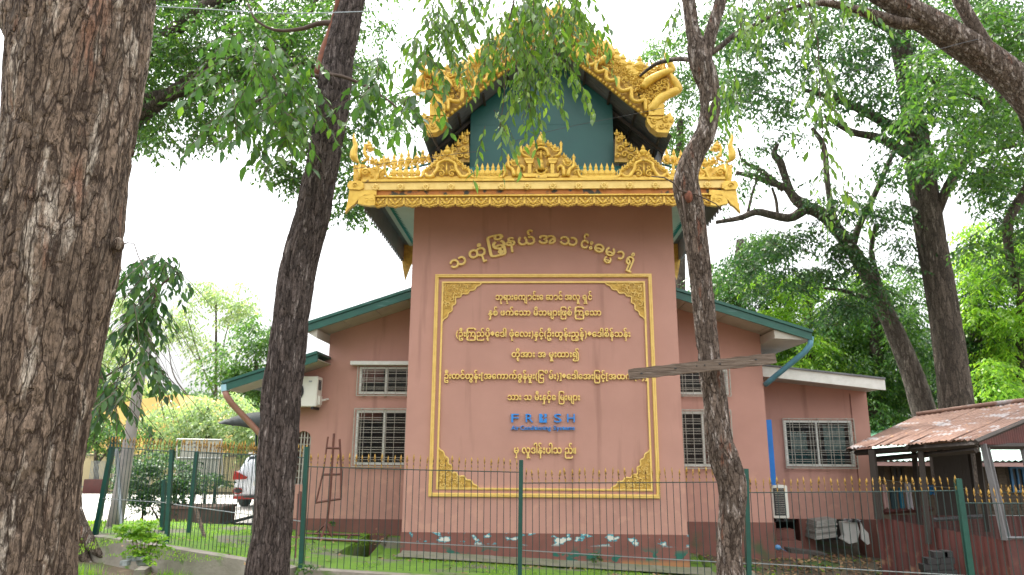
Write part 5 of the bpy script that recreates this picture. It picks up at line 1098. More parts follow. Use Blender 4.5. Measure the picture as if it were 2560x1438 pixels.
twigs('twig', s, dr, .105, T4, TWIG, .0025, 1, 1.15, 3.6)
mb = MB()
for pth, Y in ((((1300, -900), (1310, -300), (1330, -50), (1340, 80), (1330, 200), (1312, 290)), 5.8), (((1310, -300), (1400, -60), (1400, 60), (1372, 190)), 5.8), (((1310, -300), (1200, -80), (1180, 60), (1140, 200)), 6), (((1200, -80), (1090, -20), (1060, 120), (1085, 210)), 6.2), (((1300, -60), (1270, 60), (1260, 250), (1246, 340)), 5.7), (((1400, -60), (1450, 30), (1432, 200)), 5.8), (((1310, -300), (1700, -250), (1990, -60), (2045, 100), (2050, 250), (2065, 420), (2110, 500)), 6.2), (((1700, -250), (1860, -60), (1850, 100), (1830, 260)), 6.4), (((1990, -60), (1960, 60)), 6.2), (((1990, -60), (2130, 30)), 6.2)):
    mb.tube([P(x, y, Y) for x, y in pth], list(np.linspace(.010, .002, len(pth))), 5)
mb.build('hanging_branch', TWIG, T4)

# ---- generic big trees behind: trunk, limbs, crown in clumps
def grid(x0, x1, y0, y1, step, r, Y, dY, gaps=(), cv=1.0, jit=18, inside=None):
    out = []; rs = random.Random(int(x0 + y0 * 3))
    y = y0
    while y <= y1:
        x = x0 + (0 if int((y - y0) / step) % 2 else step / 2)
        while x <= x1:
            X, Yp = x + rs.uniform(-jit, jit), y + rs.uniform(-jit, jit)
            if not any(((X - g[0]) / g[2]) ** 2 + ((Yp - g[1]) / g[3]) ** 2 < 1 for g in gaps) and (inside is None or inside(X, Yp)): out.append((X, Yp, r * rs.uniform(.8, 1.25), r * .8 * rs.uniform(.8, 1.2), Y + rs.uniform(-dY, dY), 1.5, cv * rs.uniform(.7, 1.2)))
            x += step
        y += step * .8
    return out
# upper left canopy
T5 = E('dense_tree', 'dense green tree whose canopy fills the upper left behind the furrowed trunk', 'tree', P(300, 1260, 14.5))
def ul(x, y):
    if x < 560: lim = 355 if x < 400 else (300 if x < 430 else 345)
    elif x < 700: lim = 300
    elif x < 790: lim = 470
    elif x < 880: lim = 440
    else: lim = 520 - (x - 880) * .2
    return y < lim
gl = [(430, 390, 60, 30), (620, 320, 60, 60), (590, 245, 36, 22), (480, 215, 18, 24), (745, 380, 34, 34), (660, 380, 60, 50), (640, 160, 26, 16), (1010, 90, 40, 60), (960, 20, 60, 40), (1000, 420, 50, 60), (520, 240, 20, 16), (350, 20, 14, 20), (500, 60, 14, 14)]
UL = [(700, 400, 46, 30, 14.5, 1), (730, 425, 44, 36, 14.5, 1), (750, 465, 34, 34, 14.5, 1), (690, 395, 40, 20, 14.5, 1, .8), (380, 330, 50, 26, 14.5, 1), (500, 320, 46, 32, 14.5, 1), (910, 430, 34, 50, 14.5, 1), (880, 500, 30, 40, 14.5, 1)]
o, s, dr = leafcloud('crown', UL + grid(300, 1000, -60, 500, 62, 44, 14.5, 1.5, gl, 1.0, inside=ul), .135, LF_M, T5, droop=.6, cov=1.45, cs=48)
o2, _, _ = leafcloud('shade_tinted_crown', grid(300, 820, -60, 330, 80, 55, 16.5, 1, gl, .9, inside=lambda x, y: y < 300), .135, LF_D, T5, droop=.6, cov=1.0, cs=60)  # darker leaves behind: the crown's shade is painted into their colour
twigs('twig', s, dr, .12, T5, TWIG, .006, 3, .6)
rows = [(60, 1300, 14.5, 90), (70, 1000, 14.5, 80), (90, 700, 14.5, 68), (140, 450, 14.5, 56), (240, 240, 14.5, 44), (480, 40, 14.5, 40)]
trunk('trunk', [pxrow(*r) for r in rows], BARK4, T5, nv=160, nu=40, amp=.02, k=8, st=.15, seed=8)
for b in (((240, 380, 14.5, 46), (420, 240, 14.5, 34), (560, 150, 14.5, 28), (700, 130, 14.5, 20), (840, 200, 14.5, 14)), ((310, 260, 14.5, 40), (470, 225, 14.5, 26), (540, 200, 14.5, 20), (640, 170, 14.5, 10)), ((480, 40, 14.5, 44), (600, -20, 14.5, 30), (760, -40, 14.5, 20)), ((700, 130, 14.5, 18), (760, 60, 14.5, 12), (800, -20, 14.5, 8)), ((840, 200, 14.5, 12), (920, 260, 14.5, 9), (960, 340, 14.5, 5)), ((660, 300, 14.5, 8), (740, 330, 14.5, 8), (790, 420, 14.5, 5))): branch(T5, b)

# right: the two far trunks and the leaning limb from the corner
T6 = E('tall_straight_tree', 'tall thick straight dark trunk rising behind the rusty shed', 'tree', P(2400, 1200, 17.5))
rows = [(2408, 1230, 17.5, 104), (2398, 1100, 17.5, 98), (2385, 960, 17.5, 88), (2366, 820, 17.5, 82), (2346, 700, 17.5, 80), (2325, 580, 17.5, 78), (2305, 450, 17.5, 76), (2290, 330, 17.5, 66), (2270, 200, 17.5, 58), (2245, 80, 17.5, 50), (2225, -80, 17.5, 44), (2200, -400, 17.5, 30)]
trunk('trunk', [pxrow(*r) for r in rows], BARK4, T6, nv=300, nu=60, slim=.80, amp=.02, k=9, st=.1, lump=.06, seed=9)
gr = [(2165, 330, 55, 80), (2120, 370, 40, 60), (1985, 430, 60, 60), (1855, 560, 50, 60), (2360, 490, 60, 70), (2400, 540, 60, 40), (2195, 610, 40, 50), (1760, 560, 60, 60), (2375, 265, 30, 24), (1960, 380, 40, 30), (2110, 100, 24, 20), (1860, 330, 16, 30), (2060, 560, 30, 30), (2230, 700, 20, 40), (1960, 560, 34, 30), (1910, 480, 50, 30), (2250, 420, 30, 40), (2010, 40, 24, 14), (1790, 690, 20, 30), (2200, 480, 36, 30)]
g1 = grid(1800, 2560, -60, 300, 66, 48, 17, 2, gr, 1.0)
o, s, dr = leafcloud('crown', g1 + grid(2230, 2600, 300, 520, 66, 46, 16.5, 1.5, gr, 1.0), .15, LF_D, T6, droop=.6, cov=1.0, cs=40)
twigs('twig', s, dr, .13, T6, TWIG, .007, 4, .6)
for b in (((2300, 360, 17.5, 30), (2200, 300, 17, 24), (2100, 250, 17, 18), (2010, 225, 17, 10)), ((2318, 420, 17.5, 30), (2210, 350, 17, 22), (2130, 330, 17, 16), (2060, 290, 17, 8)), ((2490, 280, 16.5, 22), (2420, 225, 16.5, 20), (2350, 205, 16.5, 18), (2280, 190, 17, 12)), ((2490, 280, 16.5, 20), (2500, 240, 16.5, 18), (2480, 170, 16.5, 14)), ((2330, 560, 17.5, 26), (2390, 430, 17, 20), (2460, 380, 17, 14), (2560, 360, 17, 10)), ((2245, 80, 17.5, 30), (2150, 30, 17.5, 22), (2040, 0, 17.5, 14))): branch(T6, b)
T7 = E('leaning_tree', 'leaning grey brown trunk with twisting bare limbs reaching toward the tower', 'tree', P(2330, 1120, 18.5))
rows = [(2350, 1160, 18.5, 76), (2310, 1030, 18.5, 70), (2282, 940, 18.5, 62), (2250, 860, 18.5, 56), (2215, 780, 18.5, 50), (2170, 690, 18.5, 44), (2120, 610, 18.5, 40), (2060, 540, 18.5, 40), (2010, 515, 18.5, 38)]
trunk('trunk', [pxrow(*r) for r in rows], BARK5, T7, slim=.82, nv=220, nu=44, amp=.015, k=9, st=.12, lump=.06, seed=10)
for b in (((2015, 515, 18.5, 34), (1990, 500, 18.5, 26), (1965, 470, 18.5, 18), (1930, 458, 18.5, 16), (1880, 440, 18.5, 14), (1840, 432, 18.5, 10)), ((1980, 490, 18.5, 20), (1962, 440, 18.5, 18), (1950, 405, 18.5, 20), (1935, 385, 18.5, 16), (1945, 360, 18.5, 8)), ((2010, 525, 18.5, 26), (1975, 545, 18.5, 22), (1930, 538, 18.5, 20), (1890, 530, 18.5, 18), (1850, 545, 18.5, 14), (1790, 556, 18.5, 10)), ((1960, 475, 18.5, 16), (1900, 425, 18.5, 12), (1860, 405, 18.5, 8), (1845, 370, 18.5, 5)), ((1870, 530, 18.5, 8), (1885, 470, 18.5, 6), (1905, 430, 18.5, 5)), ((1945, 545, 18.5, 8), (1940, 500, 18.5, 8), (1930, 470, 18.5, 6)), ((2130, 620, 18.5, 18), (2150, 560, 18.5, 16), (2190, 480, 18.5, 14), (2225, 400, 18.5, 12), (2250, 350, 18.5, 8)), ((2090, 570, 18.5, 18), (2070, 470, 18.5, 14), (2060, 370, 18.5, 14), (2030, 320, 18.5, 10)), ((2215, 780, 18.5, 20), (2180, 640, 18.5, 14), (2190, 560, 18.5, 10)), ((2200, 760, 18.5, 12), (2120, 730, 18.5, 10), (2060, 720, 18.5, 6))): branch(T7, b, m=BARK5)
g2 = [(1950, 350, 60, 30, 18, 1, .7), (1900, 400, 50, 40, 18, 1, .8), (1860, 470, 40, 30, 18, 1, .7), (2050, 480, 50, 40, 18, 1, .8), (2130, 530, 70, 50, 18, 1, 1), (2060, 590, 80, 50, 18, 1, 1.1), (1960, 600, 70, 40, 18, 1, 1), (1900, 640, 70, 50, 18, 1, 1.1), (1850, 690, 60, 50, 18, 1, 1), (2000, 680, 80, 50, 18, 1, 1.2), (2100, 660, 70, 60, 18, 1, 1.1), (2150, 740, 60, 50, 18, 1, 1.1), (2080, 780, 70, 50, 18, 1, 1.2), (2230, 540, 40, 60, 18, 1, .8), (2260, 640, 40, 60, 18, 1, .9)]
o, s, dr = leafcloud('crown', g2, .14, LF_D, T7, droop=.6, cov=1.0, cs=40)
twigs('twig', s, dr, .12, T7, TWIG, .007, 3, .6)
# great limb from outside the right edge
T8 = E('overarching_tree', 'great mottled limb slanting down from the top right corner', 'tree', P(3300, 1500, 9.5))
rows = [(3300, 1600, 9.5, 150), (3250, 1100, 9.5, 140), (3100, 760, 9.5, 124), (2880, 520, 9.5, 108), (2700, 370, 9.5, 98), (2600, 270, 9.5, 92), (2540, 205, 9.5, 90), (2470, 150, 9.5, 84), (2400, 105, 9.5, 80), (2330, 60, 9.5, 72), (2270, 25, 9.5, 64), (2210, -10, 9.5, 58), (2120, -60, 9.5, 50)]
trunk('limb', [pxrow(*r) for r in rows], BARK3, T8, nv=420, nu=90, amp=.014, k=14, st=.16, lump=.05, seed=12)
branch(T8, [(2500, 170, 9.4, 34), (2450, 90, 9.4, 32), (2415, 30, 9.4, 30), (2390, -20, 9.4, 28), (2360, -120, 9.4, 24)], m=BARK3)
branch(T8, [(2330, 50, 9.5, 34), (2260, 60, 9.5, 30), (2200, 42, 9.5, 26), (2130, 22, 9.5, 20), (2070, 8, 9.5, 16), (2000, 15, 9.5, 10)], m=BARK3)
T9g = grid(2300, 2600, 60, 380, 74, 50, 12.5, 1, [(2350, 290, 40, 40), (2470, 300, 30, 30), (2430, 330, 30, 20)], .9) + [(2500, 40, 70, 50, 12.5, 1, 1), (2560, 60, 60, 60, 12.5, 1, 1), (2540, 640, 60, 60, 13, 1, 1), (2500, 470, 60, 50, 13, 1, 1), (2560, 550, 60, 60, 13, 1, 1), (2430, 610, 50, 40, 13, 1, .9), (2460, 400, 70, 50, 13, 1, 1), (2380, 400, 60, 30, 13, 1, .9)]
o, s, dr = leafcloud('crown', T9g, .13, LF_M, T8, droop=.55, cov=1.15, cs=46)
twigs('twig', s, dr, .12, T8, TWIG, .006, 4, .55)
branch(T8, [(2540, 205, 9.5, 30), (2590, 420, 12.5, 24), (2520, 560, 13, 22), (2540, 720, 13, 16)], m=BARK4)
# bright low trees at the right behind the lean-to
def tree(label, px, pyf, Y, wpx, top, blobs, m, L=.14, cov=1.4, kind='leafy_tree', droop=.6, cs=46, limbs=(), group='trees behind the yard', lean=0, shade=None):
    t = E(kind, label, 'tree', P(px, pyf, Y), group); rows = [(px, pyf + 10, Y, wpx * 1.25), (px + lean * .3, pyf - (pyf - top) * .3, Y, wpx), (px + lean * .7, pyf - (pyf - top) * .7, Y, wpx * .8), (px + lean, top, Y, wpx * .5)]
    mb = MB(); limb(mb, [pxrow(*r) for r in rows], 10, 16); mb.build('trunk', BARK4, t, smooth=True)
    for b in limbs: branch(t, b)
    o, s, dr = leafcloud('crown', blobs, L, m, t, droop=droop, cov=cov, cs=cs)
    if shade: leafcloud('shade_tinted_crown', [(b[0], b[1] + 8, b[2] * .9, b[3] * .9, b[4] + 2.2, 1, .7) for b in blobs], L, shade, t, droop=droop, cov=cov * .7, cs=cs)  # second layer in a darker leaf colour imitates shade deep in the crown
    return t
tree('bright lime green tree at the right edge behind the tin roof', 2560, 1150, 21, 40, 620, grid(2440, 2640, 590, 1030, 70, 52, 21, 1.5, [(2400, 560, 60, 60)], 1.2), LF_L, .16, 1.4, shade=LF_D)
tree('mid green tree filling the space between the two large far trunks', 2190, 1150, 24, 34, 700, grid(2130, 2300, 700, 1050, 70, 52, 24, 1.5, [], 1.2), LF_M, .16, 1.4, shade=LF_D)
tree('sunlit green tree above the white fascia of the lean-to', 2020, 1150, 25, 36, 700, grid(1900, 2180, 720, 1040, 66, 50, 25, 1.5, [], 1.2), LF_L, .16, 1.25, shade=LF_D)
tree('dark green tree directly right of the crooked trunk', 1850, 1150, 26, 36, 600, grid(1700, 1960, 590, 960, 66, 48, 26, 1.5, [(1740, 590, 60, 70), (1710, 700, 30, 60), (1790, 640, 20, 30)], 1.1), LF_M, .17, 1.2, shade=LF_D)
tree('dark bushy tree behind the shed posts', 2440, 1200, 22.5, 44, 800, grid(2400, 2480, 640, 1060, 66, 50, 22.5, 1.2, [], 1.2), LF_D, .15, 1.4)
tree('distant green tree peeping right of the tower gable', 1700, 1150, 30, 30, 300, grid(1640, 1830, 60, 400, 60, 42, 30, 1.5, [(1600, 60, 60, 60), (1740, 430, 40, 40)], 1.0), LF_M, .2, 1.2)
# far masses closing the horizon
for i, (px, Y, w) in enumerate(((2300, 46, 1), (2600, 44, 1), (1950, 50, 1))):
    tree(('far dark tree deep behind the leaning trunk', 'far tree low at the right edge behind the tin shed', 'far tree deep behind the lean-to roof', 'far tree outside the right edge')[i], px, 1130, Y, 16, 850, grid(px - 180, px + 180, 840, 1110, 80, 62, Y, 2, [], 1.2), LF_D, .32, 1.4, cs=60)
# left background trees
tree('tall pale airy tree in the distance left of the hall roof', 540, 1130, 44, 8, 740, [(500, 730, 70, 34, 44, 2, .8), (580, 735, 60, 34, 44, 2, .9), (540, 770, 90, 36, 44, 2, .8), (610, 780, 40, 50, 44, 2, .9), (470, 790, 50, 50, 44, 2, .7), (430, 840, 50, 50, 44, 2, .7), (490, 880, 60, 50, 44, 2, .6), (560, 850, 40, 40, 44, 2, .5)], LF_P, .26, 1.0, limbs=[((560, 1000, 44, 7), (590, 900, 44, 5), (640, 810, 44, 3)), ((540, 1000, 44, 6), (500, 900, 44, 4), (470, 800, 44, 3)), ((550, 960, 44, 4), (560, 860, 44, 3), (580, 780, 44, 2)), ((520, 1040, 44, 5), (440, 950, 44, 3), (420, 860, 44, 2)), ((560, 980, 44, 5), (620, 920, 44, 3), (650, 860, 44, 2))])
tree('rounded green tree behind the eave of the lower left roof', 640, 1130, 34, 16, 900, [(620, 840, 50, 40, 34, 2), (660, 830, 40, 50, 34, 2), (590, 890, 50, 44, 34, 2), (650, 900, 60, 50, 34, 2), (560, 940, 50, 40, 34, 2, .9), (620, 960, 70, 40, 34, 2), (680, 960, 50, 50, 34, 2)], LF_M, .24, 1.5)
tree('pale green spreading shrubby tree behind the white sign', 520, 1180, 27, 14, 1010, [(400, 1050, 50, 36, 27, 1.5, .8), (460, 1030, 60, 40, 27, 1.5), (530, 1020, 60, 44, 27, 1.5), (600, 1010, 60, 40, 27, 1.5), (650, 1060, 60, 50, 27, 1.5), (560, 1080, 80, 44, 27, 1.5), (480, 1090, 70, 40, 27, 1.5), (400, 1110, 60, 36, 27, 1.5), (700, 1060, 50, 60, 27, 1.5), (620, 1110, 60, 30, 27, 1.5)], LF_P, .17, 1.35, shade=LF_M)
tree('small round green tree by the yellow house at the far left', 240, 1225, 26, 12, 1080, [(230, 1060, 46, 34, 26, 1.5), (280, 1060, 46, 34, 26, 1.5), (330, 1075, 34, 26, 26, 1.5, .8), (250, 1100, 50, 24, 26, 1.5), (200, 1030, 40, 50, 26, 1.5)], LF_M, .16, 1.5, limbs=[((242, 1160, 26, 7), (300, 1090, 26, 5), (340, 1050, 26, 3))])
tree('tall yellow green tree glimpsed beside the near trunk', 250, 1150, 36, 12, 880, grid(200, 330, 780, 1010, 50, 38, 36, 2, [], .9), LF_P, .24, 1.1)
for i, (px, Y) in enumerate(((260, 60), (440, 62), (640, 60))):
    tree(('far green tree low on the horizon just right of the near trunk', 'far hazy tree low on the horizon behind the pole', 'far tree low behind the dark canopy')[i], px, 1112, Y, 8, 1010, grid(px - 190, px + 190, 1010, 1100, 70, 46, Y, 2, [], 1.1), LF_M if i != 1 else LF_P, .4, 1.3, cs=60)
# extra boughs above the frame that shade the yard, part of the furrowed and crooked trees
leafcloud('crown', grid(500, 1300, -900, -200, 150, 120, 8.5, 1.5, [], .55), .16, LF_M, T2, droop=.7, cov=.7, cs=120)
leafcloud('crown', grid(1500, 2300, -900, -250, 150, 120, 9, 1.5, [], .55), .16, LF_M, T3, droop=.7, cov=.7, cs=120)
# root flare behind the near trunk
T10 = E('rooted_tree', 'flaring mossy tree base showing right of the near trunk foot', 'tree', PZ(200, 1395, .1))
yb0 = PZ(200, 1395, .1).y
trunk('trunk', [pxrow(150, 1420, yb0, 200), pxrow(150, 1390, yb0, 170), pxrow(152, 1330, yb0, 122), pxrow(155, 1240, yb0, 100), pxrow(160, 1100, yb0, 92), pxrow(150, 800, yb0, 80), pxrow(140, 300, yb0, 70), pxrow(120, -300, yb0, 40)], BARK3, T10, nv=200, nu=60, amp=.02, k=10, st=.15, seed=20)
mb = MB()
for pts in (((185, 1270, 34), (205, 1320, 32), (235, 1370, 26), (270, 1392, 18), (310, 1398, 8)), ((180, 1300, 30), (195, 1360, 30), (215, 1400, 22), (235, 1420, 10))): limb(mb, [pxrow(a, b, yb0 - .2, c) for a, b, c in pts], 10, 12)
mb.build('buttress_root', BARK3, T10, smooth=True)

# ================================================================== SHED AND YARD THINGS ON THE RIGHT
SH = E('tin_roofed_shed', 'open timber shed under a rusty corrugated roof at the right edge', 'shed', (P(2300, 1300, 12).x, 12, -.2))
E0, R0, R1, E1 = P(2112, 1122, 12.4), P(2292, 1040, 14.2), P(2700, 990, 12.6), P(2447, 1098, 10.5)
nsh = 5
for i in range(nsh):
    a, b = i / nsh, (i + 1.06) / nsh if i < nsh - 1 else 1; mb = MB(); dz = Vector((0, 0, .012 * (i % 2)))
    corr(mb, E0.lerp(E1, a) + dz, E0.lerp(E1, b) + dz, R0.lerp(R1, b) + dz, R0.lerp(R1, a) + dz, .076, .012, 4)
    k_ = 5
    for q in range(len(mb.v)):
        if q % k_ == 0: x, y, z = mb.v[q]; mb.v[q] = (x + random.uniform(-.02, .02), y + random.uniform(-.03, .03), z + random.uniform(-.015, .01))
    mb.build('roof_sheet', RUSTR, SH, smooth=True)
mb = MB(); mb.tube([R0 + Vector((0, 0, .03)), R0.lerp(R1, .5) + Vector((0, 0, .05)), R1 + Vector((0, 0, .03))], .045, 8, flat=1.0); mb.build('ridge_cap', RUSTR, SH, smooth=True)
# far slope
mb = MB(); off = Vector((1.2, 2.4, -.75)); corr(mb, R0 + Vector((0, .02, 0)), R1 + Vector((0, .02, 0)), R1 + off, R0 + off, .076, .012, 2); mb.build('roof_sheet', RUSTR, SH, smooth=True)
# gable cladding of upright sheets
gzb_ = P(2500, 1112, 10.6).z
for i in range(5):
    a, b = i / 5, (i + 1) / 5; p, q = E1.lerp(R1, a), E1.lerp(R1, b); base = lambda v_: Vector((v_.x, v_.y, gzb_)); mb = MB(); corr(mb, base(p) + Vector((.02, .03, 0)), base(q) + Vector((.02, .03, 0)), q + Vector((.02, .03, -.02)), p + Vector((.02, .03, -.02)), .076, .012, 1); mb.build('gable_sheet', REDC, SH, smooth=True)
def beam(name, a, b, w_, m, parent): mb = MB(); mb.tube([a, b], w_, 4); return mb.build(name, m, parent)
beam('eave_beam', E0 + Vector((.2, .05, -.07)), E1 + Vector((0, .05, -.07)), .05, DWOOD, SH); beam('eave_beam', E0 + Vector((.5, .1, -.18)), E1 + Vector((0, .1, -.16)), .045, DWOOD, SH); beam('tie_beam', P(2455, 1116, 10.7), P(2640, 1116, 11.6), .05, DWOOD, SH); beam('fly_rafter', E0 + Vector((.05, 0, -.03)), R0 + Vector((0, 0, -.04)), .04, DWOOD, SH); beam('rafter', E0.lerp(E1, .5) + Vector((0, 0, -.05)), R0.lerp(R1, .5) + Vector((0, 0, -.05)), .035, DWOOD, SH); beam('fly_rafter', E1 + Vector((-.05, 0, -.04)), R1 + Vector((0, 0, -.04)), .04, DWOOD, SH)
for (xt, yt, xb, yb, Y, w_, m) in ((2180, 1125, 2196, 1298, 12.0, .065, DWOOD), (2285, 1125, 2300, 1320, 12.6, .05, DWOOD), (2302, 1125, 2322, 1360, 11.4, .05, DWOOD), (2458, 1110, 2512, 1350, 10.6, .05, GWOOD), (2468, 1110, 2524, 1350, 10.75, .03, GWOOD), (2445, 1130, 2470, 1330, 12.0, .05, DWOOD), (2350, 1125, 2368, 1290, 14, .06, DWOOD), (2420, 1125, 2440, 1290, 14, .06, DWOOD), (2556, 1115, 2610, 1350, 11.2, .05, GWOOD)):
    beam('shed_post', P(xt, yt, Y), P(xb, yb, Y), w_, m, SH)
wa, wb, wc = (2190, 1292, 12.2), (2515, 1352, 10.6), (2640, 1352, 10.6)
for i in range(4):
    a, b = i / 4, (i + 1) / 4; pa_, pb_ = P(*wa), P(*wb); p, q = pa_.lerp(pb_, a), pa_.lerp(pb_, b); dn = Vector((0, 0, -1.0)); mb = MB(); corr(mb, p + dn, q + dn, q, p, .09, .008, 2); mb.build('low_wall_sheet', REDC, SH, at=(p.x, p.y, p.z), smooth=True)
p, q = P(*wb), P(2680, 1352, 10.9); mb = MB(); corr(mb, p + Vector((0, 0, -1)), q + Vector((0, 0, -1)), q, p, .09, .008, 2); mb.build('low_wall_sheet', REDC, SH, at=(p.x, p.y, p.z), smooth=True)
beam('wall_rail', P(2335, 1300, 12.6), P(2470, 1290, 12.4), .035, GWOOD, SH); beam('wall_rail', P(2210, 1280, 13.2), P(2330, 1272, 13.2), .05, REDC, SH); beam('wall_rail', P(2510, 1345, 10.58), P(2660, 1345, 10.7), .02, GWOOD, SH)
mb = MB(); pp = (P(2230, 1300, 13.4), P(2640, 1300, 13.4)); corr(mb, (pp[0].x, 13.4, -.5), (pp[1].x, 13.4, -.5), (pp[1].x, 13.4, P(2300, 1288, 13.4).z), (pp[0].x, 13.4, P(2300, 1288, 13.4).z), .09, .01, 1); mb.build('inner_low_wall', REDC, SH, smooth=True)
mb = MB(); a = P(2330, 1140, 13.9); b = P(2440, 1290, 13.9); mb.bbox((a.x, 13.9, b.z - .8), (b.x, 14.0, a.z + .1)); mb.build('dark_partition', DWOOD, SH)
mb = MB()                                                            # wire netting between the posts
for i in range(34): x = P(2330 + i * 4.2, 1200, 12.2).x; mb.tube([Vector((x, 12.2, .45)), Vector((x, 12.2, 1.75))], .0022, 3, cap=False)
for i in range(24): z = .45 + i * .056; mb.tube([Vector((P(2330, 1200, 12.2).x, 12.2, z)), Vector((P(2472, 1200, 12.2).x, 12.2, z))], .0022, 3, cap=False)
o = mb.build('wire_netting', DWOOD, SH); o['kind'] = 'stuff'
# laundry on a line
line_a, line_b = P(2190, 1196, 12.9), P(2420, 1222, 12.9); mb = MB(); mb.tube([line_a, line_a.lerp(line_b, .5) + Vector((0, 0, -.04)), line_b], .006, 4); tag(mb.build('clothes_line', WIREL, at=line_a), 'sagging line with laundry under the shed roof', 'clothes line')
for (xa, xb, ya, yb, col, lab, nm) in ((2205, 2222, 1212, 1270, (.55, .36, .34), 'pale pink cloth hanging leftmost in the shed', 'hanging_cloth'), (2224, 2246, 1222, 1272, (.03, .06, .07), 'black shirt hanging between the pink and blue clothes', 'hanging_shirt'), (2246, 2262, 1220, 1270, (.02, .16, .26), 'blue shirt hanging beside the white towel', 'hanging_shirt'), (2262, 2284, 1208, 1272, (.62, .58, .62), 'white towel hanging beside the blue shirt', 'hanging_towel'), (2322, 2336, 1214, 1236, (.03, .22, .50), 'small bright blue cloth hanging by the grey post', 'hanging_cloth'), (2494, 2514, 1240, 1290, (.20, .14, .34), 'purple cloth hanging right of the grey post', 'hanging_cloth')):
    Y = 12.9; a, b = P(xa, ya, Y), P(xb, yb, Y); n = 10; v = []
    for i in range(n + 1):
        x = a.x + (b.x - a.x) * i / n; yy = Y + .03 * math.sin(i * 1.3)
        v += [(x, yy, b.z + .02 * math.sin(i * 2)), (x, yy * 1.0 + .01, (a.z + b.z) / 2), (x, Y, a.z + .01 * math.sin(i))]
    mb = MB(); mb.add(v, [(3 * i + j, 3 * i + 3 + j, 3 * i + 4 + j, 3 * i + 1 + j) for i in range(n) for j in (0, 1)])
    mb.v = mb.v + [(x, y + .012, z) for x, y, z in mb.v]; k = (n + 1) * 3; mb.f = mb.f + [tuple(q + k for q in reversed(f_)) for f_ in mb.f]
    tag(mb.build(nm, mat('cloth_%02d' % int(xa % 97), col, .9, col2=tuple(c * .7 for c in col), scale=8), at=a, smooth=True), lab, nm.split('_')[1])
# brick house behind the shed
BH = E('brick_outbuilding', 'low brown brick house with pale turquoise roof behind the shed', 'house', (P(2400, 1250, 18.5).x, 18.5, -.1))
bxa, bxb, bza, bzb = P(2182, 1240, 18.5).x, P(2900, 1240, 18.5).x, -.3, P(2400, 1160, 18.5).z
mb = MB(); mb.bbox((bxa, 18.5, bza), (bxb, 22.5, bzb)); mb.build('wall', BRICKW, BH)
bk = MB(); bk.box((0, 0, 0), (.225, .03, .066)); bme = bk.mesh('brick', BRICKW); nb = 0
xr0, xr1 = P(2450, 1240, 18.5).x, P(2600, 1240, 18.5).x; z = bza + .55
while z < bzb - .1 and nb < 290:
    x = xr0 + (.12 if nb % 2 else 0) + random.uniform(0, .03)
    while x < xr1 and nb < 290: inst(bme, 'brick', BH, Vector((x, 18.495, z)), None, (1, random.uniform(.8, 1.25), 1)); x += .24; nb += 1
    z += .08
for (xa, xb, ya, yb, col) in ((2522, 2568, 1166, 1232, (.02, .12, .26)), (2226, 2262, 1164, 1200, (.05, .05, .05)), (2190, 2212, 1166, 1200, (.06, .05, .05))):
    x0, x1, z0, z1 = rect(xa, ya, xb, yb, 18.45); mb = MB(); f_ = .06
    for q in ((x0, z0, x0 + f_, z1), (x1 - f_, z0, x1, z1), (x0 + f_, z0, x1 - f_, z0 + f_), (x0 + f_, z1 - f_, x1 - f_, z1), ((x0 + x1) / 2 - .02, z0 + f_, (x0 + x1) / 2 + .02, z1 - f_)): mb.bbox((q[0], 18.42, q[1]), (q[2], 18.49, q[3]))
    w = mb.build('window', mat('blue_window_frame', (.02, .12, .26), .5) if xa == 2522 else DWOOD, BH); mb = MB(); mb.bbox((x0 + f_, 18.46, z0 + f_), (x1 - f_, 18.47, z1 - f_)); mb.build('pane', BLACK, w)
mb = MB(); a = P(2178, 1152, 17.8); b = P(2900, 1152, 17.8); corr(mb, a, b, b + Vector((0, 3.2, .62)), a + Vector((0, 3.2, .62)), .15, .02, 2); mb.build('roof_sheet', mat('pale_turquoise_roof', (.42, .66, .58), .5, col2=(.70, .76, .74), scale=1.5), BH, smooth=True)
mb = MB(); mb.bbox((a.x, 17.83, a.z - .12), (b.x, 17.87, a.z - .03)); mb.build('fascia_board', mat('pinkish_fascia', (.40, .24, .22), .7), BH)
GR = E('green_roofed_hut', 'small far roof of light green sheeting left of the rusty roof', 'hut', P(2220, 1120, 22)); a, b, c, d = P(2150, 1096, 21), P(2330, 1078, 21), P(2330, 1050, 24), P(2176, 1072, 24)
mb = MB(); corr(mb, a, b, c, d, .15, .02, 2); mb.build('roof_sheet', mat('light_green_roof', (.26, .58, .36), .45, col2=(.20, .50, .30), scale=2), GR, smooth=True); mb = MB(); mb.bbox((a.x + .1, 21.2, -.2), (b.x, 23.5, a.z - .02)); mb.build('wall', CREAM, GR)
# loose things by the lean-to
BS = E('board_stack', 'leaning stack of pale grey boards under the lean-to floor', 'board stack', P(2065, 1350, 13.6))
for i in range(9):
    a, b = P(2038 + i * .5, 1350 - i * 5.2, 13.6 + .02 * (i % 3)), P(2094 - (i % 2) * 2, 1343 - i * 5.0, 13.6); mb = MB(); mb.prism([(a.x, a.z), (b.x, b.z), (b.x, b.z + .034), (a.x, a.z + .034)], a.y, a.y + .5); mb.build('board', mat('pale_board', (.34, .32, .29), .8, col2=(.22, .21, .19), scale=8), BS)
mb = MB(); Y = 13.55; mb.prism([(P(x, y, Y).x, P(x, y, Y).z) for x, y in ((2105, 1306), (2142, 1304), (2150, 1330), (2143, 1356), (2124, 1360), (2106, 1349), (2112, 1340))], Y, Y + .16); o = mb.build('broken_basin', mat('chipped_white_panel', (.50, .49, .46), .5), at=P(2125, 1355, Y)); tag(o, 'white broken upright casing under the lean-to beside the boards', 'casing')
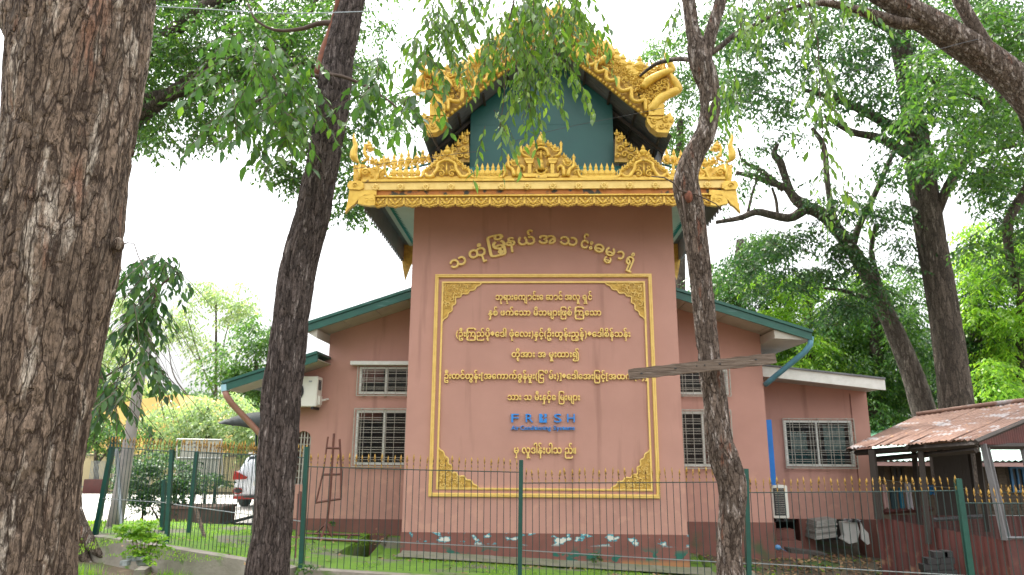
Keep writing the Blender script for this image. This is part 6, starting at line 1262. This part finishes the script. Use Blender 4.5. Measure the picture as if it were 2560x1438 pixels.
mb = MB(); mb.prism([(P(x, y, Y).x, P(x, y, Y).z) for x, y in ((2147, 1304), (2153, 1318), (2166, 1332), (2170, 1358), (2164, 1361), (2150, 1348))], Y - .08, Y - .04); o = mb.build('jagged_sheet', mat('chipped_white_panel', (.50, .49, .46)), at=P(2160, 1355, Y)); tag(o, 'jagged white panel leaning against the broken casing', 'panel')
mb = MB(); rs = random.Random(3)
for i in range(16): c = P(2104 + rs.uniform(0, 44), 1299 + rs.uniform(-1, 5), 13.5); mb.box(tuple(c), (rs.uniform(.04, .1), .04, rs.uniform(.01, .03)), None)
o = mb.build('crumpled_foil', mat('shiny_foil', (.75, .75, .78), .25, metal=.8), at=P(2125, 1302, 13.5)); tag(o, 'crumpled shiny sheet tucked above the white casing', 'foil sheet')
# stand-alone air conditioners
def aircon(label, x0, x1, z0, z1, yf, dep, narrow=False, fan=True):
    A = E('air_conditioner', label, 'air conditioner', (x0, yf, z0), 'outdoor air conditioner units'); mb = MB(); mb.bbox((x0, yf, z0), (x1, yf + dep, z1)); c = mb.build('casing', ACW, A)
    bm = bmesh.new(); bm.from_mesh(c.data); bmesh.ops.bevel(bm, geom=bm.edges[:], offset=.012, segments=2, affect='EDGES'); bm.to_mesh(c.data); bm.free()
    xc = x0 + (x1 - x0) * (.40 if not narrow else .5); zc = (z0 + z1) / 2; r = (z1 - z0) * .36 if not narrow else (x1 - x0) * .3
    mb = MB()
    if narrow: mb.bbox((x0 + .03, yf - .012, z0 + .05), (x1 - .06, yf - .002, z1 - .05))
    else: mb.lathe([(r, 0), (r, .012)], 28, M=Matrix.Translation((xc, yf - .002, zc)) @ Matrix.Rotation(PI / 2, 4, 'X'))
    mb.build('fan_opening', BLACK, A)
    mb = MB()
    if narrow:
        for i in range(14): z = z0 + .08 + i * (z1 - z0 - .16) / 13; mb.bbox((x0 + .05, yf - .02, z), (x1 - .05, yf - .014, z + .006))
    else:
        for k in range(6): rr_ = r * (k + 1) / 6; mb.tube([Vector((xc + rr_ * math.cos(t), yf - .02, zc + rr_ * math.sin(t))) for t in np.linspace(0, 2 * PI, 26)], .004, 4, cap=False)
        for k in range(12): t = k * PI / 6; mb.tube([Vector((xc, yf - .02, zc)), Vector((xc + r * math.cos(t), yf - .02, zc + r * math.sin(t)))], .003, 4)
    mb.build('fan_grille', BLACK if not narrow else IRON, A)
    mb = MB(); mb.bbox((x0 + .06, yf + .02, z0 - .05), (x0 + .1, yf + dep + .1, z0 - .002)); mb.bbox((x1 - .1, yf + .02, z0 - .05), (x1 - .06, yf + dep + .1, z0 - .002)); mb.build('wall_bracket', BLACK, A)
    if not narrow:
        mb = MB(); mb.bbox((x1 + .001, yf + .08, z0 + .04), (x1 + .04, yf + .22, z0 + .2)); mb.tube([Vector((x1 + .03, yf + .2, z0 + .12)), Vector((x1 + .08, yf + .28, z0 + .14)), Vector((x1 + .1, WY, z0 + .16))], .018, 6); mb.build('pipe_cover', ACW, A)
        mb = MB(); mb.bbox((x0 + (x1 - x0) * .78, yf - .004, z1 - .11), (x0 + (x1 - x0) * .86, yf - .001, z1 - .08)); mb.build('maker_badge', mat('grey_badge', (.35, .37, .38), .5), A)
        mb = MB()
        for i in range(6): mb.bbox((x1 + .001, yf + .06 + i * .03, z1 - .25), (x1 + .004, yf + .075 + i * .03, z1 - .06))
        mb.build('side_louvre', BLACK, A)
x0, x1, z0, z1 = rect(690, 1016, 795, 941, 12.7); aircon('white outdoor unit mounted high on the left wing wall', x0, x1, z0, z1, 12.7, .30)
x0, x1, z0, z1 = rect(1934, 1296, 1968, 1214, 13.35); aircon('narrow white framed unit below the blue door by the steps', x0, x1, z0, z1, 13.35, .4, True)
# burnt bricks heap
BR = E('dark_block_stack', 'small stack of blackened blocks against the red shed wall', 'block stack', P(2345, 1438, 11.0)); rs = random.Random(8)
for i, (x, y, w) in enumerate(((2330, 1432, 40), (2368, 1430, 34), (2322, 1418, 36), (2358, 1416, 38), (2328, 1402, 30), (2362, 1400, 34), (2345, 1386, 32), (2365, 1384, 20))):
    c = P(x, y, 11.0); ww = w / ppm(11.0, .2); mb = MB(); mb.box((c.x, c.y, c.z), (ww, .16, .085)); mb.build('block', BLACK, BR)
mb = MB(); c = P(1945, 1369, 12.4); mb.blob(tuple(c), (.05, .05, .045), 10); mb.tube([c + Vector((.03, -.02, 0)), c + Vector((.13, -.05, -.06))], .006, 5); tag(mb.build('blue_ladle', mat('blue_plastic', (.08, .22, .42), .4), at=c), 'small blue plastic scoop lying near the corner of the right wing', 'scoop')
mb = MB(); mb.prism([(P(1950, 1362, 12.6).x, P(1950, 1362, 12.6).z), (P(2075, 1392, 12.0).x, P(2075, 1392, 12.0).z + .03), (P(2075, 1392, 12.0).x, P(2075, 1392, 12.0).z), (P(1952, 1372, 12.6).x, P(1950, 1372, 12.6).z)], 12.1, 12.4); tag(mb.build('charred_beam', DWOOD, at=P(1990, 1375, 12.2)), 'dark beam lying on the ground before the lean-to', 'beam')

# ================================================================== LEFT YARD
ST = E('metal_easel', 'rusty red brown metal sign stand against the left wing', 'stand', P(820, 1338, 12.4)); Y = 12.45
def bars(name, pts, w_, m=RUSTW, par=ST): mb = MB(); mb.tube([P(x, y, Yq) for x, y, Yq in pts], w_, 4); return mb.build(name, m, par)
bars('pole', ((835, 1084, Y), (825, 1240, Y), (816, 1318, Y)), .022); bars('side_bar', ((820, 1092, Y), (808, 1180, Y), (790, 1256, Y)), .016); bars('side_bar', ((849, 1098, Y), (853, 1180, Y), (852, 1247, Y)), .02); bars('cross_bar', ((818, 1120, Y), (850, 1121, Y)), .02); bars('cross_bar', ((805, 1187, Y), (850, 1186, Y)), .02); bars('cross_bar', ((788, 1257, Y), (853, 1247, Y)), .02)
bars('leg', ((816, 1306, Y), (803, 1345, Y - .25)), .02); bars('leg', ((816, 1306, Y), (829, 1342, Y)), .02); bars('leg', ((816, 1308, Y), (788, 1336, Y + .2)), .016)
LF_ = E('flat_iron_rack', 'rusty brown iron frame lying flat on the moss by the stand', 'frame', P(820, 1345, 12.1))
bars('side_rail', ((728, 1344, 12.1), (896, 1353, 11.8)), .024, RUSTW, LF_); bars('side_rail', ((745, 1334, 12.6), (900, 1338, 12.5)), .02, RUSTW, LF_); bars('cross_rail', ((868, 1350, 11.9), (876, 1337, 12.5)), .02, RUSTW, LF_); bars('cross_rail', ((790, 1348, 12.0), (800, 1337, 12.55)), .02, RUSTW, LF_)
mb = MB(); mb.tube([P(738, 1395, 9.7), P(742, 1300, 9.9), P(745, 1235, 10.0)], .012, 5); tag(mb.build('rusty_rod', RUSTW, at=P(738, 1395, 9.7)), 'thin rusty rod leaning beside the corner fence post', 'rod', 'rusty rods by the corner post')
mb = MB(); mb.tube([P(747, 1340, 12.3), P(750, 1230, 12.6)], .03, 5); tag(mb.build('rusty_rod', RUSTW, at=P(747, 1340, 12.3)), 'thicker red brown stake against the left wing wall', 'stake')
# sign, planter, hedge bush, pole
SG = E('notice_board', 'white double notice board on green posts beyond the side fence', 'notice board', P(500, 1295, 16.5)); Y = 16.5
a, b = P(444, 1188, Y), P(553, 1099, Y); mb = MB(); mb.bbox((a.x, Y, a.z), (b.x, Y + .08, b.z)); mb.build('board', mat('dusty_white_board', (.60, .58, .50), .6, col2=(.46, .44, .37), scale=3), SG)
mb = MB()
for (p, q) in (((442, 1190), (442, 1097)), ((555, 1190), (555, 1097)), ((442, 1098), (555, 1100)), ((442, 1145), (555, 1146)), ((442, 1189), (555, 1190))): mb.tube([P(*p, Y - .02), P(*q, Y - .02)], .018, 4)
mb.build('frame', WHITE, SG)
for px in (440, 462, 515, 540): beam('post', P(px, 1190, Y + .1), P(px - 8, 1300, Y + .1), .04, POSTG, SG)
for i, (px, py) in enumerate(((470, 1112), (487, 1108), (487, 1118), (512, 1110), (512, 1120), (535, 1115), (548, 1120))):
    mb = MB(); c = P(px, py, Y - .004); mb.box(tuple(c), (.06, .006, .03)); mb.build('notice_mark', mat('faded_ink', (.18, .17, .18), .8), SG)
PL = E('brick_planter', 'long low brown planter box under the notice board', 'planter', P(480, 1310, 15.2)); a, b = P(405, 1272, 15.2), P(550, 1312, 15.2)
mb = MB(); mb.bbox((a.x, 15.2, b.z - .1), (b.x, 15.9, a.z)); mb.build('box', mat('brown_planter', (.12, .075, .06), .85, col2=(.08, .05, .042)), PL); mb = MB(); mb.bbox((a.x - .03, 15.17, a.z), (b.x + .03, 15.93, a.z + .05)); mb.build('rim', mat('brown_planter_rim', (.16, .10, .08), .85), PL)
BU = E('clipped_bush', 'dark green bush with bare stems in front of the notice board', 'bush', P(420, 1320, 15.8))
leafcloud('foliage', [(340, 1180, 46, 40, 15.8, 1), (390, 1170, 50, 40, 15.8, 1), (440, 1180, 44, 36, 15.8, 1), (330, 1220, 40, 34, 15.8, 1), (380, 1225, 50, 34, 15.8, 1), (440, 1215, 40, 30, 15.8, 1), (500, 1205, 46, 26, 15.8, 1), (360, 1260, 40, 20, 15.8, 1, .8), (410, 1262, 34, 22, 15.8, 1, .8), (530, 1200, 30, 20, 15.8, 1, .8)], .075, LF_D, BU, droop=.3, asp=.6, cov=1.7, cs=24)
mb = MB()
for a, b in (((410, 1330), (395, 1260)), ((412, 1330), (430, 1250)), ((408, 1328), (370, 1255)), ((414, 1330), (450, 1240)), ((355, 1310), (352, 1240)), ((470, 1300), (490, 1220)), ((410, 1320), (410, 1240))): mb.tube([P(*a, 15.8), P((a[0] + b[0]) / 2 + 3, (a[1] + b[1]) / 2, 15.7), P(*b, 15.8)], [.03, .022, .012], 5)
mb.build('stem', TWIG, BU)
UP = E('utility_pole', 'leaning grey concrete pole with a steel strut behind the left fence', 'pole', P(272, 1335, 12.6)); mb = MB(); Yp = 12.6
mb.tube([P(280, 1345, Yp), P(300, 1240, Yp), P(330, 1060, Yp), P(352, 930, Yp), P(376, 800, Yp)], [.145, .12, .10, .09, .085], 12); mb.build('shaft', POLE, UP, smooth=True)
mb = MB(); mb.tube([P(291, 1122, Yp - .4), P(298, 1220, Yp - .4), P(303, 1318, Yp - .5)], .035, 6); mb.build('strut', WIREL, UP)
for (a, b, lab) in (((486, 1262, 11.8), (512, 1347, 11.6), 'brown wooden prop leaning beside the middle fence post'),):
    mb = MB(); mb.tube([P(*a), P(*b)], .03, 5); tag(mb.build('wooden_prop', PLANK, at=P(*b)), lab, 'prop')
mb = MB()
for (a, b, Y) in (((475, 1332), (640, 1290), 14.0), ((480, 1345), (640, 1312), 13.2)): mb.tube([P(*a, Y), P(*b, Y + 2)], .035, 4)
tag(mb.build('iron_rail', BLACK, at=P(560, 1325, 13.5)), 'two long black iron rails lying on the mossy slab', 'rails')
# yellow house and its wall at far left
YH = E('yellow_house', 'bright yellow house half hidden behind trees at the far left', 'house', P(300, 1180, 34)); Y = 34
a = P(120, 1200, Y); b = P(470, 960, Y); mb = MB(); mb.prism([(a.x, -.1), (b.x, -.1), (b.x, P(470, 1040, Y).z), (P(440, 1000, Y).x, P(440, 985, Y).z), (P(340, 1000, Y).x, P(340, 1000, Y).z), (a.x, P(100, 1040, Y).z)], Y, Y + 6); mb.build('wall', OCHRE, YH)
for i in range(6): mb = MB(); x = P(180 + i * 52, 1100, Y).x; mb.bbox((x, Y - .06, -.1), (x + .16, Y - .002, P(200, 1060, Y).z)); mb.build('pilaster', OCHRE, YH)
for i in range(3): mb = MB(); x = P(205 + i * 80, 1100, Y).x; mb.bbox((x, Y - .05, 1.0), (x + .9, Y - .004, 2.3)); mb.build('window', BLACK, YH)
mb = MB(); a = P(100, 1130, 27.5); b = P(700, 1130, 27.5); mb.bbox((a.x, 27.5, -.1), (b.x, 27.7, P(250, 1135, 27.5).z)); W1 = mb.build('boundary_wall', CREAM, at=(a.x, 27.5, 0)); tag(W1, 'long cream boundary wall beyond the road', 'wall')
mb = MB(); mb.bbox((a.x, 27.44, P(250, 1140, 27.5).z), (b.x, 27.499, P(250, 1136, 27.5).z)); mb.build('coping', CONC, W1)
FF = E('white_railing', 'low white railing and red brick footing beyond the road', 'railing', P(245, 1215, 25.6))
for i in range(46): mb = MB(); x = P(225 + i * 3.4, 1180, 25.6); mb.bbox((x.x - .008, 25.6, .12), (x.x + .008, 25.616, P(230, 1152, 25.6).z)); mb.build('upright_bar', WIREL, FF)
mb = MB(); mb.bbox((P(225, 1, 25.6).x, 25.58, .2), (P(380, 1, 25.6).x, 25.6, .24)); mb.build('bottom_rail', WIREL, FF)
mb = MB(); a = P(236, 1218, 25.5); mb.bbox((a.x - .3, 25.3, -.1), (a.x + .5, 25.56, a.z + .28)); mb.build('red_footing', REDC, FF)
# parked hatchback, tail toward us
CARX, CARY = P(650, 1280, 19.6).x, 19.6; CZ = .06
CAR = E('parked_car', 'white car with red tail lamps parked beyond the furrowed trunk', 'car', (CARX, CARY, CZ))
def ring(y, hw, zb, zs, zr, hr):       # half width, sill, shoulder, roof heights, roof half-width
    r = [(0, zb), (hw * .82, zb), (hw * .96, zb + .10), (hw, (zb + zs) / 2), (hw * .985, zs - .06), (hw * .94, zs)]
    if zr > zs + .02: r += [(hr + (hw * .94 - hr) * .45, zs + (zr - zs) * .5), (hr + .04, zr - .10), (hr - .08, zr - .02), (0, zr)]
    else: r += [(hw * .8, zs + .01), (hw * .5, zs + .03), (hw * .25, zs + .04), (0, zs + .04)]
    pts = [(x, y, z) for x, z in r] + [(-x, y, z) for x, z in reversed(r[1:-1])]; return pts
secs = [ring(-.02, .74, .38, .92, .94, .5), ring(.05, .82, .30, .98, 1.25, .52), ring(.22, .85, .26, 1.0, 1.46, .56), ring(.6, .865, .24, 1.0, 1.54, .58), ring(1.4, .87, .24, .98, 1.55, .60), ring(2.3, .87, .24, .96, 1.50, .58), ring(3.0, .865, .24, .94, 1.20, .60), ring(3.35, .86, .24, .92, .92, .6), ring(3.95, .82, .26, .84, .84, .5), ring(4.2, .72, .34, .70, .70, .4)]
mb = MB(); k = len(secs[0]); v = [Vector((CARX + p[0], CARY + p[1], CZ + p[2])) for s_ in secs for p in s_]
f = [(i * k + j, i * k + (j + 1) % k, (i + 1) * k + (j + 1) % k, (i + 1) * k + j) for i in range(len(secs) - 1) for j in range(k)] + [tuple(range(k - 1, -1, -1)), tuple((len(secs) - 1) * k + j for j in range(k))]
mb.add(v, f); mb.build('body', CARW, CAR, smooth=True)
W3 = lambda x, y, z: Vector((CARX + x, CARY + y, CZ + z))
mb = MB(); mb.add([W3(-.56, .035, 1.02), W3(.56, .035, 1.02), W3(.50, .20, 1.42), W3(-.50, .20, 1.42), W3(-.56, .015, 1.02), W3(.56, .015, 1.02), W3(.50, .165, 1.42), W3(-.50, .165, 1.42)], [(4, 5, 6, 7), (0, 3, 2, 1), (4, 7, 3, 0), (5, 1, 2, 6), (7, 6, 2, 3), (4, 0, 1, 5)]); mb.build('rear_window', mat('car_glass', (.03, .04, .05), .08), CAR)
for sg in (-1, 1):
    mb = MB(); mb.add([W3(sg * .87, .10, .98), W3(sg * .80, -.05, 1.02), W3(sg * .42, -.06, .86), W3(sg * .46, -.06, .80), W3(sg * .83, -.05, .78), W3(sg * .875, .18, .84)] + [W3(sg * .80, .2, .98), W3(sg * .74, .08, 1.0), W3(sg * .42, .05, .86), W3(sg * .46, .05, .80), W3(sg * .78, .08, .78), W3(sg * .80, .25, .84)], [(0, 1, 4, 5), (1, 2, 3, 4), (6, 11, 10, 7), (7, 10, 9, 8), (0, 6, 7, 1), (1, 7, 8, 2), (2, 8, 9, 3), (3, 9, 10, 4), (4, 10, 11, 5), (5, 11, 6, 0)]); mb.build('tail_lamp', REDL, CAR)
    mb = MB(); mb.tube([W3(sg * (.66 + .13 * math.cos(t)), -.06, .48 + .075 * math.sin(t)) for t in np.linspace(0, 2 * PI, 16)], .016, 5, cap=False); mb.build('lamp_surround', REDL, CAR)
    mb = MB(); mb.blob(tuple(W3(sg * .66, -.02, .48)), (.12, .035, .065), 8); mb.build('bumper_vent', BLACK, CAR)
    for y in (.75, 3.3): mb = MB(); mb.lathe([(.20, -.1), (.30, -.1), (.315, -.07), (.315, .07), (.30, .1), (.2, .1)], 22, M=Matrix.Translation(W3(sg * .76, y, .315)) @ Matrix.Rotation(PI / 2, 4, 'Y')); wv = mb.build('wheel', TYRE, CAR, smooth=False); mb = MB(); mb.lathe([(.02, 0), (.19, 0), (.2, .02)], 14, M=Matrix.Translation(W3(sg * .87, y, .315)) @ Matrix.Rotation(PI / 2, 4, 'Y')); mb.build('rim', WIREL, wv)
mb = MB(); mb.bbox(tuple(W3(-.78, -.05, .26)), tuple(W3(.78, .02, .36))); mb.build('bumper_strip', REDL, CAR); mb = MB(); mb.bbox(tuple(W3(-.5, -.055, .30)), tuple(W3(.5, -.051, .37))); mb.build('lower_grille', BLACK, CAR)
mb = MB(); mb.bbox(tuple(W3(-.24, -.045, .62)), tuple(W3(.24, -.03, .74))); mb.build('number_plate', WHITE, CAR)
mb = MB(); mb.tube([W3(-.5, .12, 1.5), W3(-.35, -.02, 1.515), W3(.35, -.02, 1.515), W3(.5, .12, 1.5)], .022, 5); mb.build('rear_spoiler', CARW, CAR)
# dark canopy behind the downpipe
CN = E('shade_canopy', 'dark curved car canopy behind the slanting pink downpipe', 'canopy', P(600, 1090, 17.5)); n = 14; v = []; 
for i in range(n + 1):
    t = i / n; px = 545 + t * 240; py = 1056 - 26 * math.sin(min(1, t * 2.2) * PI / 2); p = P(px, py, 16.0); q = P(px + 8, py + 2 + 18 * min(1, t * 2), 16.0)
    v += [p, Vector((p.x, p.y + 3, p.z + .12)), Vector((q.x, q.y - .1, q.z - .22 * min(1, t * 3) - .02)), Vector((q.x, q.y + 3, q.z - .1))]
mb = MB(); mb.add(v, [q for i in range(n) for q in ((4 * i, 4 * i + 4, 4 * i + 5, 4 * i + 1), (4 * i + 2, 4 * i + 3, 4 * i + 7, 4 * i + 6), (4 * i, 4 * i + 2, 4 * i + 6, 4 * i + 4), (4 * i + 1, 4 * i + 5, 4 * i + 7, 4 * i + 3))]); mb.build('canvas', mat('grey_canopy_canvas', (.07, .08, .08), .7, col2=(.04, .045, .045), scale=2), CN, smooth=True)
for i in (2, 7, 12): mb = MB(); mb.tube([Vector(v[4 * i + 2]) + Vector((0, -.02, 0)), Vector(v[4 * i + 3])], .02, 5); mb.build('hoop', BLACK, CN)
for px in (640, 760): beam('post', P(px, 1075, 17), P(px, 1290, 17), .03, POSTG, CN)
# near things at the bottom left
SB = E('lime_shrub', 'bright lime green leafy shrub before the leaning fence', 'shrub', P(350, 1400, 9.6))
leafcloud('foliage', [(330, 1325, 32, 18, 9.6, .4), (365, 1322, 30, 20, 9.6, .4), (345, 1345, 46, 22, 9.6, .4), (380, 1350, 24, 16, 9.6, .4), (345, 1370, 40, 14, 9.6, .4, .8), (400, 1372, 16, 8, 9.5, .3, .7), (360, 1395, 30, 14, 9.4, .3, .6)], .06, LF_L, SB, droop=.1, asp=.8, cov=2.0, cs=16, twl=2)
mb = MB()
for i in range(7): mb.tube([P(345 + i * 4, 1415, 9.6), P(330 + i * 11, 1350, 9.6)], .006, 4)
mb.build('stem', TWIG, SB)
mb = MB(); a = P(330, 1400, 9.5)
for i in range(9): mb.box((a.x + random.uniform(-.12, .2), a.y + random.uniform(-.1, .1), a.z - .02 + random.uniform(-.03, .08)), (random.uniform(.05, .16), .09, random.uniform(.03, .08)), None)
tag(mb.build('rubbish_heap', mat('dirty_plastic', (.30, .32, .33), .5, col2=(.08, .09, .09), scale=12), at=a), 'small heap of grey rubbish beside the lime shrub', 'rubbish')
# grass tufts, litter: what nobody could count
def blades(name, pts, h, m, w_=.012):
    n = len(pts); p = np.array(pts); a = RNG.random(n) * 2 * PI; ln = RNG.random(n) * .6; hh = h * (.5 + RNG.random(n)); sx = np.stack([np.cos(a), np.sin(a), np.zeros(n)], -1) * w_ / 2; tip = p + np.stack([np.cos(a + 1.5) * ln * hh, np.sin(a + 1.5) * ln * hh, hh], -1)
    V = np.stack([p - sx, p + sx, tip], 1).reshape(-1, 3); F = np.arange(n * 3).reshape(n, 3); o = npmesh(name, V, F, m); o['kind'] = 'stuff'; return o
def scat(x0, x1, y0, y1, n, zf, acc=None):
    out = []
    for _ in range(n):
        x, y = random.uniform(x0, x1), random.uniform(y0, y1)
        if acc is None or acc(x, y): out.append((x, y, zf(x, y)))
    return out
blades('grass', scat(-7.5, -3.2, 7.0, 10.2, 9000, ground_z, lambda x, y: y < fline_y(x) - .15 and vnoise(np.array([[x * 1.4, y * 1.4, 0]]))[0] > .42), .11, LF_L)
blades('grass', scat(-16, -7, 12.5, 15.6, 7000, ground_z), .08, LF_L, .02)
blades('grass', scat(-1.6, 3.4, 7.4, 9.2, 3000, ground_z, lambda x, y: vnoise(np.array([[x * 2, y * 2, 3]]))[0] > .62), .08, LF_M)
mossf = lambda x, y: gz(x, y) + .003
blades('moss_tufts', scat(-7.0, 2.8, 9.5, 13.2, 26000, mossf, lambda x, y: vnoise(np.array([[x * 2.2, y * 2.2, 7]]))[0] > .48 and not (-3.2 < x < -1.8 and 9.5 < y < 13.1 and abs((x + 2.5) - (y - 11.5) * .3) < .5)), .022, LF_L, .012)
def litter(name, pts, L, m):
    n = len(pts); p = np.array(pts) + [0, 0, .008]; a = RNG.random(n) * 2 * PI; d = np.stack([np.cos(a), np.sin(a), RNG.normal(0, .25, n)], -1) * (L * (.5 + RNG.random(n)))[:, None]; w = np.stack([-np.sin(a), np.cos(a), RNG.normal(0, .3, n)], -1) * (L * .25)
    V = np.stack([p - d * .5, p + w + [0, 0, .006], p + d * .5 + [0, 0, .012], p - w + [0, 0, .006]], 1).reshape(-1, 3); o = npmesh(name, V, np.arange(n * 4).reshape(n, 4), m); o['kind'] = 'stuff'; return o
litter('fallen_leaves', scat(2.6, 8.5, 8.0, 14.0, 4200, ground_z), .10, LF_DRY)
litter('fallen_leaves', scat(-7, 2.8, 9.5, 13.2, 340, mossf), .07, LF_DRY)
litter('fallen_leaves', scat(-6, 6, 6.5, 9.2, 1500, ground_z), .08, LF_DRY)
litter('fallen_leaves_green', scat(2.6, 8.5, 9.0, 14.0, 700, ground_z), .09, LF_L)
# small weeds at wall feet
def weed(label, px, py, Y, r, n=26):
    w = E('weed', label, 'weed', P(px, py, Y), 'weeds in the mossy paving'); leafcloud('foliage', [(px, py - r * .4, r, r * .6, Y, .1)], .05, LF_M, w, droop=0, asp=.5, cov=1.4, cs=10, twl=1.6)
weed('small weed at the foot of the tower plinth', 1490, 1398, 11.6, 16); weed('weed at the foot of the corner fence post', 765, 1430, 9.2, 20); weed('weed climbing the plinth right of the metal stand', 836, 1312, 12.9, 9); weed('weed beside the crooked trunk foot', 1880, 1425, 9.8, 16)
# wires overhead
def wire(label, pts, r=.006, m=None):
    mb = MB(); c = spline([tuple(P(*p)) for p in pts], 24); mb.tube([Vector(q) for q in c], r, 5); o = mb.build('overhead_wire', m or WIREL, at=P(*pts[0])); tag(o, label, 'wire', 'overhead wires')
DW = mat('dark_cable', (.06, .06, .065), .6)
wire('pale wire crossing the top left before the furrowed trunk', ((200, 5, 6.0), (500, 22, 6.4), (700, 33, 6.7), (905, 29, 7.0), (1150, 16, 7.2), (1420, -6, 7.4)), .006)
wire('thin dark wire crossing the tower roof ridge', ((880, 160, 7.0), (1240, 101, 8.0), (1420, 84, 8.4), (1620, 66, 8.8), (1900, 44, 9.2), (2200, 16, 9.5)), .004, DW)
wire('thin wire slanting across the green gable to the crooked trunk', ((1240, 365, 9.0), (1400, 322, 8.6), (1560, 290, 8.2), (1700, 262, 7.6), (1800, 250, 7.1)), .003, DW)
wire('thin wire running up right from the crooked trunk', ((1770, 255, 7.1), (1960, 216, 7.8), (2250, 150, 8.6), (2420, 104, 9.2), (2620, 60, 9.8)), .0045, DW)
wire('wire low across the left corner of the gilded cornice', ((700, 450, 8.6), (900, 420, 9.2), (1010, 400, 9.6), (1220, 376, 10.2)), .004, DW)
wire('heavy dark cable along the very top left', ((200, -4, 5.5), (500, -2, 5.8), (900, -12, 6.2), (1100, -20, 6.4)), .012, DW)
# pale blue post beyond the near trunk
mb = MB(); mb.tube([P(0, 380, 9.0), P(6, 330, 9.0), P(18, 220, 9.0), P(30, 120, 9.0)], .05, 8); tag(mb.build('pale_blue_pole', mat('pale_blue_paint', (.30, .52, .58), .5), at=P(0, 380, 9)), 'pale blue pole glimpsed left of the near trunk', 'pole')
